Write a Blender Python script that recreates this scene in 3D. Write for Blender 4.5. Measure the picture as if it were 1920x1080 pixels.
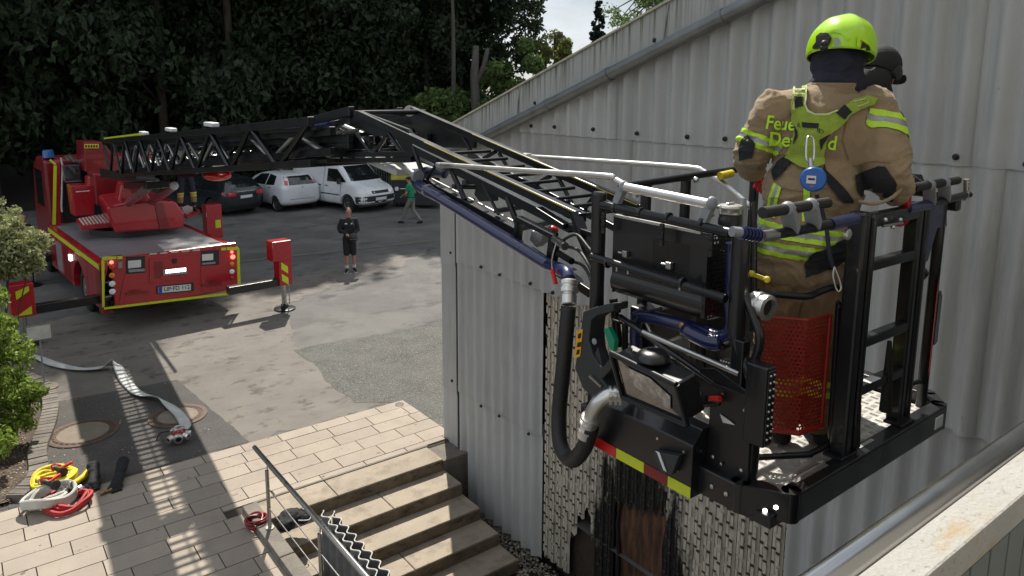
import bpy, bmesh, math, random
from math import sin, cos, pi, radians, sqrt, atan2
from mathutils import Vector as V, Matrix, noise
from mathutils.bvhtree import BVHTree
R = random.Random(7)
for o in list(bpy.data.objects): bpy.data.objects.remove(o)
SC = bpy.context.scene
COL = SC.collection
# ------------------------------------------------------------------ camera
FPX, CY = 1378.0, 405.0
PITCH, ROLL, AZ = radians(9.70), radians(0.29), radians(52.75)
P_ = Matrix(((1,0,0),(0,-sin(PITCH),-cos(PITCH)),(0,cos(PITCH),-sin(PITCH))))
Q_ = Matrix(((cos(ROLL),-sin(ROLL),0),(sin(ROLL),cos(ROLL),0),(0,0,1)))
G_ = Matrix(((sin(AZ),-cos(AZ),0),(cos(AZ),sin(AZ),0),(0,0,1)))
RM = Q_ @ P_ @ G_          # world -> camera (x right, y down, z forward)
EYE = V((0,0,4.95))
cam = bpy.data.objects.new('camera', bpy.data.cameras.new('camera')); COL.objects.link(cam)
rot = Matrix((RM[0], -RM[1], -RM[2])).transposed().to_4x4()
cam.matrix_world = Matrix.Translation(EYE) @ rot
cam.data.sensor_width = 36; cam.data.lens = FPX/1920*36
cam.data.shift_y = (CY-540)/1920
cam.data.clip_start = 0.05; cam.data.clip_end = 2000
SC.camera = cam
# ------------------------------------------------------------------ light
SUN_DIR = V((0.38, 0.68, 1.0)).normalized()          # towards the sun
w = bpy.data.worlds.new('World'); SC.world = w; w.use_nodes = True
nt = w.node_tree; nt.nodes.clear()
wo = nt.nodes.new('ShaderNodeOutputWorld'); bg = nt.nodes.new('ShaderNodeBackground')
sk = nt.nodes.new('ShaderNodeTexSky'); sk.sky_type = 'NISHITA'; sk.sun_disc = False
sk.sun_elevation = math.asin(SUN_DIR.z); sk.sun_rotation = atan2(SUN_DIR.x, SUN_DIR.y)
sk.air_density = 1.0; sk.dust_density = 1.0; sk.ozone_density = 1.0
tc = nt.nodes.new('ShaderNodeTexCoord'); mp = nt.nodes.new('ShaderNodeMapping'); mp.inputs['Scale'].default_value = (1,1,2.5)
cn = nt.nodes.new('ShaderNodeTexNoise'); cn.inputs['Scale'].default_value = 2.2; cn.inputs['Detail'].default_value = 7; cn.inputs['Roughness'].default_value = .6
cr = nt.nodes.new('ShaderNodeValToRGB'); cr.color_ramp.elements[0].position = .32; cr.color_ramp.elements[1].position = .56
mx = nt.nodes.new('ShaderNodeMix'); mx.data_type = 'RGBA'
mx.inputs['B'].default_value = (12.5,13.2,14,1)
nt.links.new(tc.outputs['Generated'], mp.inputs[0]); nt.links.new(mp.outputs[0], cn.inputs[0]); nt.links.new(cn.outputs[0], cr.inputs[0])
nt.links.new(cr.outputs[0], mx.inputs['Factor']); nt.links.new(sk.outputs[0], mx.inputs['A']); nt.links.new(mx.outputs['Result'], bg.inputs[0])
bg.inputs[1].default_value = 0.05
nt.links.new(bg.outputs[0], wo.inputs[0])
sl = bpy.data.lights.new('sun','SUN'); sl.energy = 4.9; sl.angle = radians(.6); sl.color = (1,.93,.82)
so = bpy.data.objects.new('sun', sl); COL.objects.link(so)
so.rotation_euler = (-SUN_DIR).to_track_quat('-Z','Y').to_euler()
so.location = (0,0,30)
SC.view_settings.view_transform = 'Standard'; SC.view_settings.look = 'None'; SC.view_settings.gamma = 1
SC.view_settings.exposure = 0.50
SC.view_settings.use_curve_mapping = False
SC.render.engine = 'CYCLES'
SC.cycles.max_bounces = 6; SC.cycles.transparent_max_bounces = 6
# ------------------------------------------------------------------ helpers
def at(x, y, X=None, Y=None, Z=None, D=None):
    """point of the place lying on a known plane (X, Y or Z) or depth D, seen at photo pixel x, y"""
    d = RM.transposed() @ V(((x-960)/FPX, (y-CY)/FPX, 1))
    if X is not None: t = (X-EYE.x)/d.x
    elif Y is not None: t = (Y-EYE.y)/d.y
    elif Z is not None: t = (Z-EYE.z)/d.z
    else: t = D
    return EYE + d*t
CUR = V((0,0,0))
def setcur(p): 
    global CUR
    CUR = V(p)
def frame(d):
    d = d.normalized(); u = V((0,0,1)).cross(d)
    if u.length < 1e-3: u = V((1,0,0))
    u.normalize(); return u, d.cross(u)
class MB:
    def __init__(s): s.v=[]; s.f=[]
    def add(s, vs, fs):
        n=len(s.v); s.v += [tuple(p) for p in vs]; s.f += [tuple(i+n for i in f) for f in fs]; return s
    def box(s, c, d, ax=None):
        c=V(c); hx,hy,hz=[q/2 for q in d]
        if ax is None: X,Y,Z=V((1,0,0)),V((0,1,0)),V((0,0,1))
        else: X,Y,Z=ax
        vs=[c+X*(sx*hx)+Y*(sy*hy)+Z*(sz*hz) for sx in(-1,1) for sy in(-1,1) for sz in(-1,1)]
        return s.add(vs,[(0,1,3,2),(4,6,7,5),(0,4,5,1),(2,3,7,6),(0,2,6,4),(1,5,7,3)])
    def b2(s, lo, hi): return s.box([(a+b)/2 for a,b in zip(lo,hi)],[abs(b-a) for a,b in zip(lo,hi)])
    def beam(s, p0, p1, w, h, up=V((0,0,1))):
        p0=V(p0);p1=V(p1);d=(p1-p0); L=d.length; d.normalize(); up=V(up)
        X=d.cross(up)
        if X.length<1e-4: X=d.cross(V((0,1,0)))
        X.normalize(); Z=X.cross(d)
        return s.box((p0+p1)/2,(w,L,h),(X,d,Z))
    def cyl(s, p0, p1, r0, r1=None, n=12, cap=True):
        p0=V(p0);p1=V(p1); r1=r0 if r1 is None else r1; a,b=frame(p1-p0)
        vs=[p+ (a*cos(2*pi*i/n)+b*sin(2*pi*i/n))*r for p,r in((p0,r0),(p1,r1)) for i in range(n)]
        fs=[(i,(i+1)%n,n+(i+1)%n,n+i) for i in range(n)]
        if cap: fs += [tuple(range(n-1,-1,-1)), tuple(range(n,2*n))]
        return s.add(vs,fs)
    def tube(s, pts, r, n=8, cap=True, sub=0):
        pts=[V(p) for p in pts]
        if sub: pts=smooth_path(pts,sub)
        rs = r if isinstance(r,(list,tuple)) else [r]*len(pts)
        if len(rs)!=len(pts): rs=[rs[0]+(rs[-1]-rs[0])*i/(len(pts)-1) for i in range(len(pts))]
        a=None; vs=[]
        for i,p in enumerate(pts):
            d=(pts[min(i+1,len(pts)-1)]-pts[max(i-1,0)]).normalized()
            if a is None: a,b=frame(d)
            else:
                a=(a-d*a.dot(d)).normalized(); b=d.cross(a)
            vs += [p+(a*cos(2*pi*k/n)+b*sin(2*pi*k/n))*rs[i] for k in range(n)]
        m=len(pts)
        fs=[(i*n+k,i*n+(k+1)%n,(i+1)*n+(k+1)%n,(i+1)*n+k) for i in range(m-1) for k in range(n)]
        if cap: fs += [tuple(range(n-1,-1,-1)), tuple(range((m-1)*n,m*n))]
        return s.add(vs,fs)
    def prism(s, poly, ext):
        poly=[V(p) for p in poly]; e=V(ext); n=len(poly)
        return s.add(poly+[p+e for p in poly],[tuple(range(n-1,-1,-1)),tuple(range(n,2*n))]+[(i,(i+1)%n,n+(i+1)%n,n+i) for i in range(n)])
    def lathe(s, p0, ax, prof, n=20):
        p0=V(p0); ax=V(ax).normalized(); a,b=frame(ax); m=len(prof)
        vs=[p0+ax*h+(a*cos(2*pi*k/n)+b*sin(2*pi*k/n))*r for h,r in prof for k in range(n)]
        fs=[(i*n+k,i*n+(k+1)%n,(i+1)*n+(k+1)%n,(i+1)*n+k) for i in range(m-1) for k in range(n)]
        fs += [tuple(range(n-1,-1,-1)), tuple(range((m-1)*n,m*n))]
        return s.add(vs,fs)
    def ell(s, c, r, ax=None, n=12, m=8):
        c=V(c)
        X,Y,Z = ax if ax else (V((1,0,0)),V((0,1,0)),V((0,0,1)))
        if not isinstance(r,(tuple,list)): r=(r,r,r)
        vs=[c+Z*r[2]]
        for i in range(1,m):
            t=pi*i/m
            vs += [c+X*(r[0]*sin(t)*cos(2*pi*k/n))+Y*(r[1]*sin(t)*sin(2*pi*k/n))+Z*(r[2]*cos(t)) for k in range(n)]
        vs.append(c-Z*r[2]); L=len(vs)-1
        fs=[(0,1+k,1+(k+1)%n) for k in range(n)]
        for i in range(m-2): fs += [(1+i*n+k,1+(i+1)*n+k,1+(i+1)*n+(k+1)%n,1+i*n+(k+1)%n) for k in range(n)]
        fs += [(L,1+(m-2)*n+(k+1)%n,1+(m-2)*n+k) for k in range(n)]
        return s.add(vs,fs)
    def cap(s, p0, p1, r0, r1=None, n=12):
        r1=r0 if r1 is None else r1
        s.cyl(p0,p1,r0,r1,n); s.ell(p0,r0,n=n); s.ell(p1,r1,n=n); return s
    def mesh(s, name):
        me=bpy.data.meshes.new(name); me.from_pydata([tuple(V(p)-CUR) for p in s.v],[],s.f); me.validate(); return me
    def build(s, name, mat, parent=None, smooth=None, bevel=0, label=None, fixn=True, **kw):
        keep=CUR.copy()
        if parent is None: setcur((0,0,0))
        me=s.mesh(name); setcur(keep)
        if fixn:
            bm=bmesh.new(); bm.from_mesh(me); bmesh.ops.recalc_face_normals(bm, faces=bm.faces); bm.to_mesh(me); bm.free()
        o=bpy.data.objects.new(name, me); COL.objects.link(o)
        if mat: me.materials.append(M[mat] if isinstance(mat,str) else mat)
        if smooth is not None:
            me.shade_smooth()
            if smooth<180: sharp(me, smooth)
        if parent: o.parent=parent
        if bevel:
            b=o.modifiers.new('bevel','BEVEL'); b.width=bevel; b.segments=2; b.limit_method='ANGLE'; b.angle_limit=radians(40)
        if label: o['label']=label
        for k,v_ in kw.items(): o[k]=v_
        return o
def sharp(me, deg):
    bm=bmesh.new(); bm.from_mesh(me)
    for e in bm.edges:
        if len(e.link_faces)==2 and e.calc_face_angle(0)>radians(deg): e.smooth=False
    bm.to_mesh(me); bm.free()
def smooth_path(pts, k):
    out=[]
    n=len(pts)
    for i in range(n-1):
        p0=pts[max(i-1,0)];p1=pts[i];p2=pts[i+1];p3=pts[min(i+2,n-1)]
        for j in range(k):
            t=j/k
            out.append(0.5*((2*p1)+(p2-p0)*t+(2*p0-5*p1+4*p2-p3)*t*t+(3*p1-p0-3*p2+p3)*t**3))
    out.append(pts[-1]); return out
def thing(name, label, cat, loc=(0,0,0), rz=0, group=None, cur=True):
    o=bpy.data.objects.new(name,None); COL.objects.link(o); o.location=loc; o.rotation_euler=(0,0,rz)
    o.empty_display_size=.2
    o['label']=label; o['category']=cat
    if group: o['group']=group
    if cur: setcur(loc)
    else: setcur((0,0,0))
    return o
def tag(o,label,cat,group=None,kind=None):
    o['label']=label; o['category']=cat
    if group: o['group']=group
    if kind: o['kind']=kind
    return o
def struct(o): o['kind']='structure'; return o
def kids(o): return [c for c in bpy.data.objects if c.parent==o]
def copy_tree(o, parent=None, ch=None):
    ch = ch if ch is not None else tree_of(o)
    c=o.copy(); COL.objects.link(c)
    if parent: c.parent=parent
    for k in ch.get(o,[]): copy_tree(k,c,ch)
    return c
def tree_of(o):
    d={}
    for x in bpy.data.objects:
        if x.parent: d.setdefault(x.parent,[]).append(x)
    return d
# ------------------------------------------------------------------ materials
M={}
def mat(name, col, rough=.6, metal=0, var=.15, scale=3, bump=0, bscale=40, col2=None, ramp=None, spec=.5, coat=0, emit=None, estr=1, stretch=None, trans=0, sheen=0, alpha=1, detail=5, gen=False):
    m=bpy.data.materials.new(name); m.use_nodes=True; n=m.node_tree; b=n.nodes['Principled BSDF']
    b.inputs['Roughness'].default_value=rough; b.inputs['Metallic'].default_value=metal
    b.inputs['Specular IOR Level'].default_value=spec; b.inputs['Coat Weight'].default_value=coat
    b.inputs['Transmission Weight'].default_value=trans; b.inputs['Sheen Weight'].default_value=sheen; b.inputs['Alpha'].default_value=alpha
    if emit: b.inputs['Emission Color'].default_value=(*emit,1); b.inputs['Emission Strength'].default_value=estr
    co=n.nodes.new('ShaderNodeTexCoord'); mp=n.nodes.new('ShaderNodeMapping'); n.links.new(co.outputs['Object'],mp.inputs[0])
    if stretch: mp.inputs['Scale'].default_value=stretch
    tx=n.nodes.new('ShaderNodeTexNoise'); tx.inputs['Scale'].default_value=scale; tx.inputs['Detail'].default_value=detail; tx.inputs['Roughness'].default_value=.62
    n.links.new(mp.outputs[0],tx.inputs[0])
    rp=n.nodes.new('ShaderNodeValToRGB'); e=rp.color_ramp.elements
    lo,hi = ramp or (.3,.7)
    e[0].position=lo; e[1].position=hi
    c2 = col2 if col2 else tuple(min(1,c*(1+var)) for c in col)
    c1 = col if col2 else tuple(c*(1-var) for c in col)
    e[0].color=(*c1,1); e[1].color=(*c2,1)
    n.links.new(tx.outputs[0],rp.inputs[0]); n.links.new(rp.outputs[0],b.inputs['Base Color'])
    rr=n.nodes.new('ShaderNodeMapRange'); rr.inputs['To Min'].default_value=max(.03,rough-.08); rr.inputs['To Max'].default_value=min(1,rough+.1)
    n.links.new(tx.outputs[0],rr.inputs['Value']); n.links.new(rr.outputs[0],b.inputs['Roughness'])
    if bump:
        bt=n.nodes.new('ShaderNodeTexNoise'); bt.inputs['Scale'].default_value=bscale; bt.inputs['Detail'].default_value=4
        n.links.new(co.outputs['Object'],bt.inputs[0])
        bp=n.nodes.new('ShaderNodeBump'); bp.inputs['Strength'].default_value=bump; bp.inputs['Distance'].default_value=.02
        n.links.new(bt.outputs[0],bp.inputs['Height']); n.links.new(bp.outputs[0],b.inputs['Normal'])
    M[name]=m; return m
def addmix(m, fac_builder, col):
    """mix a second colour over the base through a mask socket"""
    n=m.node_tree; b=n.nodes['Principled BSDF']; src=b.inputs['Base Color'].links[0].from_socket
    fac=fac_builder(n); x=n.nodes.new('ShaderNodeMix'); x.data_type='RGBA'; x.inputs['B'].default_value=(*col,1)
    n.links.new(fac,x.inputs['Factor']); n.links.new(src,x.inputs['A']); n.links.new(x.outputs['Result'],b.inputs['Base Color'])
def noise_mask(scale, lo, hi, stretch=(1,1,1), detail=6, w=0):
    def f(n):
        co=n.nodes.new('ShaderNodeTexCoord'); mp=n.nodes.new('ShaderNodeMapping'); mp.inputs['Scale'].default_value=stretch; mp.inputs['Location'].default_value=(w,w*1.7,w)
        t=n.nodes.new('ShaderNodeTexNoise'); t.inputs['Scale'].default_value=scale; t.inputs['Detail'].default_value=detail; t.inputs['Roughness'].default_value=.65
        r=n.nodes.new('ShaderNodeMapRange'); r.inputs['From Min'].default_value=lo; r.inputs['From Max'].default_value=hi
        n.links.new(co.outputs['Object'],mp.inputs[0]); n.links.new(mp.outputs[0],t.inputs[0]); n.links.new(t.outputs[0],r.inputs['Value']); return r.outputs[0]
    return f
def objrand(m, amt):
    """each object sharing the material gets its own slight value"""
    n=m.node_tree; b=n.nodes['Principled BSDF']; src=b.inputs['Base Color'].links[0].from_socket
    oi=n.nodes.new('ShaderNodeObjectInfo'); r=n.nodes.new('ShaderNodeMapRange'); r.inputs['To Min'].default_value=1-amt; r.inputs['To Max'].default_value=1+amt
    h=n.nodes.new('ShaderNodeHueSaturation'); n.links.new(oi.outputs['Random'],r.inputs['Value']); n.links.new(r.outputs[0],h.inputs['Value'])
    n.links.new(src,h.inputs['Color']); n.links.new(h.outputs[0],b.inputs['Base Color'])
mat('asphalt',(.105,.103,.10),.82,var=.25,scale=.9,bump=.6,bscale=160)
addmix(M['asphalt'],noise_mask(.55,.48,.62,(1,1,1)),(.15,.145,.135))
addmix(M['asphalt'],noise_mask(.9,.56,.66,(1,1.6,1),8,3.1),(.055,.055,.058))
addmix(M['asphalt'],noise_mask(180,.60,.68,detail=2),(.26,.25,.23))
mat('asphalt_dark',(.07,.066,.062),.85,var=.25,scale=2,bump=.7,bscale=120)
addmix(M['asphalt_dark'],noise_mask(90,.58,.68,detail=2),(.17,.155,.14))
mat('asphalt_light',(.165,.152,.136),.85,var=.18,scale=1.2,bump=.5,bscale=140)
addmix(M['asphalt_light'],noise_mask(.7,.50,.70,(1,1.3,1),10,1.3),(.12,.108,.097))
addmix(M['asphalt_light'],noise_mask(2.3,.54,.64,(1,1.5,1),9,6.1),(.085,.070,.058))
addmix(M['asphalt_light'],noise_mask(150,.60,.70,detail=2),(.10,.095,.09))
mat('gravel_asphalt',(.095,.095,.088),.9,var=.3,scale=2,bump=1.0,bscale=70)
addmix(M['gravel_asphalt'],noise_mask(60,.57,.64,detail=3),(.30,.295,.27))
addmix(M['gravel_asphalt'],noise_mask(75,.60,.66,detail=3,w=5),(.035,.035,.03))
mat('paver',(.31,.266,.220),.85,var=.12,scale=1.7,bump=.25,bscale=90); objrand(M['paver'],.10)
addmix(M['paver'],noise_mask(1.1,.58,.75,w=2),(.24,.195,.15))
addmix(M['paver'],noise_mask(9,.66,.72,detail=3,w=4),(.13,.10,.075))
addmix(M['paver'],noise_mask(120,.62,.70,detail=2),(.42,.36,.30))
mat('joint',(.05,.036,.028),.95,var=.3,scale=20)
mat('step',(.31,.262,.203),.8,var=.15,scale=2.5,bump=.3,bscale=60); objrand(M['step'],.06)
addmix(M['step'],noise_mask(3,.50,.68,detail=9),(.19,.155,.115))
addmix(M['step'],noise_mask(60,.64,.72,detail=3),(.12,.10,.08))
mat('riser_moss_shade',(.17,.135,.095),.9,var=.35,scale=5,bump=.4,bscale=50)  # moss and dirt, darkened further for the shade on the risers
addmix(M['riser_moss_shade'],noise_mask(7,.52,.66,(1,1,2),8),(.06,.055,.03))
mat('kerb',(.16,.145,.125),.9,var=.25,scale=6,bump=.5,bscale=60); objrand(M['kerb'],.15)
mat('soil',(.075,.055,.04),.95,var=.5,scale=9,bump=1,bscale=40)
addmix(M['soil'],noise_mask(40,.58,.66,detail=3),(.22,.18,.13))
mat('iron_rust',(.11,.075,.055),.7,.3,var=.3,scale=12,bump=.5,bscale=60)
mat('concrete_cover',(.20,.165,.13),.9,var=.15,scale=8,bump=.4,bscale=80)
mat('fibre_cement',(.43,.44,.435),.75,var=.08,scale=1.3,bump=.2,bscale=120); objrand(M['fibre_cement'],.08)
addmix(M['fibre_cement'],noise_mask(1,.52,.80,(1,10,.4),6,7),(.32,.33,.315))
addmix(M['fibre_cement'],noise_mask(2.2,.56,.80,(1,3,.35),7),(.30,.31,.30))
addmix(M['fibre_cement'],noise_mask(14,.70,.76,(1,1,.5),5,3),(.22,.22,.20))
mat('verge',(.38,.39,.375),.8,var=.08,scale=2,bump=.15,bscale=100)
def verge_mask(n):
    co=n.nodes.new('ShaderNodeTexCoord'); sp=n.nodes.new('ShaderNodeSeparateXYZ'); n.links.new(co.outputs['Object'],sp.inputs[0])
    # height below the sloping top edge: object space has the edge at z = a - .3414*y
    ml=n.nodes.new('ShaderNodeMath'); ml.operation='MULTIPLY_ADD'; ml.inputs[1].default_value=.3414; n.links.new(sp.outputs['Y'],ml.inputs[0]); n.links.new(sp.outputs['Z'],ml.inputs[2])
    d=n.nodes.new('ShaderNodeMapRange'); d.inputs['From Min'].default_value=VERGE_A-.40; d.inputs['From Max'].default_value=VERGE_A-.02; n.links.new(ml.outputs[0],d.inputs['Value'])
    mp=n.nodes.new('ShaderNodeMapping'); mp.inputs['Scale'].default_value=(1,26,.9); n.links.new(co.outputs['Object'],mp.inputs[0])
    t=n.nodes.new('ShaderNodeTexNoise'); t.inputs['Scale'].default_value=1; t.inputs['Detail'].default_value=5; n.links.new(mp.outputs[0],t.inputs[0])
    r=n.nodes.new('ShaderNodeMapRange'); r.inputs['From Min'].default_value=.46; r.inputs['From Max'].default_value=.66; n.links.new(t.outputs[0],r.inputs['Value'])
    q=n.nodes.new('ShaderNodeMath'); q.operation='MULTIPLY'; n.links.new(d.outputs[0],q.inputs[0]); n.links.new(r.outputs[0],q.inputs[1]); return q.outputs[0]
VERGE_A = 4.48+.3414*8.2 + .85 - .3414*8.5   # in the building's own coordinates (origin 5.3, 8.5, -.85)
addmix(M['verge'],verge_mask,(.085,.09,.045))
mat('cap_trim',(.42,.41,.33),.8,var=.2,scale=8,bump=.2)
mat('screw_black',(.01,.01,.01),.4,var=.1)
mat('slot_shadow',(.045,.04,.034),.95,var=.4,scale=30)
mat('void',(.008,.007,.006),.95,var=.3)
mat('zinc_pipe',(.20,.215,.22),.42,.55,var=.15,scale=5,stretch=(1,1,1))
mat('membrane',(.52,.48,.40),.7,var=.12,scale=6,bump=.4,bscale=45)
def burn(n):
    co=n.nodes.new('ShaderNodeTexCoord'); sp=n.nodes.new('ShaderNodeSeparateXYZ'); n.links.new(co.outputs['Object'],sp.inputs[0])
    # scorched column over the burnt-out opening (world y about 4.2, towards the bottom)
    a=n.nodes.new('ShaderNodeMath'); a.operation='SUBTRACT'; a.inputs[1].default_value=4.80-8.5; n.links.new(sp.outputs['Y'],a.inputs[0])
    b=n.nodes.new('ShaderNodeMath'); b.operation='ABSOLUTE'; n.links.new(a.outputs[0],b.inputs[0])
    c=n.nodes.new('ShaderNodeMapRange'); c.inputs['From Min'].default_value=1.15; c.inputs['From Max'].default_value=.1; n.links.new(b.outputs[0],c.inputs['Value'])
    h=n.nodes.new('ShaderNodeMapRange'); h.inputs['From Min'].default_value=3.45; h.inputs['From Max'].default_value=1.05; n.links.new(sp.outputs['Z'],h.inputs['Value'])
    q=n.nodes.new('ShaderNodeMath'); q.operation='MULTIPLY'; n.links.new(c.outputs[0],q.inputs[0]); n.links.new(h.outputs[0],q.inputs[1])
    mp=n.nodes.new('ShaderNodeMapping'); mp.inputs['Scale'].default_value=(3,7,1.6); n.links.new(co.outputs['Object'],mp.inputs[0])
    t=n.nodes.new('ShaderNodeTexNoise'); t.inputs['Scale'].default_value=1; t.inputs['Detail'].default_value=9; t.inputs['Roughness'].default_value=.75; n.links.new(mp.outputs[0],t.inputs[0])
    u=n.nodes.new('ShaderNodeMath'); u.operation='ADD'; n.links.new(q.outputs[0],u.inputs[0]); n.links.new(t.outputs[0],u.inputs[1])
    r=n.nodes.new('ShaderNodeMapRange'); r.inputs['From Min'].default_value=.86; r.inputs['From Max'].default_value=1.02; n.links.new(u.outputs[0],r.inputs['Value']); return r.outputs[0]
addmix(M['membrane'],noise_mask(4,.52,.72,(3,6,1),8),(.25,.215,.17))
addmix(M['membrane'],burn,(.012,.011,.01))
mat('burnt_wood',(.12,.052,.025),.8,var=.5,scale=3,stretch=(1,8,1),bump=.4)
addmix(M['burnt_wood'],noise_mask(1.6,.44,.60,(1,5,1),7),(.03,.018,.012))
mat('steel',(.46,.46,.45),.28,.95,var=.1,scale=8)
mat('rail_steel',(.50,.50,.49),.20,1,var=.06,scale=6)
mat('steel_bright',(.66,.66,.64),.30,.9,var=.08,scale=8)
mat('alu',(.55,.55,.54),.38,.9,var=.1,scale=8)
mat('black_paint',(.008,.009,.011),.32,0,var=.2,scale=3,coat=.3,bump=.06,bscale=200)
mat('dark_steel',(.013,.015,.018),.30,.35,var=.25,scale=4)
mat('dark_plastic',(.022,.027,.03),.5,var=.15)
mat('grey_plastic',(.24,.26,.28),.45,var=.1)
mat('rubber',(.012,.012,.012),.55,var=.3,scale=4,bump=.2,bscale=30)
mat('navy_pipe',(.012,.017,.075),.28,0,var=.2,scale=4,coat=.5)
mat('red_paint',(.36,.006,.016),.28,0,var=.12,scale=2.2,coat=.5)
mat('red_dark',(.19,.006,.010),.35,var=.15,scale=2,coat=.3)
mat('neon_yellow',(.55,.62,.02),.45,var=.08,scale=10)
mat('stripe_yellow',(.62,.50,.03),.4,var=.1,scale=9)
mat('neon_helmet',(.40,.72,.005),.28,var=.05,scale=6,coat=.5)
mat('reflective',(.30,.31,.30),.35,.3,var=.15,scale=60)
mat('neon_print',(.45,.80,.02),.5,var=.05)
mat('lime_band',(.45,.70,.03),.55,var=.2,scale=140,stretch=(1,1,3))
mat('deck_alu',(.36,.37,.39),.42,.6,var=.2,scale=2.5,stretch=(.6,6,1),bump=.1,bscale=60)
mat('tread_alu',(.60,.59,.56),.42,.25,var=.1,scale=12)
mat('glass_dark',(.012,.014,.016),.06,0,var=.1,spec=.8,coat=.6)
mat('glass_blue',(.02,.10,.35),.15,var=.1,coat=.5)
mat('glass_lamp',(.75,.77,.78),.12,0,var=.1,coat=.6)
mat('lamp_mirror',(.30,.30,.29),.25,.6,var=.6,scale=22)
mat('lens_red',(.55,.01,.01),.15,var=.1,coat=.8)
mat('lens_red_lit',(.7,.05,.04),.2,emit=(1,.12,.08),estr=3)
mat('lens_orange',(.75,.20,.01),.15,var=.1,coat=.8)
mat('lamp_lit',(.9,.9,.85),.3,emit=(1,.93,.8),estr=4)
mat('led_lit',(.9,.9,.9),.3,emit=(1,.98,.95),estr=6)
mat('white_paint',(.66,.69,.72),.28,var=.03,scale=2,coat=.6)
mat('grey_car',(.035,.042,.05),.22,.5,var=.1,scale=2,coat=.7)
mat('trim_black',(.016,.016,.017),.5,var=.1)
mat('tyre',(.014,.014,.014),.8,var=.2,bump=.3)
mat('rim_alu',(.42,.43,.44),.3,.8,var=.1)
mat('plate_white',(.62,.64,.66),.4,var=.05)
mat('plate_blue',(.02,.06,.35),.4,var=.05)
mat('ink',(.01,.01,.01),.6,var=.05)
mat('tan_cloth',(.27,.195,.11),.85,var=.14,scale=5,bump=.35,bscale=240,sheen=.2)
mat('tan_dark',(.19,.12,.062),.85,var=.15,scale=5,bump=.3,bscale=200)
mat('black_cloth',(.012,.013,.016),.85,var=.25,scale=6,bump=.3,bscale=160)
mat('navy_cloth',(.012,.014,.030),.75,var=.25,scale=5,bump=.3,bscale=120)
mat('harness',(.26,.36,.035),.75,var=.18,scale=14,bump=.4,bscale=180)
mat('harness_edge',(.50,.55,.28),.7,var=.1)
mat('glove_red',(.42,.01,.01),.6,var=.2,scale=12)
mat('device_blue',(.005,.10,.40),.3,var=.1,coat=.4)
mat('skin',(.38,.20,.13),.55,var=.08,scale=10)
mat('hair_dark',(.02,.014,.01),.7,var=.3,scale=60)
mat('green_shirt',(.01,.22,.11),.85,var=.1,scale=6)
mat('grey_cloth',(.17,.17,.145),.85,var=.15,scale=6)
mat('white_cloth',(.6,.6,.6),.8,var=.1)
mat('hose_yellow',(.62,.50,.01),.6,var=.2,scale=20,bump=.3,bscale=120)
mat('hose_white',(.50,.50,.46),.7,var=.15,scale=8,bump=.3,bscale=150)
mat('hose_grey',(.50,.51,.50),.7,var=.15,scale=6,bump=.3,bscale=150)
mat('hose_red',(.38,.02,.025),.6,var=.2,scale=9,bump=.3,bscale=120)
mat('nozzle_red',(.6,.02,.015),.35,var=.15)
mat('brass',(.32,.20,.10),.4,.8,var=.2)
mat('sticker_orange',(.75,.36,.0),.5,var=.1)
mat('green_plastic',(.0,.22,.12),.4,var=.1)
mat('red_mesh',(.30,.014,.010),.42,var=.12,scale=8)
mat('coping',(.35,.345,.325),.85,var=.10,scale=5,bump=.25,bscale=90)
addmix(M['coping'],noise_mask(3.5,.52,.64,(1,2,1),8),(.33,.25,.14))
addmix(M['coping'],noise_mask(60,.60,.70,detail=3),(.24,.235,.21))
mat('panel_green',(.10,.12,.115),.45,var=.12,scale=2,stretch=(1,1,.3))
mat('bark',(.06,.048,.036),.9,var=.3,scale=6,stretch=(1,1,.2),bump=1,bscale=20)
mat('bark_pale',(.07,.065,.058),.9,var=.3,scale=6,stretch=(1,1,.2),bump=.8,bscale=20)
def leafmat(name,col,var=.4,tr=.25,rough=.6):
    m=mat(name,col,rough,var=var,scale=.7,spec=.3); n=m.node_tree; b=n.nodes['Principled BSDF']
    g=n.nodes.new('ShaderNodeNewGeometry'); r=n.nodes.new('ShaderNodeMapRange'); r.inputs['To Min'].default_value=.55; r.inputs['To Max'].default_value=1.5
    h=n.nodes.new('ShaderNodeHueSaturation'); src=b.inputs['Base Color'].links[0].from_socket
    n.links.new(g.outputs['Random Per Island'],r.inputs['Value']); n.links.new(r.outputs[0],h.inputs['Value']); n.links.new(src,h.inputs['Color']); n.links.new(h.outputs[0],b.inputs['Base Color'])
    t=n.nodes.new('ShaderNodeBsdfTranslucent'); n.links.new(h.outputs[0],t.inputs[0]); x=n.nodes.new('ShaderNodeMixShader'); x.inputs[0].default_value=tr
    out=n.nodes['Material Output']; n.links.new(b.outputs[0],x.inputs[1]); n.links.new(t.outputs[0],x.inputs[2]); n.links.new(x.outputs[0],out.inputs[0]); return m
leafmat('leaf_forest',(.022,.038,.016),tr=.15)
leafmat('leaf_mid',(.10,.155,.045),tr=.38)
leafmat('leaf_olive',(.13,.15,.04),tr=.4)
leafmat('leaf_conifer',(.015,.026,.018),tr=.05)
leafmat('leaf_hedge',(.20,.28,.055),tr=.35,var=.3)
leafmat('leaf_cream',(.33,.35,.17),tr=.3,var=.5)
leafmat('leaf_ground',(.03,.045,.02),tr=.1)
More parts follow.
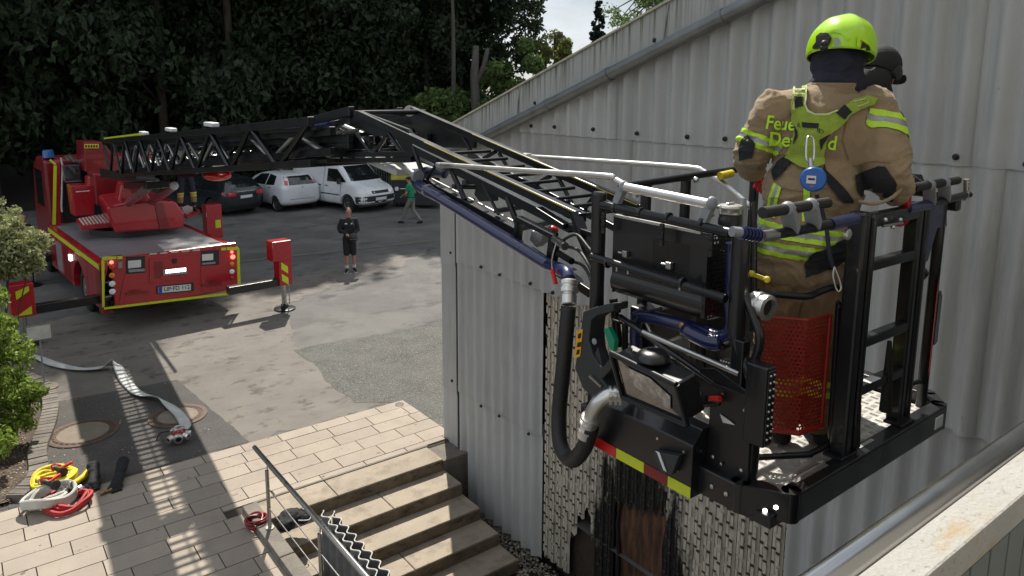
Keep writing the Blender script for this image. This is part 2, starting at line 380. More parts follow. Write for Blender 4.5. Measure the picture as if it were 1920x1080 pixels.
# ------------------------------------------------------------------ shape tools
def lam(fn, name, mat, parent, nu, nv, **kw):
    m=MB(); m.add([fn(i/nu,j/nv) for j in range(nv+1) for i in range(nu+1)],[(j*(nu+1)+i,j*(nu+1)+i+1,(j+1)*(nu+1)+i+1,(j+1)*(nu+1)+i) for j in range(nv) for i in range(nu)])
    return m.build(name,mat,parent,**kw)
def sculpt(mb, name, mat, parent, voxel=.012, smooth=3, wrinkle=0, wscale=(6,6,3), seed=0, label=None, fac=.6):
    """merge overlapping volumes into ONE continuous skin"""
    me=mb.mesh(name+'_raw'); o=bpy.data.objects.new('tmp',me); COL.objects.link(o)
    r=o.modifiers.new('r','REMESH'); r.mode='VOXEL'; r.voxel_size=voxel
    s=o.modifiers.new('s','SMOOTH'); s.factor=fac; s.iterations=smooth
    bpy.context.view_layer.update()
    ev=o.evaluated_get(bpy.context.evaluated_depsgraph_get()); me2=bpy.data.meshes.new_from_object(ev)
    bpy.data.objects.remove(o); bpy.data.meshes.remove(me)
    if wrinkle:
        nrm=[v.normal.copy() for v in me2.vertices]
        for v,n in zip(me2.vertices,nrm):
            p=v.co+CUR+V((seed,seed,0))
            q=V((p.x*wscale[0],p.y*wscale[1],p.z*wscale[2]))
            k=noise.fractal(q,1.0,2.0,3)
            k2=1-abs(noise.noise(q*1.4+V((3,1,7))))*2.2
            v.co += n*(k*.6+k2*.5)*wrinkle
    me2.name=name; me2.materials.clear(); me2.materials.append(M[mat]); me2.shade_smooth()
    ob=bpy.data.objects.new(name,me2); COL.objects.link(ob); ob.parent=parent
    if label: ob['label']=label
    return ob
def bvh_of(o):
    return BVHTree.FromPolygons([v.co+CUR for v in o.data.vertices],[tuple(p.vertices) for p in o.data.polygons])
def drape(bm, org, U, Vv, bvh, name, mat, parent, off=.004, grid=.02, thick=0, label=None, maxd=.6, back=.5):
    """lay a flat shape (bmesh in u,v) onto a surface; org/U/Vv span the projecting plane"""
    U=V(U).normalized(); Vv=V(Vv).normalized(); N=U.cross(Vv).normalized(); org=V(org)
    if grid:
        xs=[v.co.x for v in bm.verts]; ys=[v.co.y for v in bm.verts]
        for ax,lo,hi in ((0,min(xs),max(xs)),(1,min(ys),max(ys))):
            k=math.floor(lo/grid)+1
            while k*grid<hi:
                co=V((0,0,0)); co[ax]=k*grid; no=V((0,0,0)); no[ax]=1
                bmesh.ops.bisect_plane(bm,geom=bm.verts[:]+bm.edges[:]+bm.faces[:],plane_co=co,plane_no=no); k+=1
    dead=[]
    for v in bm.verts:
        p=org+U*v.co.x+Vv*v.co.y
        h=bvh.ray_cast(p+N*back,-N,maxd+back)
        if h[0] is None: dead.append(v)
        else:
            n=h[1]; 
            if n.dot(N)<0: n=-n
            v.co=h[0]+N*off*.6+n*off*.6-CUR
    if dead: bmesh.ops.delete(bm,geom=dead,context='VERTS')
    if grid:
        bad=[f for f in bm.faces if any(e.calc_length()>(grid*3.2 if grid<.1 else .8) for e in f.edges)]
        if bad: bmesh.ops.delete(bm,geom=bad,context='FACES')
    if thick and bm.faces:
        bmesh.ops.solidify(bm,geom=bm.faces[:],thickness=thick)
    me=bpy.data.meshes.new(name); bm.to_mesh(me); bm.free(); me.materials.append(M[mat]); 
    o=bpy.data.objects.new(name,me); COL.objects.link(o); o.parent=parent
    if label: o['label']=label
    return o
def poly_bm(pts):
    bm=bmesh.new(); f=bm.faces.new([bm.verts.new((x,y,0)) for x,y in pts]); bmesh.ops.triangulate(bm,faces=[f]) if len(pts)>4 else None; return bm
def text_bm(txt, size, bold=True, shear=0, sx=1, wid=None):
    cu=bpy.data.curves.new('t','FONT'); cu.body=txt; cu.size=size; cu.shear=shear; cu.align_x='CENTER'; cu.align_y='CENTER'; cu.resolution_u=3
    if bold: cu.offset=size*.012
    o=bpy.data.objects.new('t',cu); COL.objects.link(o); bpy.context.view_layer.update()
    me=bpy.data.meshes.new_from_object(o.evaluated_get(bpy.context.evaluated_depsgraph_get())); bpy.data.objects.remove(o); bpy.data.curves.remove(cu)
    bm=bmesh.new(); bm.from_mesh(me); bpy.data.meshes.remove(me)
    if wid:
        xs=[v.co.x for v in bm.verts]; sx=wid/(max(xs)-min(xs))
    for v in bm.verts: v.co.x*=sx
    bmesh.ops.remove_doubles(bm,verts=bm.verts,dist=1e-6)
    return bm
def flat_text(txt,size,org,U,Vv,name,mat,parent,off=.003,wid=None,bold=True,label=None):
    bm=text_bm(txt,size,bold,wid=wid); U=V(U).normalized();Vv=V(Vv).normalized();N=U.cross(Vv)
    for v in bm.verts: v.co=V(org)+U*v.co.x+Vv*v.co.y+N*off-CUR
    me=bpy.data.meshes.new(name); bm.to_mesh(me); bm.free(); me.materials.append(M[mat]); o=bpy.data.objects.new(name,me); COL.objects.link(o); o.parent=parent
    return o
def perforated(fn, nu, nv, r=.34, k=6, stag=True):
    """panel with real holes; fn maps cell coordinates (0..nu, 0..nv) to space"""
    m=MB()
    for j in range(nv):
        sh=.5 if (stag and j%2) else 0
        for i in range(nu-(1 if sh else 0)):
            cx,cy_=i+.5+sh,j+.5
            out=[(cx+a,cy_+b) for a,b in ((-.5,-.5),(0,-.5),(.5,-.5),(.5,0),(.5,.5),(0,.5),(-.5,.5),(-.5,0))]
            inn=[(cx+r*cos(t),cy_+r*sin(t)) for t in [pi*5/4+pi/4*q for q in range(8)]]
            m.add([fn(*p) for p in out+inn],[(q,(q+1)%8,8+(q+1)%8,8+q) for q in range(8)])
        if sh:
            for x0,x1 in ((0,.5),(nu-.5,nu)): m.add([fn(x0,j),fn(x1,j),fn(x1,j+1),fn(x0,j+1)],[(0,1,2,3)])
    return m
def band(o, p0, ax, lo, hi, off, name, mat, parent, pred=None, label=None):
    """strip of cloth: the part of surface o between two planes across axis ax, lifted by off"""
    bm=bmesh.new(); bm.from_mesh(o.data); ax=V(ax).normalized(); p0=V(p0)-CUR
    for h in (lo,hi): bmesh.ops.bisect_plane(bm,geom=bm.verts[:]+bm.edges[:]+bm.faces[:],plane_co=p0+ax*h,plane_no=ax)
    kill=[]
    for f in bm.faces:
        c=f.calc_center_median(); t=(c-p0).dot(ax)
        if not (lo<t<hi) or (pred and not pred(c+CUR)): kill.append(f)
    bmesh.ops.delete(bm,geom=kill,context='FACES')
    bm.normal_update()
    ns={v:v.normal.copy() for v in bm.verts}
    for v in bm.verts: v.co+=ns[v]*off
    me=bpy.data.meshes.new(name); bm.to_mesh(me); bm.free(); me.materials.clear(); me.materials.append(M[mat]); me.shade_smooth()
    ob=bpy.data.objects.new(name,me); COL.objects.link(ob); ob.parent=parent
    if label: ob['label']=label
    return ob
# ================================================================== GROUND
setcur((0,0,0))
LOW=-0.85
g=MB()
# ground sheet with the sunken area (stairs and path) left out: x 2.45..5.3, y -6..8.36
for x0,x1,y0,y1 in ((-600,2.45,-600,8.36),(2.45,600,-600,-6),(5.3,600,-6,8.36),(-600,600,8.36,600)):
    g.add([(x0,y0,0),(x1,y0,0),(x1,y1,0),(x0,y1,0)],[(0,1,2,3)])
ground=struct(g.build('ground','asphalt',fixn=False))
# worn lighter asphalt strip, darker repair and coarse gravelly asphalt, each a sheet on the ground
def sheet(pts,z,name,m,parent=None,sub=None):
    if sub:
        q=[]
        for i,p in enumerate(pts):
            p=V((*p,0)); e=V((*pts[(i+1)%len(pts)],0)); k=max(1,int((e-p).length/.12)); d=(e-p).normalized(); nn=V((-d.y,d.x,0))
            for j in range(k): q.append(p.lerp(e,j/k)+nn*(noise.fractal(V((p.x+j*.31,p.y+i*3.1,z*9)),1,2,3)*sub if j else 0))
        pts=[(a.x,a.y) for a in q]
    b=MB(); b.add([(p[0],p[1],z) for p in pts],[tuple(range(len(pts)))]); o=b.build(name,m,parent,fixn=False)
    if parent is None: struct(o)
    return o
sheet([(-3,10.0),(5.2,10.0),(4.95,13.3),(5.6,16.4),(9.5,18.0),(12,19.6),(5.0,18.6),(-4,17.5)],.004,'worn_asphalt','asphalt_light',sub=.25)
sheet([(-.2,10.02),(2.95,10.02),(2.68,13.05),(.6,13.25),(-.6,13.3)],.008,'asphalt_repair','asphalt_dark',sub=.025)
sheet([(5.2,10.0),(4.72,10.35),tuple(at(550,657,Z=0))[:2],tuple(at(700,628,Z=0))[:2],tuple(at(836,608,Z=0))[:2],(16,11.6),(16,8.6),(5.4,8.7)],.008,'gravelly_asphalt','gravel_asphalt',sub=.12)
gut=MB(); p0=V((-2,22.3)); p1=V((15,20.35)); d=(p1-p0).normalized(); nn=V((-d.y,d.x))*.09
gut.add([(*(p0-nn),.012),(*(p1-nn),.012),(*(p1+nn),.012),(*(p0+nn),.012)],[(0,1,2,3)])
struct(gut.build('drainage_channel','kerb',fixn=False))
# ------------------------------------------------------------------ paved area
pav=sheet([(-6,4.0),(2.45,4.0),(2.45,8.37),(5.5,8.37),(5.42,9.98),(-6,9.98)],.004,'pavement_bed','joint')
def slab(x0,x1,y0,y1,z=0.0):
    h=R.uniform(-.002,.002); t=.02+h; tx=R.uniform(-.002,.002)
    b=MB(); b.box(((x0+x1)/2,(y0+y1)/2,t/2+.002),(x1-x0-.012,y1-y0-.012,t))
    o=b.build('paving_slab','paver',pav,bevel=0)
    return o
ys=9.96; row=0; ns=0
hts=[.235]+[.235 if q==0 else .262 for q in range(1,30)]
yy=9.96
while yy>4.1 and ns<300:
    h=.24 if row in (0,) else .30
    y1=yy; y0=yy-h
    xmax=5.38 if y1>8.5 else 2.42
    off={0:.28,1:.62,2:.05,3:.45}[row%4]
    x=-1.6-off
    while x<xmax-.08:
        L=.52 if row==0 else .62
        x2=min(x+L,xmax)
        if xmax-x2<.12: x2=xmax
        if x>-1.9 and x2>-1.5 and not (x2<0.2 and y0>9.9): slab(max(x,-2),x2,max(y0,8.40) if (y0<8.4 and x2>2.44 and xmax>3) else y0,y1); ns+=1
        x=x2
    yy=y0; row+=1
print('slabs',ns)
# ------------------------------------------------------------------ planting bed and kerbs
bed=sheet([(-14,10.12),(.12,10.12),(.36,10.6),(.42,11.4),(.62,12.4),(.72,13.6),(.4,15.2),(-14,15.2)],.05,'planting_bed','soil')
kerbs=thing('bed_kerb','grey stone kerb edging the planting bed below the hedge','kerb',(-3,10.05,0))
for k in range(12):
    b=MB(); x0=-6+.5*k; b.box((x0+.25,10.06,.07),(.49,.13,.14)); b.build('kerb_stone','kerb',kerbs,bevel=.008)
bk=thing('brick_edging','curved row of dark brick blocks edging the hedge bed','edging',(.6,12.2,0))
cur=smooth_path([V(p) for p in ((.18,10.15,0),(.45,10.6,0),(.52,11.4,0),(.72,12.3,0),(.84,13.2,0),(.80,14.0,0),(.5,14.9,0))],8)
acc=0;last=cur[0]
for i in range(1,len(cur)):
    a,c=cur[i-1],cur[i]; d=(c-a); L=d.length; 
    n=max(1,round(L/.115)); 
    for q in range(n):
        p=a+d*((q+.5)/n); dd=d.normalized(); nx=V((-dd.y,dd.x,0))
        b=MB(); b.box((p.x,p.y,.045+R.uniform(-.006,.006)),(.22,L/n-.012,.10),(nx,dd,V((0,0,1)))); b.build('brick','kerb',bk,bevel=.005)
# ------------------------------------------------------------------ lower path, walls and gravel
lp=MB(); lp.add([(2.3,-6,LOW),(5.3,-6,LOW),(5.3,8.36,LOW),(2.3,8.36,LOW)],[(0,1,2,3)])
low=struct(lp.build('lower_path','joint',fixn=False))
for i in range(9):
    for j in range(4):
        x0=2.62+j*.57+(.28 if i%2 else 0); y0=6.05-.36*i
        b=MB(); b.box((x0+.27,y0+.17,LOW+.012),(.54,.335,.03)); b.build('paving_slab','step',low)
rw=struct(MB().b2((2.33,-6,LOW-.1),(2.46,8.3,-.002)).build('retaining_wall','kerb'))
pb=MB(); 
for i in range(2600):
    y=R.uniform(4.4,8.3); x=R.uniform(4.90,5.30); s=R.uniform(.012,.028)
    c=V((x,y,LOW+.03+R.uniform(0,.04))); q=[c+V((R.uniform(-1,1),R.uniform(-1,1),R.uniform(-.8,.8)))*s for _ in range(4)]+[c+V((0,0,s*.9)),c-V((0,0,s*.9))]
    a=[c+V((s,0,0)),c+V((0,s*.8,0)),c-V((s*.9,0,0)),c-V((0,s,0)),c+V((s*.2,0,s*.7)),c-V((0,0,s*.6))]
    pb.add(a,[(0,1,4),(1,2,4),(2,3,4),(3,0,4),(1,0,5),(2,1,5),(3,2,5),(0,3,5)])
mat('pebble',(.17,.15,.125),.9,var=.3,scale=3)
n=M['pebble'].node_tree; 
leafy=pb.build('gravel','pebble',fixn=False); leafy['kind']='stuff'; leafy['label']='brown gravel strip along the foot of the grey wall'
def islandvar(m,lo,hi):
    n=m.node_tree;b=n.nodes['Principled BSDF'];g=n.nodes.new('ShaderNodeNewGeometry'); r=n.nodes.new('ShaderNodeMapRange'); r.inputs['To Min'].default_value=lo; r.inputs['To Max'].default_value=hi
    h=n.nodes.new('ShaderNodeHueSaturation'); src=b.inputs['Base Color'].links[0].from_socket
    n.links.new(g.outputs['Random Per Island'],r.inputs['Value']); n.links.new(r.outputs[0],h.inputs['Value']); n.links.new(src,h.inputs['Color']); n.links.new(h.outputs[0],b.inputs['Base Color'])
islandvar(M['pebble'],.4,2.0)
mat('debris_m',(.20,.16,.12),.9,var=.4,scale=3); islandvar(M['debris_m'],.3,2.2)
db=MB()
for i in range(1500):
    if R.random()<.72: x=R.gauss(.25,.28); y=R.uniform(10.15,12.8)
    else: x=R.uniform(0,2.6); y=R.uniform(10.0,13.2)
    s=R.uniform(.006,.018); z=.055 if x<.42 else .012; a=R.uniform(0,6.3)
    c=V((x,y,z)); db.add([c+V((cos(a)*s,sin(a)*s,.002)),c+V((-sin(a)*s*.6,cos(a)*s*.6,s*.5)),c+V((-cos(a)*s,-sin(a)*s,.002)),c+V((sin(a)*s*.6,-cos(a)*s*.6,0))],[(0,1,2,3)])
o=db.build('leaf_litter','debris_m',fixn=False); o['kind']='stuff'; o['label']='dry leaves and crumbs scattered by the bed'
# ------------------------------------------------------------------ stairs
st=thing('stone_stairs','wide sandstone outdoor steps leading down beside the corrugated wall','stairs',(3.7,7.4,LOW))
TY=[8.36,7.93,7.50,7.11,6.73,6.36]
for k in range(5):
    z=.02-.165*k
    splits=[2.47,3.36,4.88] if k==0 else ([2.47,3.9,4.86] if k==1 else ([2.47,4.86] if k==2 else [2.47,3.75,4.86]))
    xr=4.88+(.02*k)
    for a,b_ in zip(splits[:-1],splits[1:]):
        if b_==splits[-1]: b_=xr
        b=MB(); b.b2((a+.004,TY[k+1],z-.165),(b_-.004,TY[k]+(.0 if k==0 else .02),z)); b.build('step_block','step',st,bevel=.012)
b=MB(); b.b2((2.47,8.365,-.1),(4.9,8.40,.026)); b.build('edge_strip','kerb',st)
b=MB(); b.b2((4.885,7.93,LOW),(5.29,8.36,-.01)); b.build('side_block','kerb',st,bevel=.01)
struct(MB().b2((2.3,8.38,LOW-.2),(5.6,8.46,-.003)).build('retaining_wall','kerb'))
struct(MB().b2((5.42,-6,LOW-.2),(5.50,8.38,-.003)).build('retaining_wall','joint'))
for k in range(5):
    z=.02-.165*k; b=MB(); b.b2((2.48,TY[k+1]-.004,z-.163),(4.875+.02*k,TY[k+1]-.0005,z-.022)); b.build('riser_shade_face','riser_moss_shade',st)  # thin facing whose colour carries the riser's shade along with moss
sw=thing('stair_kerb','weathered stone kerb along the left side of the steps','kerb',(2.4,7,0))
for y0,y1 in ((8.26,7.05),(7.04,5.7),(5.69,4.4)):
    MB().b2((2.30,y1,-.02),(2.475,y0,.10)).build('kerb_stone','kerb',sw,bevel=.015)
# ------------------------------------------------------------------ stair handrail
hr=thing('stair_handrail','brushed steel handrail on round posts beside the steps','handrail',(2.39,7.6,.10))
MB().tube([(2.42,8.05,.895),(2.42,4.4,.905)],.026,14).build('top_rail','steel',hr,smooth=50)
for y in (7.62,6.16,4.7):
    MB().cyl((2.41,y,.10),(2.41,y,.80),.021,n=14).cyl((2.41,y,.10),(2.41,y,.115),.045,n=16).build('post','steel',hr,smooth=50)
    MB().cyl((2.415,y,.80),(2.42,y,.875),.008,n=8).build('rail_support','steel',hr,smooth=50)
for z in (.60,.36):
    MB().tube([(2.405,7.62,z),(2.405,4.4,z)],.0065,8).build('cross_bar','steel',hr,smooth=50)
# ------------------------------------------------------------------ sheets leaning by the handrail
mat('old_sheet',(.12,.125,.125),.8,var=.3,scale=5)
mat('sheet_edge',(.42,.42,.41),.8,var=.1)
for q,(x0,ya,yb,zt) in enumerate(((2.74,6.95,5.55,.52),(2.84,6.90,5.45,.50),(2.70,6.80,5.5,.46))):
    lbl=('middle of the old dark corrugated sheets standing on the steps','old dark corrugated sheet on the steps, farthest from the handrail','old dark corrugated sheet on the steps, closest to the handrail')[q]
    t=thing('corrugated_sheet',lbl,'corrugated sheet',(x0,(ya+yb)/2,-.6),0,'removed wall sheets standing on the steps')
    n=72
    def prof(i,dx=0): 
        y=ya+(yb-ya)*i/n; return (x0+dx+.028*sin((y+q*.05)*2*pi/.177),y)
    m=MB()
    A=[prof(i) for i in range(n+1)]; B=[prof(i,.009) for i in range(n+1)]
    zb=-.62
    m.add([(x,y,zb) for x,y in A]+[(x,y,zt-.006) for x,y in A],[(i,i+1,n+2+i,n+1+i) for i in range(n)])
    m.add([(x,y,zb) for x,y in B]+[(x,y,zt-.006) for x,y in B],[(i,i+1,n+2+i,n+1+i) for i in range(n)])
    m.build('sheet_body','old_sheet',t,smooth=180)
    e=MB(); e.add([(x-.002,y,zt-.012) for x,y in A]+[(x-.002,y,zt) for x,y in A]+[(x+.002,y,zt) for x,y in B]+[(x+.002,y,zt-.012) for x,y in B],[(i+j*(n+1),i+1+j*(n+1),i+1+(j+1)*(n+1),i+(j+1)*(n+1)) for j in range(3) for i in range(n)])
    e.build('cut_edge','sheet_edge',t,fixn=False)
# ------------------------------------------------------------------ manholes
def manhole(x,y,r,label,rz):
    t=thing('manhole_cover',label,'manhole cover',(x,y,.008),0,'manhole covers in the asphalt')
    MB().lathe((x,y,.004),(0,0,1),[(0,r),(.018,r),(.022,r-.012),(.020,r-.07),(.012,r-.075)],48).build('frame','iron_rust',t,smooth=30)
    m=MB()
    for k in range(28):
        a=2*pi*k/28; m.box((x+(r-.10)*cos(a),y+(r-.10)*sin(a),.026),(.018,.045,.012),(V((cos(a),sin(a),0)),V((-sin(a),cos(a),0)),V((0,0,1))))
    m.build('rim_lugs','iron_rust',t,kind='stuff')
    MB().lathe((x,y,.006),(0,0,1),[(0,r-.08),(.016,r-.08),(.020,r-.09),(.020,r-.125),(.014,r-.13)],40).build('lid_ring','iron_rust',t,smooth=30)
    MB().cyl((x,y,.008),(x,y,.023),r-.135,n=40).build('concrete_fill','concrete_cover',t)
manhole(1.10,11.72,.47,'rusty round manhole cover half in sun near the hedge bed',0)
manhole(2.34,11.50,.42,'round manhole cover partly in shade behind the hose manifold',0)
# ================================================================== BUILDING
bd=thing('corrugated_building','grey building clad in corrugated fibre cement with a burnt opening','building',(5.3,8.5,-.85))
WX=5.3
def topz(y): return 4.48+.3414*(8.2-y)
def pipez(y): return 4.20+.3414*(7.85-y)
PITCHW=.20; AMP=.035
def wav(y): return WX-AMP-AMP*sin(2*pi*y/PITCHW)
# core walls behind the cladding (with the burnt-out hole left open between y 3.95..4.95, z<1.15)
core=MB()
ZB=LOW-.1
def wl(y0,y1,z0,z1,x=WX+.09): core.b2((x,y0,z0),(x+.12,y1,z1))
wl(-9,3.75,ZB,3.9); wl(3.75,5.05,1.2,3.9); wl(5.05,5.5,ZB,3.9); wl(5.5,6.2,-.1+.2,3.9); wl(6.2,8.5,ZB,3.9)
core.b2((WX,3.4,ZB),(WX+3,6.6,LOW)); core.b2((WX+.26,-6,ZB),(WX+.30,8.3,.02)); core.b2((WX+3,-9,ZB),(WX+3.1,8.3,3.9)); core.build('core_wall','void',bd)
wl2=MB(); wl2.prism([(WX+.09,-9,3.9),(WX+.09,8.5,3.9),(WX+.09,8.5,topz(8.5)-.06),(WX+.09,-9,topz(-9)-.06)],(.12,0,0)); wl2.build('gable','void',bd)
MB().b2((WX+.2,8.35,ZB),(WX+11,8.5,topz(8.5)-.06)).build('end_wall','fibre_cement',bd)
MB().prism([(WX+10.9,-9,ZB),(WX+10.9,8.34,ZB),(WX+10.9,8.34,topz(8.34)-.06),(WX+10.9,-9,topz(-9)-.06)],(.1,0,0)).build('rear_wall','fibre_cement',bd)
MB().b2((WX+.02,-9.1,ZB),(WX+11,-9,topz(-9)-.06)).build('end_wall','fibre_cement',bd)
MB().prism([(WX+.02,-9,topz(-9)-.05),(WX+.02,8.6,topz(8.6)-.05),(WX+.02,8.6,topz(8.6)+.0),(WX+.02,-9,topz(-9)+.0)],(11.1,0,0)).build('roof','verge',bd)
# corrugated sheets, four courses, each sheet a part; lower edge follows the wave
def csheet(y0,y1,z0,z1,lap,dx=0,zt=None,name='corrugated_panel'):
    n=max(6,int(round((y1-y0)/PITCHW*10))); m=MB()
    ysl=[y0+(y1-y0)*i/n for i in range(n+1)]
    top=zt or (lambda y:z1)
    th=.010
    a=[(wav(y)-dx,y) for y in ysl]
    F=[(x,y,z0) for x,y in a]+[(x,y,top(y)) for x,y in a]; Bk=[(x+th,y,z0) for x,y in a]+[(x+th,y,top(y)) for x,y in a]
    N=n+1
    m.add(F+Bk,[(i,i+1,N+i+1,N+i) for i in range(n)]+[(2*N+i+1,2*N+i,3*N+i,3*N+i+1) for i in range(n)]+[(i+1,i,2*N+i,2*N+i+1) for i in range(n)]+[(0,N,3*N,2*N),(n,2*N+n,3*N+n,N+n)])
    o=m.build(name,'fibre_cement',bd,fixn=False); o.data.shade_smooth(); sharp(o.data,60); return o
C1,C2,C3=4.48,2.68,.86
def cuts(a,first,b):
    r=[a]; y=first
    while y>b: r.append(y); y-=1.6
    r.append(b); return r
for course,(z0,z1,dx) in enumerate(((LOW+.10,C3+.15,0),(C3,C2+.15,.018),(C2,C1+.15,.034),(C1,99,.050))):
    if course<2: runs=[[8.06,6.34],cuts(3.06,1.46,-9)]
    elif course==2: runs=[cuts(8.06,6.6,-9)]
    else: runs=[cuts(7.3,6.8,-9)]
    for run in runs:
        for i,(y1,y0) in enumerate(zip(run[:-1],run[1:])):
            zt=(lambda y,z1=z1: min(z1,pipez(y)+.05)) if course<3 else (lambda y: max(C1+.01,pipez(y)+.05))
            csheet(y0-.02,y1,z0,z1,0,dx+.010*(i%2),zt=zt)
# screws
sc=[]
def screw(y,z,dx=.068):
    y=round(y/PITCHW-.25)*PITCHW+.25*PITCHW   # on a crest
    x=wav(y)-dx
    MB().lathe((x+.01,y,z),(-1,0,0),[(0,.022),(.012,.021),(.02,.012),(.028,.010)],10).build('screw_cap','screw_black',bd,smooth=40)
for (px,py) in ((1005,236),(1050,238),(1131,243),(1189,249),(1292,256),(1365,260),(1775,292),(1913,306)): 
    p=at(px,py,X=WX-.08); screw(p.y,p.z)
for (px,py) in ((904,498),(938,512),(1003,531),(1046,548),(903,756),(938,775),(1000,812)):
    p=at(px,py,X=WX-.07); screw(p.y,p.z,.060)
# corner trim: flat strips with a dark gap to the first sheet
for z0,z1,d in ((LOW+.1,.9,0),(.78,2.7,.012),(2.6,topz(8.5)-.3,.024)):
    MB().b2((WX-.05-d,8.14,z0),(WX-.035-d,8.5,z1)).build('corner_panel','fibre_cement',bd)
    MB().b2((WX-.034,8.485,z0),(WX+.3,8.515+d,z1)).build('corner_return','fibre_cement',bd)
MB().b2((WX-.02,8.05,ZB),(WX+.08,8.15,4.3)).build('dark_gap','void',bd)
for z in (.95,2.78): MB().lathe((WX-.07,8.24,z),(-1,0,0),[(0,.02),(.012,.02),(.02,.01)],10).build('screw_cap','screw_black',bd,smooth=40)
# verge boards with a raised joint trim and a top capping
ed=[8.5,6.70,4.55,2.4,.2,-2,-4.2,-9]
for a,b_ in zip(ed[:-1],ed[1:]):
    m=MB(); y1,y0=a,b_+.005
    x=WX-.105
    m.prism([(x,y0,pipez(y0)+.03),(x,y1,pipez(y1)+.03),(x,y1,topz(y1)),(x,y0,topz(y0))],(.012,0,0)); m.build('verge_board','verge',bd)
    yj=b_
    MB().beam((x-.008,yj+.05,pipez(yj)),(x-.008,yj-.01,topz(yj)-.01),.014,.012,(1,0,0)).build('joint_trim','verge',bd)
    m=MB(); m.beam((x+.09,y1,topz(y1)+.012),(x+.09,y0,topz(y0)+.012),.23,.022); m.build('verge_capping','cap_trim',bd,bevel=.004)
for px,py in ((1001,193),(1225,75)):
    p=at(px,py,X=WX-.12); MB().lathe((WX-.10,p.y,p.z),(-1,0,0),[(0,.022),(.012,.021),(.02,.012)],10).build('screw_cap','screw_black',bd,smooth=40)
# membrane strips behind the missing sheets: folded slats with rows of raised clips
BH1=at(1152,1000,X=WX).y; BH2=at(1122,1040,X=WX).y; BH3=at(1068,1040,X=WX).y; print('BH',BH1,BH2,BH3)
def clipwave(y): return WX+.035-.03*abs(sin(pi*(y-3.1)/.118))
ystr=3.02; 
k=0
while ystr<6.30:
    y0=ystr; y1=min(ystr+.112,6.35); yc=(y0+y1)/2
    # ragged lower end where it burned away
    bot=LOW+.15
    if 4.42<yc<BH1: bot=.55+(BH1-yc)*.45+.15*noise.noise(V((yc*3,0,2)))+R.uniform(-.05,.05)
    elif BH2<yc<BH3: bot=-.25+.55*max(0,1-abs(yc-(BH2+BH3)/2)*4)+R.uniform(-.10,.10)
    m=MB(); n=5; nz=16; top=2.74
    pts=[]
    for j in range(nz+1):
        z=bot+(top-bot)*j/nz
        for i in range(n+1):
            y=y0+(y1-y0)*i/n; rag=(R.uniform(-.09,.05) if j==0 and bot>LOW+.2 else 0)
            pts.append((WX+.03-.028*sin(pi*i/n)+.006*noise.noise(V((y*6,z*4,1))),y,z+rag))
    m.add(pts,[(j*(n+1)+i,j*(n+1)+i+1,(j+1)*(n+1)+i+1,(j+1)*(n+1)+i) for j in range(nz) for i in range(n)])
    s=MB(); ph=R.uniform(0,.06)
    for cx_ in (-.022,.020):
        z=bot+.06+ph+(.030 if cx_>0 else 0)
        while z<top-.05:
            if R.random()>.08: m.box((WX-.002,yc+cx_+R.uniform(-.003,.003),z+R.uniform(-.006,.006)),(.006,.028,.100+R.uniform(-.010,.010)))
            if R.random()>.42: s.box((WX-.006,yc+cx_+R.uniform(-.004,.004),z-.066),(.010,.034,.012+R.uniform(0,.008)))
            z+=.132
    m.build('membrane_strip','membrane',bd,fixn=False)
    if s.v: s.build('clip_slot_shade','slot_shadow',bd,kind='stuff')  # raised dark bars, coloured as the shade in the gaps between clips
    k+=1; ystr+=.118
# things seen in the hole: charred boards and a brown board
MB().b2((WX+.055,4.40,LOW),(WX+.085,BH1+.02,1.25)).build('burnt_board','burnt_wood',bd)
for y,w_,h in ((4.43,.03,1.0),(5.08,.03,.9)):
    m=MB(); m.tube([(WX+.03,y+R.uniform(-.03,.03),LOW+i*(h-LOW)/6+R.uniform(-.02,.02)) for i in range(7)],[w_*R.uniform(.5,1) for _ in range(7)],6); m.build('charred_batten','void',bd)
m=MB()
for i in range(90):
    y=R.uniform(3.7,6.1); z=LOW+R.uniform(.02,.10); x=R.uniform(WX-.35,WX+.05); a=R.uniform(0,3); L=R.uniform(.04,.16)
    m.beam((x,y,z),(x+cos(a)*L,y+sin(a)*L,z+R.uniform(-.02,.05)),.03,.012)
o=m.build('charred_debris','void',fixn=False); o['kind']='stuff'; o['label']='charred fragments heaped below the burnt opening'
# ------------------------------------------------------------------ drain pipe on the gable
dp=thing('drainpipe','long grey zinc drainpipe climbing along the gable verge','drainpipe',(WX-.18,8,4.1))
xp=WX-.185
for a,b_ in ((8.45,5.20),(5.18,1.6),(1.58,-6)):
    MB().cyl((xp,a,pipez(a)),(xp,b_,pipez(b_)),.062,n=20).build('pipe_section','zinc_pipe',dp,smooth=50)
for y in (5.2,6.1,3.9,1.6):
    d=V((0,-1,.3414)).normalized(); p=V((xp,y,pipez(y)))
    MB().cyl(p-d*.03,p+d*.03,.069,n=20).build('pipe_collar','zinc_pipe',dp,smooth=50)
    MB().beam(p+V((0,0,-.05)),p+V((.10,0,-.02)),.025,.03).build('bracket','steel',dp)
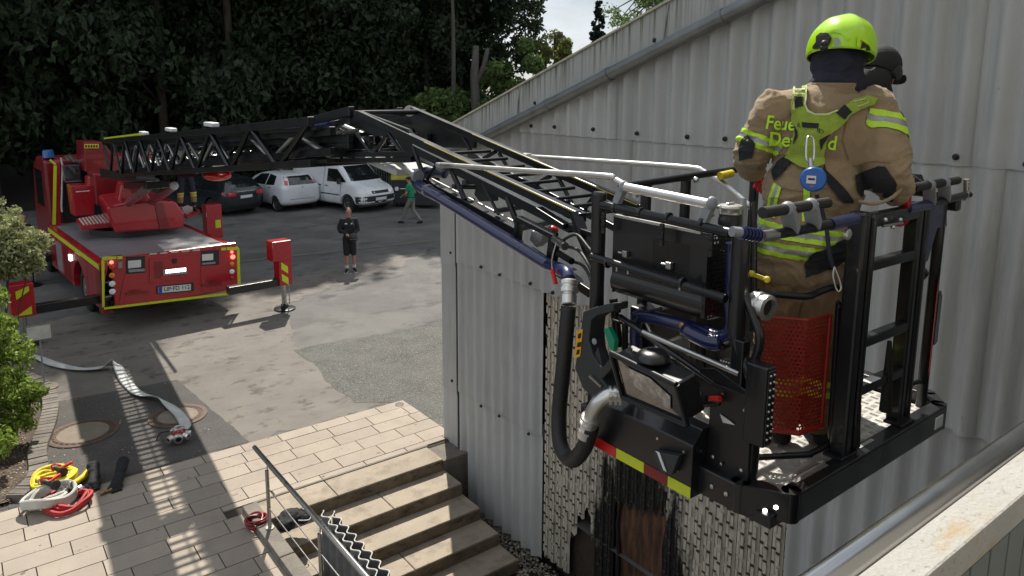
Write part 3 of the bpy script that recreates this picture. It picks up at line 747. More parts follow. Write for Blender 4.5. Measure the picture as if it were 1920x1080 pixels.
# ------------------------------------------------------------------ parapet and handrail we look over
pp=thing('parapet','balcony parapet with stained pale coping and dark green panels','parapet',(1.6,.55,3.0))
MB().b2((.3,.497,4.02),(6,.578,4.09)).build('coping','coping',pp,bevel=.006)
for i in range(28):
    x0=.55+.10*i
    MB().b2((x0+.004,.505,2.6),(x0+.096,.525,4.008)).build('panel','panel_green',pp,bevel=.003)
MB().b2((.3,.53,2.6),(6,.56,4.015)).build('backing','void',pp)
ra=at(1568,1080,Y=.46); rb_=at(1920,808,Y=.46); RAILA=ra+(rb_-ra)*-1.2; RAILB=ra+(rb_-ra)*6; RAILA.y=RAILB.y=.46; RAILA.z=RAILB.z=(ra.z+rb_.z)/2
gr=thing('parapet_handrail','thick polished steel handrail in front of the pale coping','handrail',(1.6,.62,4.1))
MB().tube([RAILA,RAILB],.0205,28).build('top_rail','rail_steel',gr,smooth=60)
for x in (.45,3.2,5.2):
    MB().cyl((x,.465,RAILA.z-.01),(x,.475,3.38),.010,n=10).build('support','steel',gr,smooth=50)

# the building whose balcony we stand on: its wall is behind the camera
hb=thing('balcony_building','rendered building carrying the balcony with the steel handrail','building',(0,-3,-.85))
mat('render_wall',(.30,.29,.27),.9,var=.1,bump=.2)
MB().b2((-5,-9,LOW),(5.0,-1.3,10.5)).build('wall','render_wall',hb)
MB().b2((-1.2,-1.3,3.2),(5.1,.50,3.38)).build('balcony_slab','render_wall',hb)
# ================================================================== VEGETATION
def leafcard(b, c, s, nrm, rnd):
    a,bb=frame(nrm); t=rnd.uniform(0,6.28); u=a*cos(t)+bb*sin(t); w_=u.cross(nrm)
    b.add([c-u*s, c+w_*s*.5+nrm*s*.12, c+u*s, c-w_*s*.5+nrm*s*.12],[(0,1,2,3)])
def crown(clumps, per, size, seed, flat=.6, up=.4):
    r=random.Random(seed); b=MB()
    for (c,rad) in clumps:
        for _ in range(int(per)):
            d=V((r.gauss(0,1),r.gauss(0,1),r.gauss(0,1)*flat)).normalized()*rad*(r.random()**.4)
            n=V((r.gauss(0,1),r.gauss(0,1),r.gauss(0,.7)+up)).normalized()
            leafcard(b,V(c)+d,size*r.uniform(.6,1.3),n,r)
    return b
def tree_clumps(h, z0, rad, n, seed, cone=False):
    if cone: n=n*3
    r=random.Random(seed); out=[]
    for i in range(n):
        t=(i+.5)/n; z=z0+(h-z0)*t
        if cone: rr=rad*(1-t)*1.0+.15
        else: rr=rad*max(.2,sin(pi*min(1,.18+.80*t)))
        a=r.uniform(0,2*pi); q=rr*(r.random()**(.5 if not cone else .35))*(1 if not cone else .8)
        out.append((V((cos(a)*q,sin(a)*q,z+r.uniform(-.5,.5))),r.uniform(.55,1.15)*(rad*.28 if not cone else max(.14,rr*.30))))
    return out
def make_tree(name,label,cat,h,z0,rad,n,per,size,seed,lm,bark='bark',cone=False,tr=.22,limbs=9,group=None,lean=(0,0)):
    t=thing(name,label,cat,(0,0,0),0,group)
    cl=tree_clumps(h,z0,rad,n,seed,cone); r=random.Random(seed+1)
    m=MB(); pts=[V((lean[0]*k/8+r.uniform(-.08,.08),lean[1]*k/8+r.uniform(-.08,.08),h*.93*k/8)) for k in range(9)]; pts[0]=V((0,0,-.3))
    m.tube(pts,[tr*(1-.85*k/8) for k in range(9)],8)
    for c,rad_ in r.sample(cl,min(limbs,len(cl))):
        z=max(z0*.6,c.z-r.uniform(.6,2.0)); k=min(7,int(z/(h*.93)*8)); p=pts[k].lerp(pts[k+1],.5)
        m.tube([p,(p+c)/2+V((0,0,.2)),c],[tr*.3,tr*.16,tr*.06],5)
    m.build('trunk',bark,t,smooth=180,fixn=False)
    crown(cl,per,size,seed,up=(.2 if not cone else 0)).build('crown',lm,t,fixn=False)
    return t
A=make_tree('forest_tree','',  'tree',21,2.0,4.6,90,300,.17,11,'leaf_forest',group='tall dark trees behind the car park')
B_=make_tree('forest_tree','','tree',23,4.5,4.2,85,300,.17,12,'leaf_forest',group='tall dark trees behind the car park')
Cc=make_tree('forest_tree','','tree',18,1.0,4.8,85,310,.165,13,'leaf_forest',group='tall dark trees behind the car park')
spots=[]; rr=random.Random(5)
for i,px in enumerate(range(-150,850,55)):
    spots.append((px+rr.uniform(-15,15),rr.uniform(38,42) if px>120 else rr.uniform(36,40)))
for i,px in enumerate(range(-200,830,80)): spots.append((px+rr.uniform(-20,20),rr.uniform(46,54)))
protos=[A,B_,Cc]; used=set()
tt=tree_of(A)
LAB='tall dark leafy tree in the dense wood behind the car park'
k=0
for px,D in spots:
    p=at(px,300,D=D); p.z=0
    j=k%3; o=protos[j]
    if j in used: o=copy_tree(o,None,tt)
    used.add(j)
    o.location=(p.x,p.y,max(0,(p.y-34))*.06-.2); o.rotation_euler.z=rr.uniform(0,6.28); s=rr.uniform(.88,1.15); 
    if px>780: s*=.86
    o.scale=(s,s,s*rr.uniform(.95,1.08)); o['label']=LAB; k+=1
for px,D,s in ((862,41,.92),(850,43,1.05),(800,38.5,.95),(740,40,1.0),(690,38,1.0)):
    p=at(px,300,D=D); o=copy_tree(A,None,tt); o.location=(p.x,p.y,0); o.scale=(s,s,s); o['label']=LAB
# shade trees beyond the frame's view of the lot edge
for i,x in enumerate((-9,-5.5,-2,1.2,4.6,7.8,10.8,13.6,16.2)):
    o=copy_tree(protos[i%3],None,tt); y=(36.2,37.4,36.6)[i%3]+(0 if x<14 else -1.0); o.location=(x,y,-.2); o.rotation_euler.z=i*1.3; o.scale=(1.12,1.12,1.38); o['label']=LAB
# bare pale trunk in front of the wood
setcur((0,0,0))
p=at(852,300,D=34.5); p.z=0
t=make_tree('slender_tree','slender pale-trunked tree rising in front of the dark wood, its crown above','tree',17,10.0,2.2,16,220,.2,31,'leaf_mid','bark_pale',tr=.15,limbs=6); t.location=p; t.rotation_euler.z=1
p=at(893,300,D=33.5); p.z=0
t=thing('tree_snag','pale broken tree stump standing among the bushes','tree snag',(0,0,0)); m=MB()
m.tube([(0,0,0),(.05,0,3),(-.05,.05,5.6),(.0,0,6.9)],[.28,.22,.20,.13],8); m.tube([(0,0,5.2),(.3,-.2,6.0),(.42,-.3,6.8)],[.14,.12,.09],7); m.build('trunk','bark_pale',t,smooth=180); t.location=p
# bushes at the right edge of the lot
def bush(name,label,loc,r3,n,per,size,seed,lm,group=None,cat='bush',stems=8,z0=0):
    t=thing(name,label,cat,loc,0,group); rb=random.Random(seed); cl=[]
    for i in range(n):
        d=V((rb.gauss(0,1),rb.gauss(0,1),abs(rb.gauss(0,1))*1.0)).normalized()*(rb.random()**.35)
        cl.append((V((loc[0]+d.x*r3[0],loc[1]+d.y*r3[1],loc[2]+.15+z0+d.z*r3[2])),rb.uniform(.6,1.2)*min(r3)*.33))
    if 'leaf_mid'!=lm:
        for i in range(n):
            c,q_=cl[i]; d=(c-V((loc[0],loc[1],loc[2]+z0+r3[2]*.4))).normalized(); cl.append((c+d*rb.uniform(.10,.26)+V((0,0,rb.uniform(0,.12))),rb.uniform(.06,.12)))
    b_=MB(); b_=crown(cl[:n],per,size,seed)
    if len(cl)>n:
        e_=crown(cl[n:],per*.16,size,seed+1); b_.add(e_.v,e_.f)
    b_.build('foliage',lm,t,fixn=False)
    m=MB()
    for c,_ in rb.sample(cl,min(stems,len(cl))): m.tube([V(loc)+V((rb.uniform(-.2,.2),rb.uniform(-.2,.2),-.05)),(V(loc)+c)/2,c],[.03*max(r3)/1.5,.02*max(r3)/1.5,.008],5)
    m.build('stems','bark',t,fixn=False); return t
for i,(px,D,r3,lab) in enumerate(((830,35.5,(2.4,2.0,5.0),'leafy green bush rising above the corner of the grey building'),
    (900,34.5,(2.6,2.2,6.0),'tall leafy bush behind the lower end of the grey verge'),
    (985,33.5,(2.3,2.0,7.4),'highest leafy bush, right of the others beside the sloping roof edge'),
    (770,37,(2.2,1.8,4.4),'low leafy bush behind the hinge of the ladder'))):
    p=at(px,300,D=D); bush('leafy_bush',lab,(p.x,p.y,0),r3,40,380,.15,40+i,'leaf_mid','bushes at the right edge of the car park')
for i,(px,py,D,h,lab) in enumerate(((1045,60,40,10.4,'ivy-covered broken trunk poking up against the sky'),)):
    p=at(px,300,D=D); t=thing('ivy_trunk',lab,'tree trunk',(p.x,p.y,0)); m=MB(); m.tube([(p.x,p.y,-.2),(p.x+.1,p.y,5),(p.x,p.y+.1,8.0)],[.4,.32,.26],9); m.build('trunk','bark',t,smooth=180)
    cl=[(V((p.x+.35*sin(q*2.3),p.y+.35*cos(q*2.3),2+q*.36)),.5) for q in range(17)]; crown(cl,140,.11,77).build('ivy','leaf_olive',t,fixn=False)
for i,(px,D,h,rad,lm,lab) in enumerate(((1062,37,7.0,1.6,'leaf_olive','yellowish green young tree left of the dark conifer'),(1020,38,7.4,1.6,'leaf_olive','sunlit yellow-green tree behind the sloping verge'),(1105,36,6.6,1.6,'leaf_mid','young green tree just right of the conifer'),(1160,36,5.8,1.5,'leaf_mid','small tree peeking over the middle of the roof edge'))):
    p=at(px,300,D=D); t=make_tree('young_tree',lab,'tree',h,1.5,rad,26,260,.13,60+i,lm,tr=.12,limbs=12); t.location=(p.x,p.y,0)
p=at(1116,300,D=60); t=make_tree('conifer','dark pointed conifer standing against the pale sky','conifer',11.7,2,2.6,60,120,.12,71,'leaf_conifer',cone=True,tr=.2,limbs=20); t.location=(p.x,p.y,0)
# branches of a tree overhanging the roof edge
p=at(1350,300,D=24); t=thing('overhanging_tree','tree whose thin leafy branches hang over the sloping roof edge','tree',(p.x,p.y,0)); m=MB(); cl=[]
m.tube([(p.x,p.y,0),(p.x+.2,p.y,5),(p.x,p.y,9.5),(p.x,p.y,12)],[.3,.25,.18,.1],8)
for q,(tx,ty) in enumerate(((1145,22),(1165,35),(1190,30),(1205,8),(1225,20),(1180,45),(1240,5),(1250,25),(1215,40),(1155,45))):
    e=at(tx,ty,D=22.5+.25*q); s=V((p.x,p.y,8.5+.2*q)); m.tube([s,(s+e)/2+V((0,0,.5)),e],[.06,.04,.012],5); cl.append((e,.30)); cl.append((s.lerp(e,.75)+V((0,0,.15)),.28))
m.build('trunk','bark',t,fixn=False); cl += [(V((p.x+R.uniform(-.5,2.5),p.y+R.uniform(-2.5,.5),R.uniform(10.5,14))),1.0) for _ in range(14)]
crown(cl,110,.06,81).build('crown','leaf_mid',t,fixn=False)
# undergrowth and bank at the foot of the wood
ug=MB(); ru=random.Random(9)
for i in range(15000):
    px=ru.uniform(-150,1000); D=ru.uniform(34.2,42); q=at(px,300,D=D); z=abs(ru.gauss(0,1.1))
    if q.y<33 and px<700: continue
    leafcard(ug,V((q.x,q.y,z)),ru.uniform(.12,.3),V((ru.gauss(0,1),ru.gauss(0,1),ru.gauss(0,.6)+.4)).normalized(),ru)
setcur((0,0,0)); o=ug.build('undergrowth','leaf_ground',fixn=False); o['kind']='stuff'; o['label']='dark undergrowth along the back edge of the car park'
bk_=MB(); gx=[-60,-30,-10,0,10,20,30,45,80]
rows=[(35.5,.02),(38,.5),(44,2.0),(60,5.5),(95,8),(160,10)]
bk_.add([(x,y,z-(.0 if x<22 else (x-22)*.08*z/3)) for y,z in rows for x in gx],[(j*9+i,j*9+i+1,(j+1)*9+i+1,(j+1)*9+i) for j in range(5) for i in range(8)])
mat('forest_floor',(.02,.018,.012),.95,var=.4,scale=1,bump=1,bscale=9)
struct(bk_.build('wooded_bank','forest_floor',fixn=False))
# hedges on the left
SPRIG=True
def hedge(name,label,loc,r3,n,per,size,seed,lm,z0=0):
    return bush(name,label,loc,r3,n,per,size,seed,lm,cat='hedge',stems=5,z0=z0)
hedge('hedge','bright green sunlit shrub at the left edge in front of the manhole',(-.34,12.0,.05),(.90,1.25,2.55),100,380,.042,91,'leaf_hedge')
q=at(-22,468,D=12.3)
hedge('shrub','cream and green variegated shrub beside the fire engine',(q.x,q.y,.05),(.85,.70,.95),90,330,.042,92,'leaf_cream',z0=q.z-.62)
# ================================================================== PARKED CARS AND BINS (built along +y, nose at +y)
def loft(secs, subs=1):
    m=MB(); n=len(secs[0]); vs=[p for s in secs for p in s]
    fs=[(i*n+k,i*n+(k+1)%n,(i+1)*n+(k+1)%n,(i+1)*n+k) for i in range(len(secs)-1) for k in range(n)]
    fs+=[tuple(range(n-1,-1,-1)),tuple(range((len(secs)-1)*n,len(secs)*n))]
    m.add(vs,fs); return m
def car(name,label,loc,rz,st,paint,wheels,wr,scale,windows,extras,W):
    t=thing(name,label,'car' if 'van' not in name else 'van',loc,rz,cur=False); t.scale=(scale,)*3
    secs=[]
    for (y,zb,zs,wl_,wb,ztop,wt) in st:
        h=[(0,zb),(wl_-.10,zb),(wl_,zb+.10),(wl_+.03,(zb+zs)/2),(wb,zs),(wb-.02,zs+.03),(wt,ztop-.07),(wt-.10,ztop-.01),(0,ztop+.02)]
        secs.append([V((-x,y,z)) for x,z in h]+[V((x,y,z)) for x,z in h[-2:0:-1]])
    m=loft(secs); me=m.mesh('raw'); o=bpy.data.objects.new('body',me); COL.objects.link(o)
    bm=bmesh.new(); bm.from_mesh(me); bmesh.ops.recalc_face_normals(bm,faces=bm.faces); bm.to_mesh(me); bm.free()
    s=o.modifiers.new('s','SUBSURF'); s.levels=2; s.render_levels=2
    cut=MB()
    for yw in wheels:
        for sx in (-1,1): cut.cyl((sx*(W/2-.24),yw,wr),(sx*(W/2+.3),yw,wr),wr+.055,n=28)
    co=cut.build('cut',None); b=o.modifiers.new('b','BOOLEAN'); b.object=co; b.operation='DIFFERENCE'; b.solver='EXACT'
    bpy.context.view_layer.update()
    me2=bpy.data.meshes.new_from_object(o.evaluated_get(bpy.context.evaluated_depsgraph_get())); bpy.data.objects.remove(o); bpy.data.objects.remove(co)
    me2.name='body'; me2.materials.clear(); me2.materials.append(M[paint]); me2.shade_smooth(); sharp(me2,35)
    body=bpy.data.objects.new('body',me2); COL.objects.link(body); body.parent=t
    bv=bvh_of(body)
    for nm,side,pts,mt in windows+extras:
        if side in 'LR':
            s=-1 if side=='L' else 1
            # looking at the side: u axis chosen so that normal points outwards
            U=V((0,-1,0)) if side=='L' else V((0,1,0)); U=V((0,-s*-1,0))
            org=V((s*2,0,0)); Uv=V((0,s,0)); bm=poly_bm([(s*y,z) for y,z in pts]); N=Uv.cross(V((0,0,1)))
            drape(bm,org,Uv,V((0,0,1)),bv,nm,mt,t,off=.006,grid=.12,maxd=3,back=0)
        elif side=='B':
            drape(poly_bm(pts),V((0,-1.5,0)),V((1,0,0)),V((0,0,1)),bv,nm,mt,t,off=.008,grid=.12,maxd=4,back=0)
        elif side=='F':
            drape(poly_bm([(-x,z) for x,z in pts]),V((0,6.5,0)),V((-1,0,0)),V((0,0,1)),bv,nm,mt,t,off=.008,grid=.12,maxd=4.5,back=0)
    for yw in wheels:
        for sx in (-1,1):
            wbm=MB().lathe((sx*(W/2-.20),yw,wr),(sx,0,0),[(0,wr*.7),(.01,wr*.96),(.03,wr),(.17,wr),(.195,wr*.95),(.205,wr*.66),(.17,wr*.62)],28); w_=wbm.build('wheel','tyre',t,smooth=30)
            r=MB(); cx=sx*(W/2-.03)
            r.lathe((sx*(W/2-.06),yw,wr),(sx,0,0),[(0,wr*.64),(.04,wr*.66),(.045,wr*.60),(.01,wr*.56)],24); r.cyl((cx-sx*.04,yw,wr),(cx+sx*.0,yw,wr),.07,n=12)
            for q in range(8):
                a=2*pi*q/8; d=V((0,cos(a),sin(a))); r.beam(V((cx-sx*.01,yw,wr))+d*.05,V((cx-sx*.02,yw,wr))+d*wr*.6,.028,.03,(1,0,0))
            r.build('rim','rim_alu',w_,smooth=30)
    MB().b2((-W/2+.15,.25,.22),(W/2-.15,st[-1][0]-.3,.4)).build('underbody','trim_black',t)
    return t
def rect(x0,x1,z0,z1): return [(x0,z0),(x1,z0),(x1,z1),(x0,z1)]
# grey estate: rear at y=0
st=[(0.0,.42,.86,.66,.70,1.02,.60),(.05,.30,.92,.82,.84,1.08,.68),(.30,.24,.95,.88,.88,1.36,.66),(.65,.22,.96,.90,.90,1.46,.66),(1.6,.20,.97,.90,.90,1.50,.68),(2.6,.20,.97,.90,.90,1.48,.68),(3.15,.20,.98,.90,.89,1.30,.70),(3.65,.22,.96,.89,.86,1.03,.74),(4.3,.24,.88,.86,.80,.92,.62),(4.62,.32,.74,.70,.62,.80,.45)]
wins=[('side_window','L',[(.55,1.0),(.75,1.35),(1.55,1.40),(1.55,.99)],'glass_dark'),('side_window','L',[(1.62,.99),(1.62,1.40),(2.45,1.38),(2.5,.99)],'glass_dark'),('side_window','L',[(2.56,.99),(2.52,1.37),(2.85,1.28),(3.35,1.02)],'glass_dark'),
 ('rear_window','B',[(-.60,1.05),(.60,1.05),(.52,1.36),(-.52,1.36)],'glass_dark'),('windscreen','F',[(-.66,1.06),(.66,1.06),(.55,1.38),(-.55,1.38)],'glass_dark')]
ex=[('tail_light','B',[(-.82,.78),(-.44,.80),(-.44,.90),(-.82,.96)],'lens_red'),('tail_light','B',[(.82,.78),(.44,.80),(.44,.90),(.82,.96)],'lens_red'),('tail_light','L',[(.03,.80),(.26,.88),(.24,.96),(.03,.95)],'lens_red'),
 ('number_plate','B',rect(-.26,.26,.68,.79),'plate_white'),('rear_bumper_trim','B',rect(-.7,.7,.30,.42),'trim_black'),('chrome_strip','B',rect(-.4,.4,.93,.95),'steel'),('door_handle','L',rect(1.7,1.86,.84,.87),'steel'),('door_seam','L',rect(1.585,1.597,.35,.98),'trim_black')]
p=at(425,411,Z=0)
car('estate_car','dark grey estate car parked left of the white hatchback',(8.85+.2,29.25,0),radians(19),st,'grey_car',[.92,3.7],.335,1.05,wins,ex,1.80)
# white hatchback
st=[(0.0,.45,.86,.62,.64,1.05,.56),(.05,.30,.92,.78,.80,1.12,.62),(.22,.24,.98,.84,.84,1.36,.60),(.5,.22,.98,.85,.85,1.47,.61),(1.4,.20,.97,.85,.85,1.50,.62),(2.2,.20,.96,.85,.85,1.46,.62),(2.75,.20,.96,.85,.84,1.24,.66),(3.2,.22,.95,.84,.81,1.0,.70),(3.7,.25,.86,.80,.74,.90,.55),(3.98,.34,.72,.62,.56,.78,.4)]
wins=[('side_window','L',[(.70,1.04),(.80,1.36),(1.32,1.42),(1.32,1.0)],'glass_dark'),('side_window','L',[(1.39,1.0),(1.39,1.42),(2.05,1.38),(2.62,1.0)],'glass_dark'),
 ('rear_window','B',[(-.55,1.06),(.55,1.06),(.47,1.38),(-.47,1.38)],'glass_dark'),('windscreen','F',[(-.62,1.03),(.62,1.03),(.5,1.36),(-.5,1.36)],'glass_dark')]
ex=[('tail_light','B',[(-.70,1.06),(-.585,1.06),(-.50,1.36),(-.58,1.36)],'lens_red'),('tail_light','B',[(.70,1.06),(.585,1.06),(.50,1.36),(.58,1.36)],'lens_red'),
 ('number_plate','B',rect(-.26,.26,.56,.67),'plate_white'),('boot_seam','B',rect(-.55,.55,.50,.512),'trim_black'),('badge','B',rect(-.04,.04,.93,1.0),'steel'),('door_handle','L',rect(.95,1.08,.90,.935),'trim_black'),('door_handle','L',rect(1.85,1.98,.88,.915),'trim_black'),('door_seam','L',rect(1.35,1.362,.32,1.0),'trim_black'),('door_seam','L',rect(2.55,2.562,.32,.95),'trim_black')]
car('hatchback_car','small white five-door hatchback parked between the grey estate and the van',(11.25,29.0,0),radians(9),st,'white_paint',[.62,3.15],.30,1.05,wins,ex,1.70)
# white delivery van, nose towards us
st=[(0.0,.40,1.0,.74,.76,1.70,.66),(.06,.28,1.02,.84,.85,1.78,.72),(.6,.24,1.02,.88,.88,1.84,.74),(2.0,.22,1.02,.88,.88,1.86,.74),(2.7,.22,1.02,.88,.88,1.84,.74),(3.1,.22,1.02,.88,.87,1.62,.72),(3.55,.24,1.02,.88,.85,1.18,.74),(4.0,.26,.94,.86,.80,1.02,.64),(4.32,.30,.80,.80,.70,.88,.5),(4.42,.40,.70,.62,.56,.74,.4)]
wins=[('side_window','R',[(2.35,1.08),(2.35,1.56),(2.85,1.56),(3.42,1.10)],'glass_dark'),('windscreen','F',[(-.70,1.15),(.70,1.15),(.58,1.66),(-.58,1.66)],'glass_dark')]
ex=[('headlight','F',[(-.78,.74),(-.44,.72),(-.46,.84),(-.74,.92)],'glass_lamp'),('headlight','F',[(.78,.74),(.44,.72),(.46,.84),(.74,.92)],'glass_lamp'),('headlight','R',[(4.02,.74),(4.30,.72),(4.2,.84),(3.98,.88)],'glass_lamp'),
 ('grille','F',rect(-.40,.40,.72,.82),'trim_black'),('front_bumper','F',rect(-.84,.84,.26,.64),'trim_black'),('front_bumper','R',rect(3.98,4.40,.30,.62),'trim_black'),('number_plate','F',rect(-.26,.26,.46,.57),'plate_white'),
 ('rubbing_strip','R',rect(.1,1.95,.60,.64),'trim_black'),('rubbing_strip','R',rect(2.02,3.1,.60,.64),'trim_black'),('door_seam','R',rect(2.15,2.165,.30,1.75),'trim_black'),('door_seam','R',rect(3.15,3.165,.35,1.05),'trim_black'),('door_handle','R',rect(1.85,2.02,.90,.94),'trim_black'),('door_handle','R',rect(2.25,2.42,.90,.94),'trim_black')]
dx=V((.25,-.97,0)).normalized(); rz=atan2(-dx.x,dx.y)
fr=at(735,386,Z=0); base=V((12.55,31.65,0))
vn=car('delivery_van','white panel van with black bumper parked nose-out right of the hatchback',base,rz,st,'white_paint',[.85,3.55],.32,1.10,wins,ex,1.78)
m=MB(); m.box((.98,3.2,1.14),(.14,.10,.20)); m.build('wing_mirror','trim_black',vn,bevel=.03)
# waste container
mat('lid_yellow',(.30,.27,.03),.5,var=.2)
p=at(765,386,Z=0)
wc=thing('waste_container','dark grey wheeled waste container with a yellow lid right of the van','bin',p,radians(-30),cur=False)
MB().prism([(-.62,-.45,.18),(.62,-.45,.18),(.68,-.5,1.18),(-.68,-.5,1.18)],(0,.95,0)).build('container_body','dark_plastic',wc,bevel=.04)
MB().prism([(-.70,-.52,1.20),(-.70,-.30,1.34),(-.70,.0,1.40),(-.70,.30,1.34),(-.70,.5,1.20)],(1.4,0,0)).build('lid','lid_yellow',wc,bevel=.03)
MB().b2((-.72,-.54,1.12),(.72,.5,1.20)).build('rim_edge','dark_plastic',wc,bevel=.01)
MB().lathe((-.45,-.515,.82),(0,-1,0),[(0,.09),(.003,.09)],20).build('emblem','plate_white',wc)
MB().b2((-.30,-.52,.80),(-.02,-.508,.84)).build('lettering_strip','plate_white',wc)
for sx in(-.5,.5):
    for y in (-.3,.3): MB().cyl((sx-.02,y,.10),(sx+.02,y,.10),.10,n=14).build('castor','tyre',wc)
mp_=at(800,389,Z=0)
w2=thing('waste_container','dark wheeled bin half hidden behind the man in the green shirt','bin',mp_,radians(-34),cur=False)
MB().prism([(-.5,-.4,.15),(.5,-.4,.15),(.56,-.44,1.05),(-.56,-.44,1.05)],(0,.8,0)).build('container_body','dark_plastic',w2,bevel=.03)
MB().b2((-.58,-.47,1.05),(.58,.42,1.13)).build('lid','trim_black',w2,bevel=.02)
# steel barrier fence behind the van
p=at(712,372,Z=0)
fb=thing('mesh_barrier','dark steel barrier with a rounded top behind the van bonnet','barrier',p,radians(-30),cur=False)
MB().tube([(-.55,0,0),(-.55,0,1.7),(-.48,0,1.85),(.48,0,1.85),(.55,0,1.7),(.55,0,0)],.03,8).build('barrier_frame','grey_plastic',fb,smooth=50)
for k in range(9): MB().cyl((-.44+.11*k,0,.1),(-.44+.11*k,0,1.84),.009,n=6).build('bar','grey_plastic',fb)
# bicycles
def bicycle(loc,rz,label):
    t=thing('bicycle',label,'bicycle',loc,rz,'bicycles by the bins',cur=False)
    for y in (-.52,.52):
        w_=MB(); pts=[(0,y+.33*cos(a),.34+.33*sin(a)) for a in [2*pi*k/24 for k in range(25)]]; w_.tube(pts,.018,6,cap=False); q=w_.build('wheel','tyre',t)
        s=MB(); [s.cyl((0,y,.34),(0,y+.32*cos(a),.34+.32*sin(a)),.004,n=4) for a in [2*pi*k/10 for k in range(10)]]; s.build('spokes','steel',q)
    f=MB(); bb=(0,-.08,.30); hd=(0,.36,.82); se=(0,-.22,.80)
    for a,b in ((bb,hd),(se,(0,.34,.86)),(bb,se),(bb,(0,-.52,.34)),(se,(0,-.52,.34)),((0,.38,.86),(0,.52,.34)),(se,(0,-.25,.95)),((0,.34,.9),(0,.33,1.0))): f.cyl(a,b,.016,n=8)
    f.tube([(-.28,.2,1.0),(-.05,.34,1.02),(.05,.34,1.02),(.28,.2,1.0)],.014,6); f.build('frame','grey_plastic',t,smooth=50)
    MB().ell((0,-.26,.97),(.07,.13,.035)).build('saddle','rubber',t,smooth=180)
bicycle(at(826,388,Z=0),radians(60),'dark bicycle parked behind the man in the green shirt')
# ================================================================== FIRE ENGINE (local axes: x right, y forward, origin under the middle of the tail)
TH=radians(4.0); TO=V((3.47,16.47,0)); TEX=V((cos(TH),sin(TH),0)); TFW=V((-sin(TH),cos(TH),0))
def TL(px,py,y=None,x=None,z=None):
    d=RM.transposed() @ V(((px-960)/FPX,(py-CY)/FPX,1)); e=EYE-TO
    if y is not None: t=(y-e.dot(TFW))/d.dot(TFW)
    elif x is not None: t=(x-e.dot(TEX))/d.dot(TEX)
    else: t=(z-e.z)/d.z
    q=e+d*t; return V((q.dot(TEX),q.dot(TFW),q.z))
ft=thing('fire_engine','red turntable fire engine with yellow edge stripes on extended outriggers','fire engine',TO,TH,cur=False)
HW=1.37
MB().b2((-1.05,.15,.55),(1.05,7.5,.95)).build('chassis','trim_black',ft)
# body sides
for s in (-1,1):
    x=s*HW
    for y0,y1 in ((.42,1.25),(2.95,3.75),(3.80,4.60),(4.65,5.35)):
        MB().b2((x-s*.12,y0,.48),(x,y1,1.32)).build('side_locker','red_paint',ft,bevel=.015)
        if y0!=.42: MB().b2((x,y0+.08,.56),(x+s*.008,y1-.08,1.26)).build('roller_shutter','deck_alu' if y0==3.80 else 'red_dark',ft)
    m=MB(); arch=[(x-s*.12,1.27+.0,.95)]
    P=[(1.27,.48),(1.27,1.32),(2.93,1.32),(2.93,.48),(2.72,.48)]+[(2.1+.62*cos(a),.55+.62*sin(a)) for a in [pi*k/10 for k in range(0,11)]]+[(1.48,.48)]
    m.prism([(x-s*.12,yy,zz) for yy,zz in P],(s*.12,0,0)); m.build('wheel_arch','red_paint',ft)
    MB().b2((x-s*.14,.03,1.33),(x+s*.005,5.4,1.50)).build('edge_rail','red_paint',ft,bevel=.01)
    MB().b2((x+s*.006,.05,1.36),(x+s*.012,5.38,1.46)).build('edge_stripe','neon_yellow',ft)
    for yw in (2.1,6.9):
        w_=MB().lathe((s*(HW-.42),yw,.52),(s,0,0),[(0,.30),(.02,.47),(.05,.52),(.28,.52),(.32,.46),(.33,.30),(.27,.27)],28).build('wheel','tyre',ft,smooth=30)
        MB().lathe((s*(HW-.16),yw,.52),(s,0,0),[(0,.28),(.05,.27),(.02,.18),(.02,.12),(.08,.11),(.09,.05)],20).build('rim','rim_alu',w_,smooth=30)
    MB().b2((x,2.8,1.05),(x+s*.03,2.95,1.18)).build('side_lamp','lamp_lit',ft)
# deck
MB().b2((-HW+.14,.02,1.42),(HW-.14,5.6,1.50)).build('deck','deck_alu',ft)
for x,y in ((-1.05,.28),(-.80,.12),(-.95,.5),(.95,.30),(1.08,.55),(.85,.12)):
    MB().b2((x-.11,y-.06,1.502),(x+.11,y+.06,1.510)).build('anchor_plate','trim_black',ft)
# rear face
MB().b2((-1.16,.0,.50),(HW,.10,1.56)).build('rear_panel','red_paint',ft,bevel=.02)
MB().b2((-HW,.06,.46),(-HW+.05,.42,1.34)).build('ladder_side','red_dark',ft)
MB().b2((-HW,.1,.42),(-1.17,.42,.48)).build('tail_step','red_dark',ft)
MB().b2((-1.2,.30,.48),(-1.17,.42,1.36)).build('recess_panel','trim_black',ft)
for z in (.75,1.05): MB().b2((-HW+.05,.12,z),(-1.17,.36,z+.03)).build('footstep','deck_alu',ft)
MB().tube([(-HW+.02,.06,.95),(-HW+.06,.04,1.10),(-1.20,.03,1.52),(-1.16,.10,1.58)],.014,8).build('grab_rail','hose_red',ft,smooth=60)
def rq(pts,name,m,off=.004,th=.01,parent=None,bev=0):
    q=[TL(a,b,y=0) for a,b in pts]; b=MB(); b.prism([(p.x,-off,p.z) for p in q],(0,-th,0)); return b.build(name,m,parent or ft,bevel=bev)
def c5(*v): return [(140+v[i]/4.3636,420+v[i+1]/4.3636) for i in range(0,len(v),2)]
rq(c5(240,682,1362,545,1364,562,1362,566,240,700),'rear_stripe','neon_yellow')
rq(c5(218,300,243,300,243,680,225,680),'rear_stripe','neon_yellow')
rq(c5(1328,205,1347,205,1358,545,1332,545),'rear_stripe','neon_yellow')
rq(c5(228,268,340,262,340,284,243,296,220,300),'rear_stripe','neon_yellow')
rq(c5(350,262,390,260,390,284,350,288),'rear_stripe','neon_yellow')
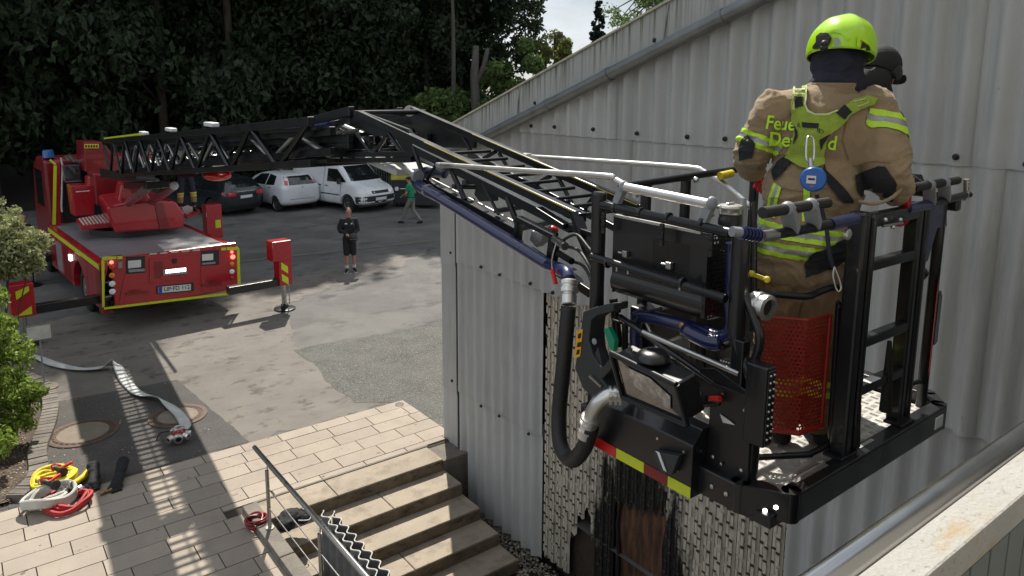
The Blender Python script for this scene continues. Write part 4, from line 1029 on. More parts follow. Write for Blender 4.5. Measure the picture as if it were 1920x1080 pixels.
rq(c5(1198,194,1235,192,1235,214,1198,216),'rear_stripe','neon_yellow')
rq(c5(1242,190,1335,186,1346,205,1328,212,1242,212),'rear_stripe','neon_yellow')
def cab_open(a,nm):
    rq(a,nm,'trim_black',.002,.006)
cab_open(c5(418,268,575,262,575,398,418,412),'gauge_recess')
rq(c5(435,300,540,292,540,350,435,362),'gauge_panel','plate_white',.009,.02); rq(c5(440,372,570,364,570,384,440,394),'gauge_plinth','grey_plastic',.009,.015)
cab_open(c5(1032,222,1182,210,1182,330,1032,345),'gauge_recess')
rq(c5(1040,248,1130,242,1130,292,1040,300),'gauge_panel','plate_white',.009,.02); rq(c5(1040,318,1150,308,1150,322,1040,332),'gauge_plinth','grey_plastic',.009,.015)
for a in (c5(405,410,585,398,605,640,360,655),c5(1030,345,1185,332,1240,520,1035,545)): rq(a,'flap_door','red_paint',.003,.012,bev=.004)
for a in (c5(415,562,600,545,600,565,412,582),c5(1038,492,1200,478,1200,498,1036,512)): rq(a,'flap_lip','red_dark',.016,.02)
for a in (c5(440,545,540,535,500,552,455,555),c5(1070,460,1165,452,1130,466,1085,470)): rq(a,'flap_handle','red_dark',.018,.03)
rq(c5(610,285,1000,255,1000,450,610,480),'centre_door','red_paint',.003,.014,bev=.004)
rq(c5(650,310,720,305,720,440,650,448),'door_recess','red_dark',.018,.003)
rq(c5(700,425,915,410,915,432,700,448),'door_lip','red_paint',.018,.012)
rq(c5(718,372,910,350,912,402,720,418),'work_lamp','grey_plastic',.02,.03)
for k in range(7):
    a=740+24*k; b=372-k*2.6; rq(c5(a,b,a+19,b-2,a+19,b+26,a,b+28),'lamp_cell','lamp_lit',.052,.004)
rq(c5(797,284,832,282,832,320,797,322),'latch','trim_black',.02,.02)
for k in range(5): rq(c5(612+88*k,240-7.5*k,672+88*k,235-7.5*k,672+88*k,247-7.5*k,612+88*k,252-7.5*k),'vent_slot','hose_white',.004,.006)
rq(c5(668,508,972,478,972,548,668,572),'plate_holder','trim_black',.005,.012)
pl=rq(c5(680,514,948,490,948,540,680,564),'number_plate','plate_white',.018,.005)
rq(c5(682,514,714,511,714,560,682,563),'plate_band','plate_blue',.0235,.001)
a=TL(*c5(720,512)[0],y=0); b=TL(*c5(946,490)[0],y=0); c_=TL(*c5(720,560)[0],y=0)
cen=TL(*c5(834,524)[0],y=0); hh=(a.z-c_.z)
flat_text('LIP·FD 112',hh*.95,V((cen.x,-.0245,cen.z)),(b.x-a.x,0,b.z-a.z),V((0,0,1)),'plate_lettering','ink',ft,off=.001,wid=(b.x-a.x)*.93)
def lamp(px,py,r,m):
    q=TL(*c5(px,py)[0],y=0); MB().lathe((q.x,-.004,q.z),(0,-1,0),[(0,r),(.02,r),(.03,r*.8),(.033,r*.3)],16).build('tail_lamp',m,ft,smooth=40)
for x,y,r,m in ((300,312,.035,'lens_red_lit'),(303,352,.055,'lens_red'),(303,420,.055,'lens_orange'),(305,488,.06,'glass_lamp'),(307,552,.06,'glass_lamp'),(1284,228,.03,'lens_red_lit'),(1292,268,.05,'lens_red_lit'),(1285,326,.05,'lens_orange'),(1285,388,.055,'glass_lamp'),(1287,440,.04,'lens_red')): lamp(x,y,r,m)
rq(c5(355,310,388,308,388,358,355,360),'socket_panel','grey_plastic',.004,.02)
# cab
m=MB(); prof=[(5.55,.55),(5.55,3.12),(5.75,3.2),(6.7,3.18),(7.2,2.9),(7.55,1.9),(7.6,.6)]
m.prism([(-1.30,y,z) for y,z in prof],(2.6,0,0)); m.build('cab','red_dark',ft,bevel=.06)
MB().b2((-1.0,5.50,1.55),(1.25,5.54,3.05)).build('cab_rear_panel','trim_black',ft)
for y0,y1 in ((6.0,6.95),):
    MB().b2((-1.315,y0,1.9),(-1.302,y1,2.85)).build('cab_window','glass_dark',ft)
    MB().b2((1.302,y0,1.9),(1.315,y1,2.85)).build('cab_window','glass_dark',ft)
MB().prism([(-1.1,7.26,2.82),(1.1,7.26,2.82),(1.15,7.54,1.98),(-1.15,7.54,1.98)],(0,.03,.012)).build('windscreen','glass_dark',ft)
def cl(px,py): return TL(px,py,y=5.3)
o=MB(); o.beam(cl(107,430),cl(107,302),.16,.16,(0,1,0)); o.build('cab_corner','red_paint',ft,bevel=.03)
st_=[cl(97,300),cl(108,305),cl(106,420),cl(100,424)]
o=MB(); o.beam(cl(102,310)-V((0,.1,0)),cl(100,420)-V((0,.1,0)),.07,.02,(0,1,0)); o.beam(cl(92,299)-V((0,.1,0)),cl(103,308)-V((0,.1,0)),.05,.02,(0,1,0)); o.build('cab_stripe','neon_yellow',ft)
o=MB(); q=[cl(112,295)-V((0,.14,0)),cl(115,310)-V((0,.16,0)),cl(113,385)-V((0,.16,0)),cl(114,396)-V((0,.16,0))]; o.tube(q,.022,8); o.build('grab_rail','hose_white',ft,smooth=50)
o=MB(); q=cl(96,291); o.lathe((q.x,q.y+.4,3.2),(0,0,1),[(0,.14),(.18,.13),(.2,.10)],14); o.build('beacon','glass_blue',ft,smooth=40)
a=cl(131,323); MB().box((a.x,5.1,a.z),(.38,.3,.42)).build('equipment_box','grey_car',ft,bevel=.02); MB().box((a.x,4.94,a.z-.20),(.38,.01,.03)).build('box_edge','steel',ft)
o=MB()
for (p0,p1) in (((122,292),(128,300)),((128,290),(140,303)),((140,300),(152,306))): o.cyl(cl(*p0),cl(*p1),.05,n=8)
o.build('monitor_pipe','steel',ft,smooth=40,kind='stuff')
o=MB(); o.tube([cl(146,310),cl(151,318),cl(150,340)],.022,6); o.build('grab_rail','hose_white',ft,smooth=50)
# turntable
MB().lathe((.15,3.35,1.5),(0,0,1),[(0,.98),(.16,.98),(.17,.9)],32).build('turntable_ring','trim_black',ft,smooth=40)
def blob(bottom,top,name,m,dy,bev=.04,parent=None):
    """box-like casing: front polygon given on the photo at distance y, extruded forward"""
    q=[TL(a,b,y=bottom) for a,b in top]; b=MB(); b.prism([tuple(p) for p in q],(0,dy,0)); return b.build(name,m,parent or ft,bevel=bev)
# main cover: a low wide hood that steps up to a narrow housing
F=[TL(a,b,y=2.2) for a,b in ((217,437),(346,428),(347,400),(330,378),(283,376),(232,382),(201,388),(203,404))]
Bk=[V((p.x*.82+.02,3.7,p.z*.62+.98 if p.z>1.9 else p.z)) for p in F]
m=MB(); n=len(F); m.add([tuple(p) for p in F]+[tuple(p) for p in Bk],[tuple(range(n)),tuple(range(2*n-1,n-1,-1))]+[(i,(i+1)%n,n+(i+1)%n,n+i) for i in range(n)])
m.build('turntable_cover','red_paint',ft,bevel=.05)
q=[TL(a,b,y=2.6) for a,b in ((222,380),(285,377),(272,344),(228,344))]
m=MB(); T2=[V((p.x*.95,p.y+.5,p.z+.02)) for p in q]; m.add([tuple(p) for p in q]+[tuple(p) for p in T2],[(0,1,2,3),(7,6,5,4),(0,4,5,1),(1,5,6,2),(2,6,7,3),(3,7,4,0)]); m.build('turntable_housing','red_paint',ft,bevel=.05)
m=MB(); m.prism([tuple(TL(a,b,y=2.19)) for a,b in ((290,384),(305,380),(318,426),(300,430))],(0,-.02,0)); m.build('cover_seam','red_dark',ft)
blob(3.9,((175,325),(232,330),(230,390),(180,385)),'turret_frame','red_dark',.7)
blob(3.9,((232,330),(300,335),(300,380),(232,390)),'turret_frame','trim_black',.9)
# operator cabinet, left
blob(4.1,((132,348),(178,346),(178,404),(140,406)),'control_cabinet','red_paint',.5,.03)
blob(4.3,((165,330),(195,330),(195,352),(165,352)),'seat_shell','red_paint',.4,.05)
o=MB(); 
for dx_ in (0,8,16): o.tube([TL(142+dx_,362,y=4.05),TL(150+dx_,366,y=4.0),TL(146+dx_,384,y=4.05)],.012,6)
o=MB().tube([TL(142,360,y=4.0),TL(168,358,y=4.0)],.014,6).build('cabinet_handle','steel',ft)
def slatted(px,z,name,ny=8):
    q=[TL(a,b,z=z) for a,b in px]
    m=MB(); m.prism([tuple(p) for p in q],(0,0,-.10)); f=m.build(name,'red_paint',ft,bevel=.01)
    for k in range(ny):
        u0=(k+.15)/ny; u1=(k+.62)/ny
        a=q[0].lerp(q[1],u0); b=q[0].lerp(q[1],u1); c=q[3].lerp(q[2],u1); d=q[3].lerp(q[2],u0)
        cen=(q[0]+q[1]+q[2]+q[3])/4; sh=lambda p: cen+(p-cen)*.88
        g=MB(); g.prism([tuple(sh(p)+V((0,0,.004))) for p in (a,b,c,d)],(0,0,.006)); g.build('tread_bar','hose_white',f)
slatted(((142,410),(196,400),(212,418),(152,424)),1.85,'left_platform')
slatted(((330,392),(352,384),(374,392),(350,404)),1.85,'right_platform',6)
# rear end of the ladder housing (tall red fin)
for dx_ in (0,):
    q=[TL(a,b,y=4.6) for a,b in ((157,266),(194,266),(231,318),(232,336),(196,331),(160,322))]; m=MB(); m.prism([tuple(p) for p in q],(0,.9,0)); m.build('turret_fin','red_dark',ft,bevel=.02)
q=[TL(a,b,y=4.58) for a,b in ((158,270),(185,270),(185,278),(158,278))]; m=MB(); m.prism([tuple(p) for p in q],(0,-.01,0)); m.build('type_sign','stripe_yellow',ft)
for k in range(5):
    a=160+k*5; q=[TL(a_,b_,y=4.565) for a_,b_ in ((a,272),(a+3,272),(a+3,276.5),(a,276.5))]; m=MB(); m.prism([tuple(p) for p in q],(0,-.004,0)); m.build('sign_mark','ink',ft)
# outriggers
def outrigger(name,cx,cy,side,z0,z1,zb,foot=True,w0=.44):
    a=MB().b2((min(side*1.0,cx),cy-.09,zb-.10),(max(side*1.0,cx),cy+.09,zb+.08)).build(name,'black_paint',ft)
    return a
def to_local(p): e=V(p)-TO; return V((e.dot(TEX),e.dot(TFW),e.z))
def rigger(wp,z0,zmid,z1,wid,side,lower,ybeam=None,beam_z=.68):
    p=to_local(wp)
    b=MB(); x0=side*.9; b.b2((min(x0,p.x),p.y-.09,beam_z-.10),(max(x0,p.x),p.y+.09,beam_z+.07)); bm_=b.build('outrigger_beam','black_paint',ft,bevel=.01)
    MB().b2((p.x-wid/2,p.y-.17,zmid),(p.x+wid/2,p.y+.17,z1)).build('outrigger_head','red_paint',ft,bevel=.012)
    if zmid>z0: MB().b2((p.x-wid/2+lower,p.y-.15,z0),(p.x+wid/2,p.y+.15,zmid+.0)).build('outrigger_leg_housing','red_paint',ft,bevel=.01)
    MB().cyl((p.x+lower/2,p.y,.06),(p.x+lower/2,p.y,z0+.05),.05,n=14).build('jack_leg','steel',ft,smooth=50)
    for s in (-1,1): MB().cyl((p.x+lower/2+s*.085,p.y-.08,.12),(p.x+lower/2+s*.085,p.y-.08,z0+.02),.012,n=8).build('guide_rod','steel',ft)
    MB().lathe((p.x+lower/2,p.y,.01),(0,0,1),[(0,.24),(.02,.24),(.03,.20),(.04,.09),(.12,.08),(.13,.05)],20).build('jack_foot','dark_steel',ft,smooth=40)
    return p
p=rigger((5.60,16.0,0),.60,1.17,1.62,.44,1,.14)
for zz in (.98,.72):
    m=MB(); m.prism([(p.x-.03,p.y-.156,zz+.16),(p.x+.12,p.y-.156,zz+.04),(p.x+.12,p.y-.156,zz-.12),(p.x-.03,p.y-.156,zz)],(0,-.004,0)); m.build('hazard_stripe','neon_yellow',ft)
p=rigger((.76,16.6,0),.62,.62,1.26,.40,-1,0,beam_z=.72)
for zz,h in ((.98,.16),(.72,.10)):
    m=MB(); m.prism([(p.x-.10,p.y-.176,zz),(p.x+.12,p.y-.176,zz+.14),(p.x+.12,p.y-.176,zz+.14+h*.6),(p.x-.10,p.y-.176,zz+h)] if zz>.9 else [(p.x-.12,p.y-.176,zz-.06),(p.x+.13,p.y-.176,zz-.06),(p.x+.13,p.y-.176,zz+.10)],(0,-.004,0)); m.build('hazard_stripe','neon_yellow',ft)
w_=at(399,425,D=21.0); rigger((w_.x,w_.y,0),.75,.75,1.72,.44,1,0)
q=to_local((w_.x,w_.y,0)); MB().b2((q.x+.02,q.y-.176,1.05),(q.x+.17,q.y-.172,1.28)).build('hazard_stripe','neon_yellow',ft)
w_=at(57,520,D=18.6); rigger((w_.x,w_.y,0),.62,.62,1.30,.36,-1,0)
# ================================================================== TURNTABLE LADDER (world axes)
ld=thing('turntable_ladder','long black telescopic ladder with jointed tip reaching from the fire engine to the rescue cage','ladder',(3.37,20.1,1.9))
def xc(y): return 2.97+(y-6)*.030     # centre line, ladder turned very slightly
def top1(y): return 3.77+(18.8-y)*(4.69-3.77)/12.9
def bot1(y): return 3.05+(18.1-y)*(4.29-3.05)/12.0
def truss(half,y0,y1,dt,db,step,name,cw=.07,m='dark_steel',br=.032,seed=0,sides=(-1,1),bm=None):
    for s in sides:
        P=lambda y,z: V((xc(y)+s*half,y,z))
        MB().beam(P(y0,top1(y0)-dt),P(y1,top1(y1)-dt),cw,cw*1.25).build('top_chord',m,ld,bevel=.006)
        MB().beam(P(y0,bot1(y0)+db),P(y1,bot1(y1)+db+.03),cw,cw*1.1).build('bottom_chord',m,ld,bevel=.006)
        y=y0; k=0
        while y>y1+.25:
            ya=y; yb=max(y-step,y1+.05)
            if k%2==0: a,b=P(ya,top1(ya)-dt),P(yb,bot1(yb)+db)
            else: a,b=P(ya,bot1(ya)+db),P(yb,top1(yb)-dt)
            MB().cyl(a,b,br,n=8).build('brace',bm or m,ld,smooth=50)
            y-=step; k+=1
truss(.56,19.6,5.95,0,0,.85,'outer_section',.062,'dark_steel',.028)
truss(.455,18.6,5.75,.09,.09,.75,'second_section',.06,'dark_steel',.026,bm='alu')
truss(.36,18.0,5.6,.16,.13,.65,'third_section',.05,'dark_steel',.022)
truss(.27,17.6,5.4,.22,.17,.8,'fourth_section',.045,'dark_steel',.02,bm='alu')
# rungs with grip covers
rg=None
ys=[17.4-.30*k for k in range(39)]
for k,y in enumerate(ys):
    o=MB().cyl((xc(y)-.27,y,bot1(y)+.20),(xc(y)+.27,y,bot1(y)+.20),.030,n=8).build('rung','steel',ld,smooth=50)
for k in range(40):
    y=17.5-.30*k; MB().cyl((xc(y)-.44,y,bot1(y)+.10),(xc(y)+.44,y,bot1(y)+.10),.026,n=6).build('rung','dark_steel',ld,smooth=50)
for k in range(14):
    y=18.8-.95*k
    MB().cyl((xc(y)-.54,y,bot1(y)+.02),(xc(y)+.54,y,bot1(y)+.02),.028,n=8).build('cross_tube','dark_steel',ld,smooth=50)
# flat gusset at the base, lime edge strip, white end caps
MB().beam((xc(18.9)-.56,18.95,top1(18.9)+.065),(xc(14.3)-.56,14.3,top1(14.3)+.065),.10,.035).build('edge_strip','neon_yellow',ld)
for y in (14.0,11.7,9.3): MB().box((xc(y)-.56,y,top1(y)+.08),(.10,.32,.05)).build('end_cap','plate_white',ld,bevel=.01)
m=MB(); 
for s in (-1,1):
    m=MB(); m.prism([(xc(19)+s*.60,19.8,2.85),(xc(19)+s*.60,15.6,3.18),(xc(19)+s*.60,15.6,3.28),(xc(19)+s*.60,19.8,3.08)],(.03*s,0,0)); m.build('side_plate','dark_steel',ld,bevel=.005)
# lower box beam from the turret
MB().beam((3.35,20.0,2.62),(3.25,16.2,3.02),.45,.16).build('lift_frame','dark_steel',ld,bevel=.02)
MB().cyl((3.1,19.2,2.2),(3.1,16.4,2.95),.09,n=14).build('lift_cylinder','steel',ld,smooth=50)
MB().cyl((3.6,19.2,2.2),(3.6,16.4,2.95),.09,n=14).build('lift_cylinder','steel',ld,smooth=50)
for s in (-1,1):
    for q,(w_,dz) in enumerate(((.50,.04),(.40,.10),(.29,.16))):
        MB().beam(V((xc(17.5)+s*w_,17.5,bot1(17.5)+dz)),V((xc(5.7)+s*w_,5.7,bot1(5.7)+dz)),.07,.03).build('guide_channel','dark_steel',ld)
        MB().beam(V((xc(17.5)+s*(w_+.01),17.5,top1(17.5)-.06-.05*q)),V((xc(5.9)+s*(w_+.01),5.9,top1(5.9)-.06-.04*q)),.06,.03).build('guide_channel','dark_steel',ld)
for s in (-1,1): MB().beam(V((xc(17.5)+s*.215,17.5,bot1(17.5)+.17)),V((xc(5.7)+s*.215,5.7,bot1(5.7)+.17)),.12,.03).build('shadow_tray','dark_steel',ld)  # trays added to close up the middle of the ladder's cast shadow
# pulleys and cables
for (px,py,y,r) in ((545,272,8.0,.17),(548,275,8.0,.15),(338,292,12.4,.16)):
    q=at(px,py,Y=y); MB().lathe((q.x-.02,q.y,q.z),(1,0,0),[(0,r*.5),(.005,r),(.04,r),(.045,r*.5)],20).build('pulley','hose_white',ld,smooth=40)
for dz,dx_ in ((.28,-.2),(.30,-.15),(.32,.18),(.25,.05)):
    MB().cyl((xc(18)+dx_,18,bot1(18)+dz),(xc(5.8)+dx_,5.8,bot1(5.8)+dz),.012,n=6).build('cable','steel',ld)
MB().cyl((xc(16)-.38,16,bot1(16)+.42),(xc(6)-.38,6,bot1(6)+.34),.035,n=10).build('telescopic_pipe','navy_pipe',ld,smooth=50)
q=at(408,329,Y=11.0); MB().ell(q,(.20,.22,.08),n=12).build('marker_lamp','lens_red',ld,smooth=180); MB().box(q+V((0,0,.11)),(.3,.3,.06)).build('lamp_bracket','trim_black',ld)
# tip of the main ladder and the hinge
XN,XF=2.65,3.25
def A(px,py,X=XN): return at(px,py,X=X)
for X,a,b,c in ((XN,(592,226),(660,209),None),(XF,(690,226),(752,210),None)):
    MB().beam(A(*a,X=X),A(*b,X=X),.06,.085).build('tip_chord','dark_steel',ld,bevel=.01)
MB().beam(A(590,290),A(778,289),.045,.04).build('tip_lower_chord','dark_steel',ld,bevel=.005)
MB().beam(A(575,302),A(775,299),.05,.04).build('tip_lower_chord','dark_steel',ld,bevel=.005)
MB().beam(A(594,262,2.75),A(762,244,2.75),.04,.04).build('tip_middle_chord','dark_steel',ld)
MB().beam(A(660,215),A(600,262),.035,.04).build('brace','dark_steel',ld)
for a,b in (((606,262),(640,294)),((640,294),(668,250)),((668,250),(700,292)),((700,292),(728,248)),((728,248),(756,290))):
    MB().cyl(A(*a),A(*b),.016,n=8).build('brace','dark_steel',ld,smooth=50)
m=MB(); m.prism([A(658,207),A(673,208),A(764,242),A(776,262),A(779,300),A(762,290),A(742,262),A(690,250),A(655,232)],(.03,0,0)); m.build('hinge_plate','dark_steel',ld,bevel=.004)
m=MB(); m.prism([A(765,204,XF),A(775,206,XF),A(878,252,XF),A(890,262,XF),A(888,278,XF),A(830,277,XF),A(790,262,XF),A(775,240,XF)],(.03,0,0)); m.build('hinge_plate','dark_steel',ld,bevel=.004)
MB().cyl(A(666,212,XN-.03),A(666,212,XN)+V((.66,0,0)),.022,n=14).build('hinge_pin','dark_steel',ld,smooth=50)
MB().cyl(A(768,208,XF-.03),A(768,208,XF+.06),.05,n=14).build('hinge_pin','steel',ld,smooth=50)
MB().beam(A(700,290,2.9),A(780,322,2.9),.35,.05).build('under_plate','fibre_cement',ld,bevel=.01)
MB().beam(A(725,290,2.75),A(800,345,2.75),.03,.03).build('guide_strip','steel_bright',ld)
for k,(a,b) in enumerate((((640,236),(700,262)),((650,250),(740,240)),((620,245),(665,232)))):
    MB().cyl(A(*a,X=2.85+.1*k),A(*b,X=2.95+.1*k),.03,n=10).build('hydraulic_cylinder',('steel','alu','dark_steel')[k],ld,smooth=50)
for (px,py) in ((670,225),(708,262),(728,262),(752,280),(690,240)):
    MB().lathe(A(px,py,2.8),(1,0,0),[(0,.05),(.04,.05),(.05,.03)],12).build('pivot_boss','dark_steel',ld,smooth=40)
# jointed arm
def rail(a,b,X,wd,ht,name,m='dark_steel',dz=0,bev=.004):
    return MB().beam(A(*a,X=X)+V((0,0,dz)),A(*b,X=X)+V((0,0,dz)),wd,ht).build(name,m,ld,bevel=bev)
rail((673,213),(1094,409),XN,.05,.055,'arm_top_chord')
rail((673,209),(800,267),XN,.045,.008,'walking_strip','steel_bright',.003)
rail((800,267),(1091,402),XN,.052,.008,'walking_strip','stripe_yellow',.004)
rail((770,205),(1205,392),XF,.05,.055,'arm_top_chord')
rail((770,201),(890,252),XF,.045,.008,'walking_strip','steel_bright',.003)
rail((890,252),(1200,385),XF,.052,.008,'walking_strip','stripe_yellow',.004)
rail((772,276),(1073,427),XN+.02,.045,.06,'arm_middle_chord')
rail((774,271),(1071,419),XN-.005,.012,.012,'slide_rail','steel_bright')
rail((775,268),(960,362),XN+.14,.02,.02,'slide_rail','steel_bright')
rail((798,341),(972,437),XN,.04,.05,'arm_bottom_chord')
rail((796,335),(968,428),XN+.05,.012,.012,'slide_rail','steel_bright')
rail((805,333),(975,421),XN+.10,.01,.012,'slide_rail','alu')
rail((880,288),(1180,440),XF,.04,.045,'arm_bottom_chord')
for a,b,r_ in (((775,276),(798,341),.018),((846,319),(872,375),.018),((951,370),(975,432),.018),((905,345),(935,402),.010),((823,300),(798,341),.012)):
    MB().cyl(A(*a),A(*b),r_,n=10).build('brace','dark_steel',ld,smooth=50)
for a,b in (((930,284),(893,305)),((936,287),(969,343)),((1032,330),(985,357)),((1046,332),(1080,395)),((868,256),(885,288)),((1120,360),(1090,400))):
    MB().cyl(A(*a,X=XF),A(*b,X=XF),.015,n=10).build('brace','dark_steel',ld,smooth=50)
for (a,b) in (((845,322),(905,318)),((930,395),(1010,383)),((850,350),(950,352)),((965,430),(1040,415)),((870,342),(945,340))):
    MB().beam(A(*a,X=XN),A(*b,X=XF),.03,.03).build('cross_member','dark_steel',ld)
for k in range(9):
    y0=A(800+30*k,290+15*k); MB().cyl(V((XN+.06,y0.y,y0.z)),V((XF-.05,y0.y,y0.z)),.012,n=8).build('rung','dark_steel',ld,smooth=50)
q=[A(892,348,2.8),A(918,355,2.8),A(920,378,2.8),A(898,378,2.8),A(888,365,2.8)]; m=MB(); m.prism(q,(.07,0,0)); m.build('junction_box','dark_plastic',ld,bevel=.008)
MB().tube([A(889,372,2.78),A(884,380,2.76),A(878,384,2.75)],.012,6).build('cable','rubber',ld)
MB().tube([A(828,309,2.55),A(980,320,2.5),A(1132,330,2.45),A(1150,335,2.45),A(1172,348,2.45),A(1196,366,2.45)],.0155,12,sub=4).build('silver_strut','alu',ld,smooth=180)
MB().tube([A(983,293,3.3),A(1140,303,3.3),A(1290,314,3.3),A(1320,322,3.3),A(1360,347,3.3),A(1412,392,3.3)],.0155,12,sub=4).build('silver_strut','alu',ld,smooth=180)
MB().box(A(831,310,2.6),(.07,.10,.035)).build('strut_clamp','grey_plastic',ld,bevel=.01)
MB().box(A(983,291,3.28),(.07,.12,.03)).build('strut_clamp','grey_plastic',ld,bevel=.01)
MB().tube([A(700,255,2.85),A(760,272,2.8),A(800,300,2.75),A(830,318,2.7)],.022,10,sub=4).build('feed_pipe','grey_plastic',ld,smooth=180)
MB().tube([A(835,325,2.85),A(812,322,2.8),A(790,325,2.70),A(781,338,2.62),A(790,351,2.58),A(830,372,2.57)],.040,16,sub=5).build('pipe_elbow','navy_pipe',ld,smooth=180)
MB().tube([A(800,356,2.57),A(860,392,2.56),A(1030,498,2.55)],.036,16).build('water_pipe','navy_pipe',ld,smooth=60)
for (px,py) in ((803,358),(783,330)): 
    d=(A(1030,498,2.55)-A(800,356,2.57)).normalized(); c=A(px,py,2.58); MB().cyl(c-d*.012,c+d*.012,.046,n=18).build('pipe_clamp','grey_plastic',ld,smooth=50)
MB().tube([A(1028,497,2.55),A(1050,505,2.52),A(1062,512,2.48),A(1066,524,2.46)],.036,16,sub=5).build('pipe_end','navy_pipe',ld,smooth=180)
# valve box under the tip
fr_=[(972,408),(1042,442),(1042,450),(1036,492),(1028,492),(966,455),(972,440)]
for (a,b) in (((972,409),(1041,443)),((1040,444),(1034,494)),((968,452),(1030,492)),((974,410),(970,455))): MB().beam(A(*a,X=2.62),A(*b,X=2.62),.05,.03 if a!=(1040,444) else .05).build('valve_frame','dark_steel',ld,bevel=.004)
MB().beam(A(972,406,2.60),A(1040,440,2.60),.02,.006).build('slide_rail','steel_bright',ld)
m=MB(); m.prism([A(997,432,2.66),A(1018,437,2.66),A(1014,455,2.66),A(1004,464,2.66),A(992,450,2.66)],(.06,0,0)); m.build('valve_body','alu',ld,bevel=.006)
MB().ell(A(1036,432,2.70),(.035,.035,.03)).build('valve_cap','nozzle_red',ld,smooth=180)
MB().cyl(A(1040,448,2.6),A(1060,462,2.55),.022,n=14).build('hydraulic_fitting','steel',ld,smooth=50)
MB().cyl(A(1048,475,2.6),A(1072,490,2.55),.018,n=14).build('hydraulic_fitting','dark_steel',ld,smooth=50)
for (a,b,w_,h_) in (((1078,398),(1112,492),.06,.035),((1045,500),(1118,548),.10,.05),((1068,425),(1112,440),.03,.03),((1010,392),(1062,425),.05,.03),((1085,430),(1125,520),.05,.03)): MB().beam(A(*a,X=2.62),A(*b,X=2.60),w_,h_).build('tip_bracket','dark_steel',ld,bevel=.004)
for k,(p0,p1,p2,p3) in enumerate((((1062,462),(1085,470),(1105,500),(1125,560)),((1070,490),(1095,500),(1112,540),(1118,600)),((1050,455),(1080,440),(1108,470),(1140,500)))):
    MB().tube([A(*p0,X=2.58),A(*p1,X=2.55),A(*p2,X=2.5),A(*p3,X=2.5)],.0085,8,sub=6).build('hydraulic_hose','rubber',ld,smooth=180)
MB().tube([A(1043,455,2.5),A(1036,480,2.48),A(1035,500,2.48),A(1042,528,2.48)],.005,6,sub=4).build('wire','steel',ld)
MB().cyl(A(1035,505,2.46),A(1042,533,2.46),.012,n=8).build('locking_tag','nozzle_red',ld)
# ================================================================== RESCUE CAGE (world axes)
cg=thing('rescue_cage','black tubular rescue cage with red mesh guards held at the ladder tip','rescue cage',(3.15,2.0,3.27))
FZ=3.34
X0,X1,Y0,Y1=2.40,3.93,1.48,2.52
def pt(px,py,**k): return at(px,py,**k)
# floor
fl=MB().b2((X0+.06,Y0+.05,FZ-.012),(X1-.05,Y1-.04,FZ)).build('floor_plate','tread_alu',cg)
tb=MB(); pch=.052; i=0
x=X0+.09; row=0
while x<X1-.08:
    y=Y0+.09; col=0
    while y<Y1-.07:
        par=(row+col)%2
        for q in range(5):
            o_=(q-2)*.0088
            d=V((1,0,0)) if par else V((0,1,0)); n_=V((0,1,0)) if par else V((1,0,0))
            c=V((x,y,FZ+.0005))+n_*o_; L=.020; w_=.0028
            tb.add([c-d*L,c-n_*w_+V((0,0,.0022)),c+d*L,c+n_*w_+V((0,0,.0022))],[(0,1,2,3)])
        y+=pch; col+=1
    x+=pch; row+=1
o=tb.build('tread_bars','tread_alu',cg,fixn=False,kind='stuff')
# rim
rim=[(X0,Y1),(X0,1.62),(2.50,Y0-.02),(3.84,Y0),(X1+.02,Y0+.10),(X1+.02,Y1)]
for (a,b) in zip(rim,rim[1:]+rim[:1]):
    MB().beam((a[0],a[1],FZ-.0),(b[0],b[1],FZ),.075,.125).build('floor_rim','black_paint',cg,bevel=.008)
for a in rim: MB().cyl((a[0],a[1],FZ-.0625),(a[0],a[1],FZ+.0625),.0375,n=16).build('rim_corner','black_paint',cg,smooth=40)
MB().b2((X0,Y0,FZ-.08),(X1,Y1,FZ-.03)).build('floor_pan','black_paint',cg)
# lights in the rim
n1=(V((2.50,Y0-.02,0))-V((X0,1.62,0))).normalized(); nr=V((n1.y,-n1.x,0)); 
if nr.y>0: nr=-nr
for px,py in ((1435,947),(1455,947)):
    p=pt(px,py,X=2.455); c=V((p.x,p.y,p.z))
    q=(V((X0,1.62,0))+V((2.50,Y0-.02,0)))/2; tpar=(V((p.x,p.y,0))-q).dot(n1); c=q+n1*tpar+nr*.036; c.z=p.z
    MB().lathe(c,nr,[(0,.009),(.004,.009),(.005,.006)],16).build('led_lamp','led_lit',cg,smooth=40)
MB().b2((2.66,Y0-.049,FZ-.035),(2.80,Y0-.043,FZ+.03)).build('light_panel','glass_dark',cg,bevel=.002)
MB().b2((2.68,Y0-.052,FZ-.018),(2.78,Y0-.048,FZ+.016)).build('light_lens','glass_lamp',cg,bevel=.001)
MB().b2((3.72,Y0-.044,FZ-.03),(3.80,Y0-.038,FZ+.03)).build('light_lens','glass_lamp',cg,bevel=.002)
MB().lathe((3.20,Y0-.042,FZ),(0,-1,0),[(0,.022),(.004,.022),(.005,.012),(.002,.010)],20).build('rim_eye','steel',cg,smooth=40)
for a,b in (((2.56,Y0+.005),(2.80,Y0+.005)),((2.58,Y0+.038),(2.78,Y0+.038)),((3.05,Y0+.0),(3.18,Y0+.0)),((3.06,Y0+.035),(3.16,Y0+.035))): MB().beam((a[0],a[1],FZ+.0635),(b[0],b[1],FZ+.0635),.018,.004).build('anti_slip_strip','alu',cg)
for (px,py,X) in ((1335,900,X0),(1412,928,2.40)):
    p=pt(px,py,X=X-.04); MB().lathe((X-.0385,max(p.y,1.66),FZ-.0),(-1,0,0),[(0,.010),(.004,.010),(.006,.006)],8).build('bolt','steel',cg,smooth=40)
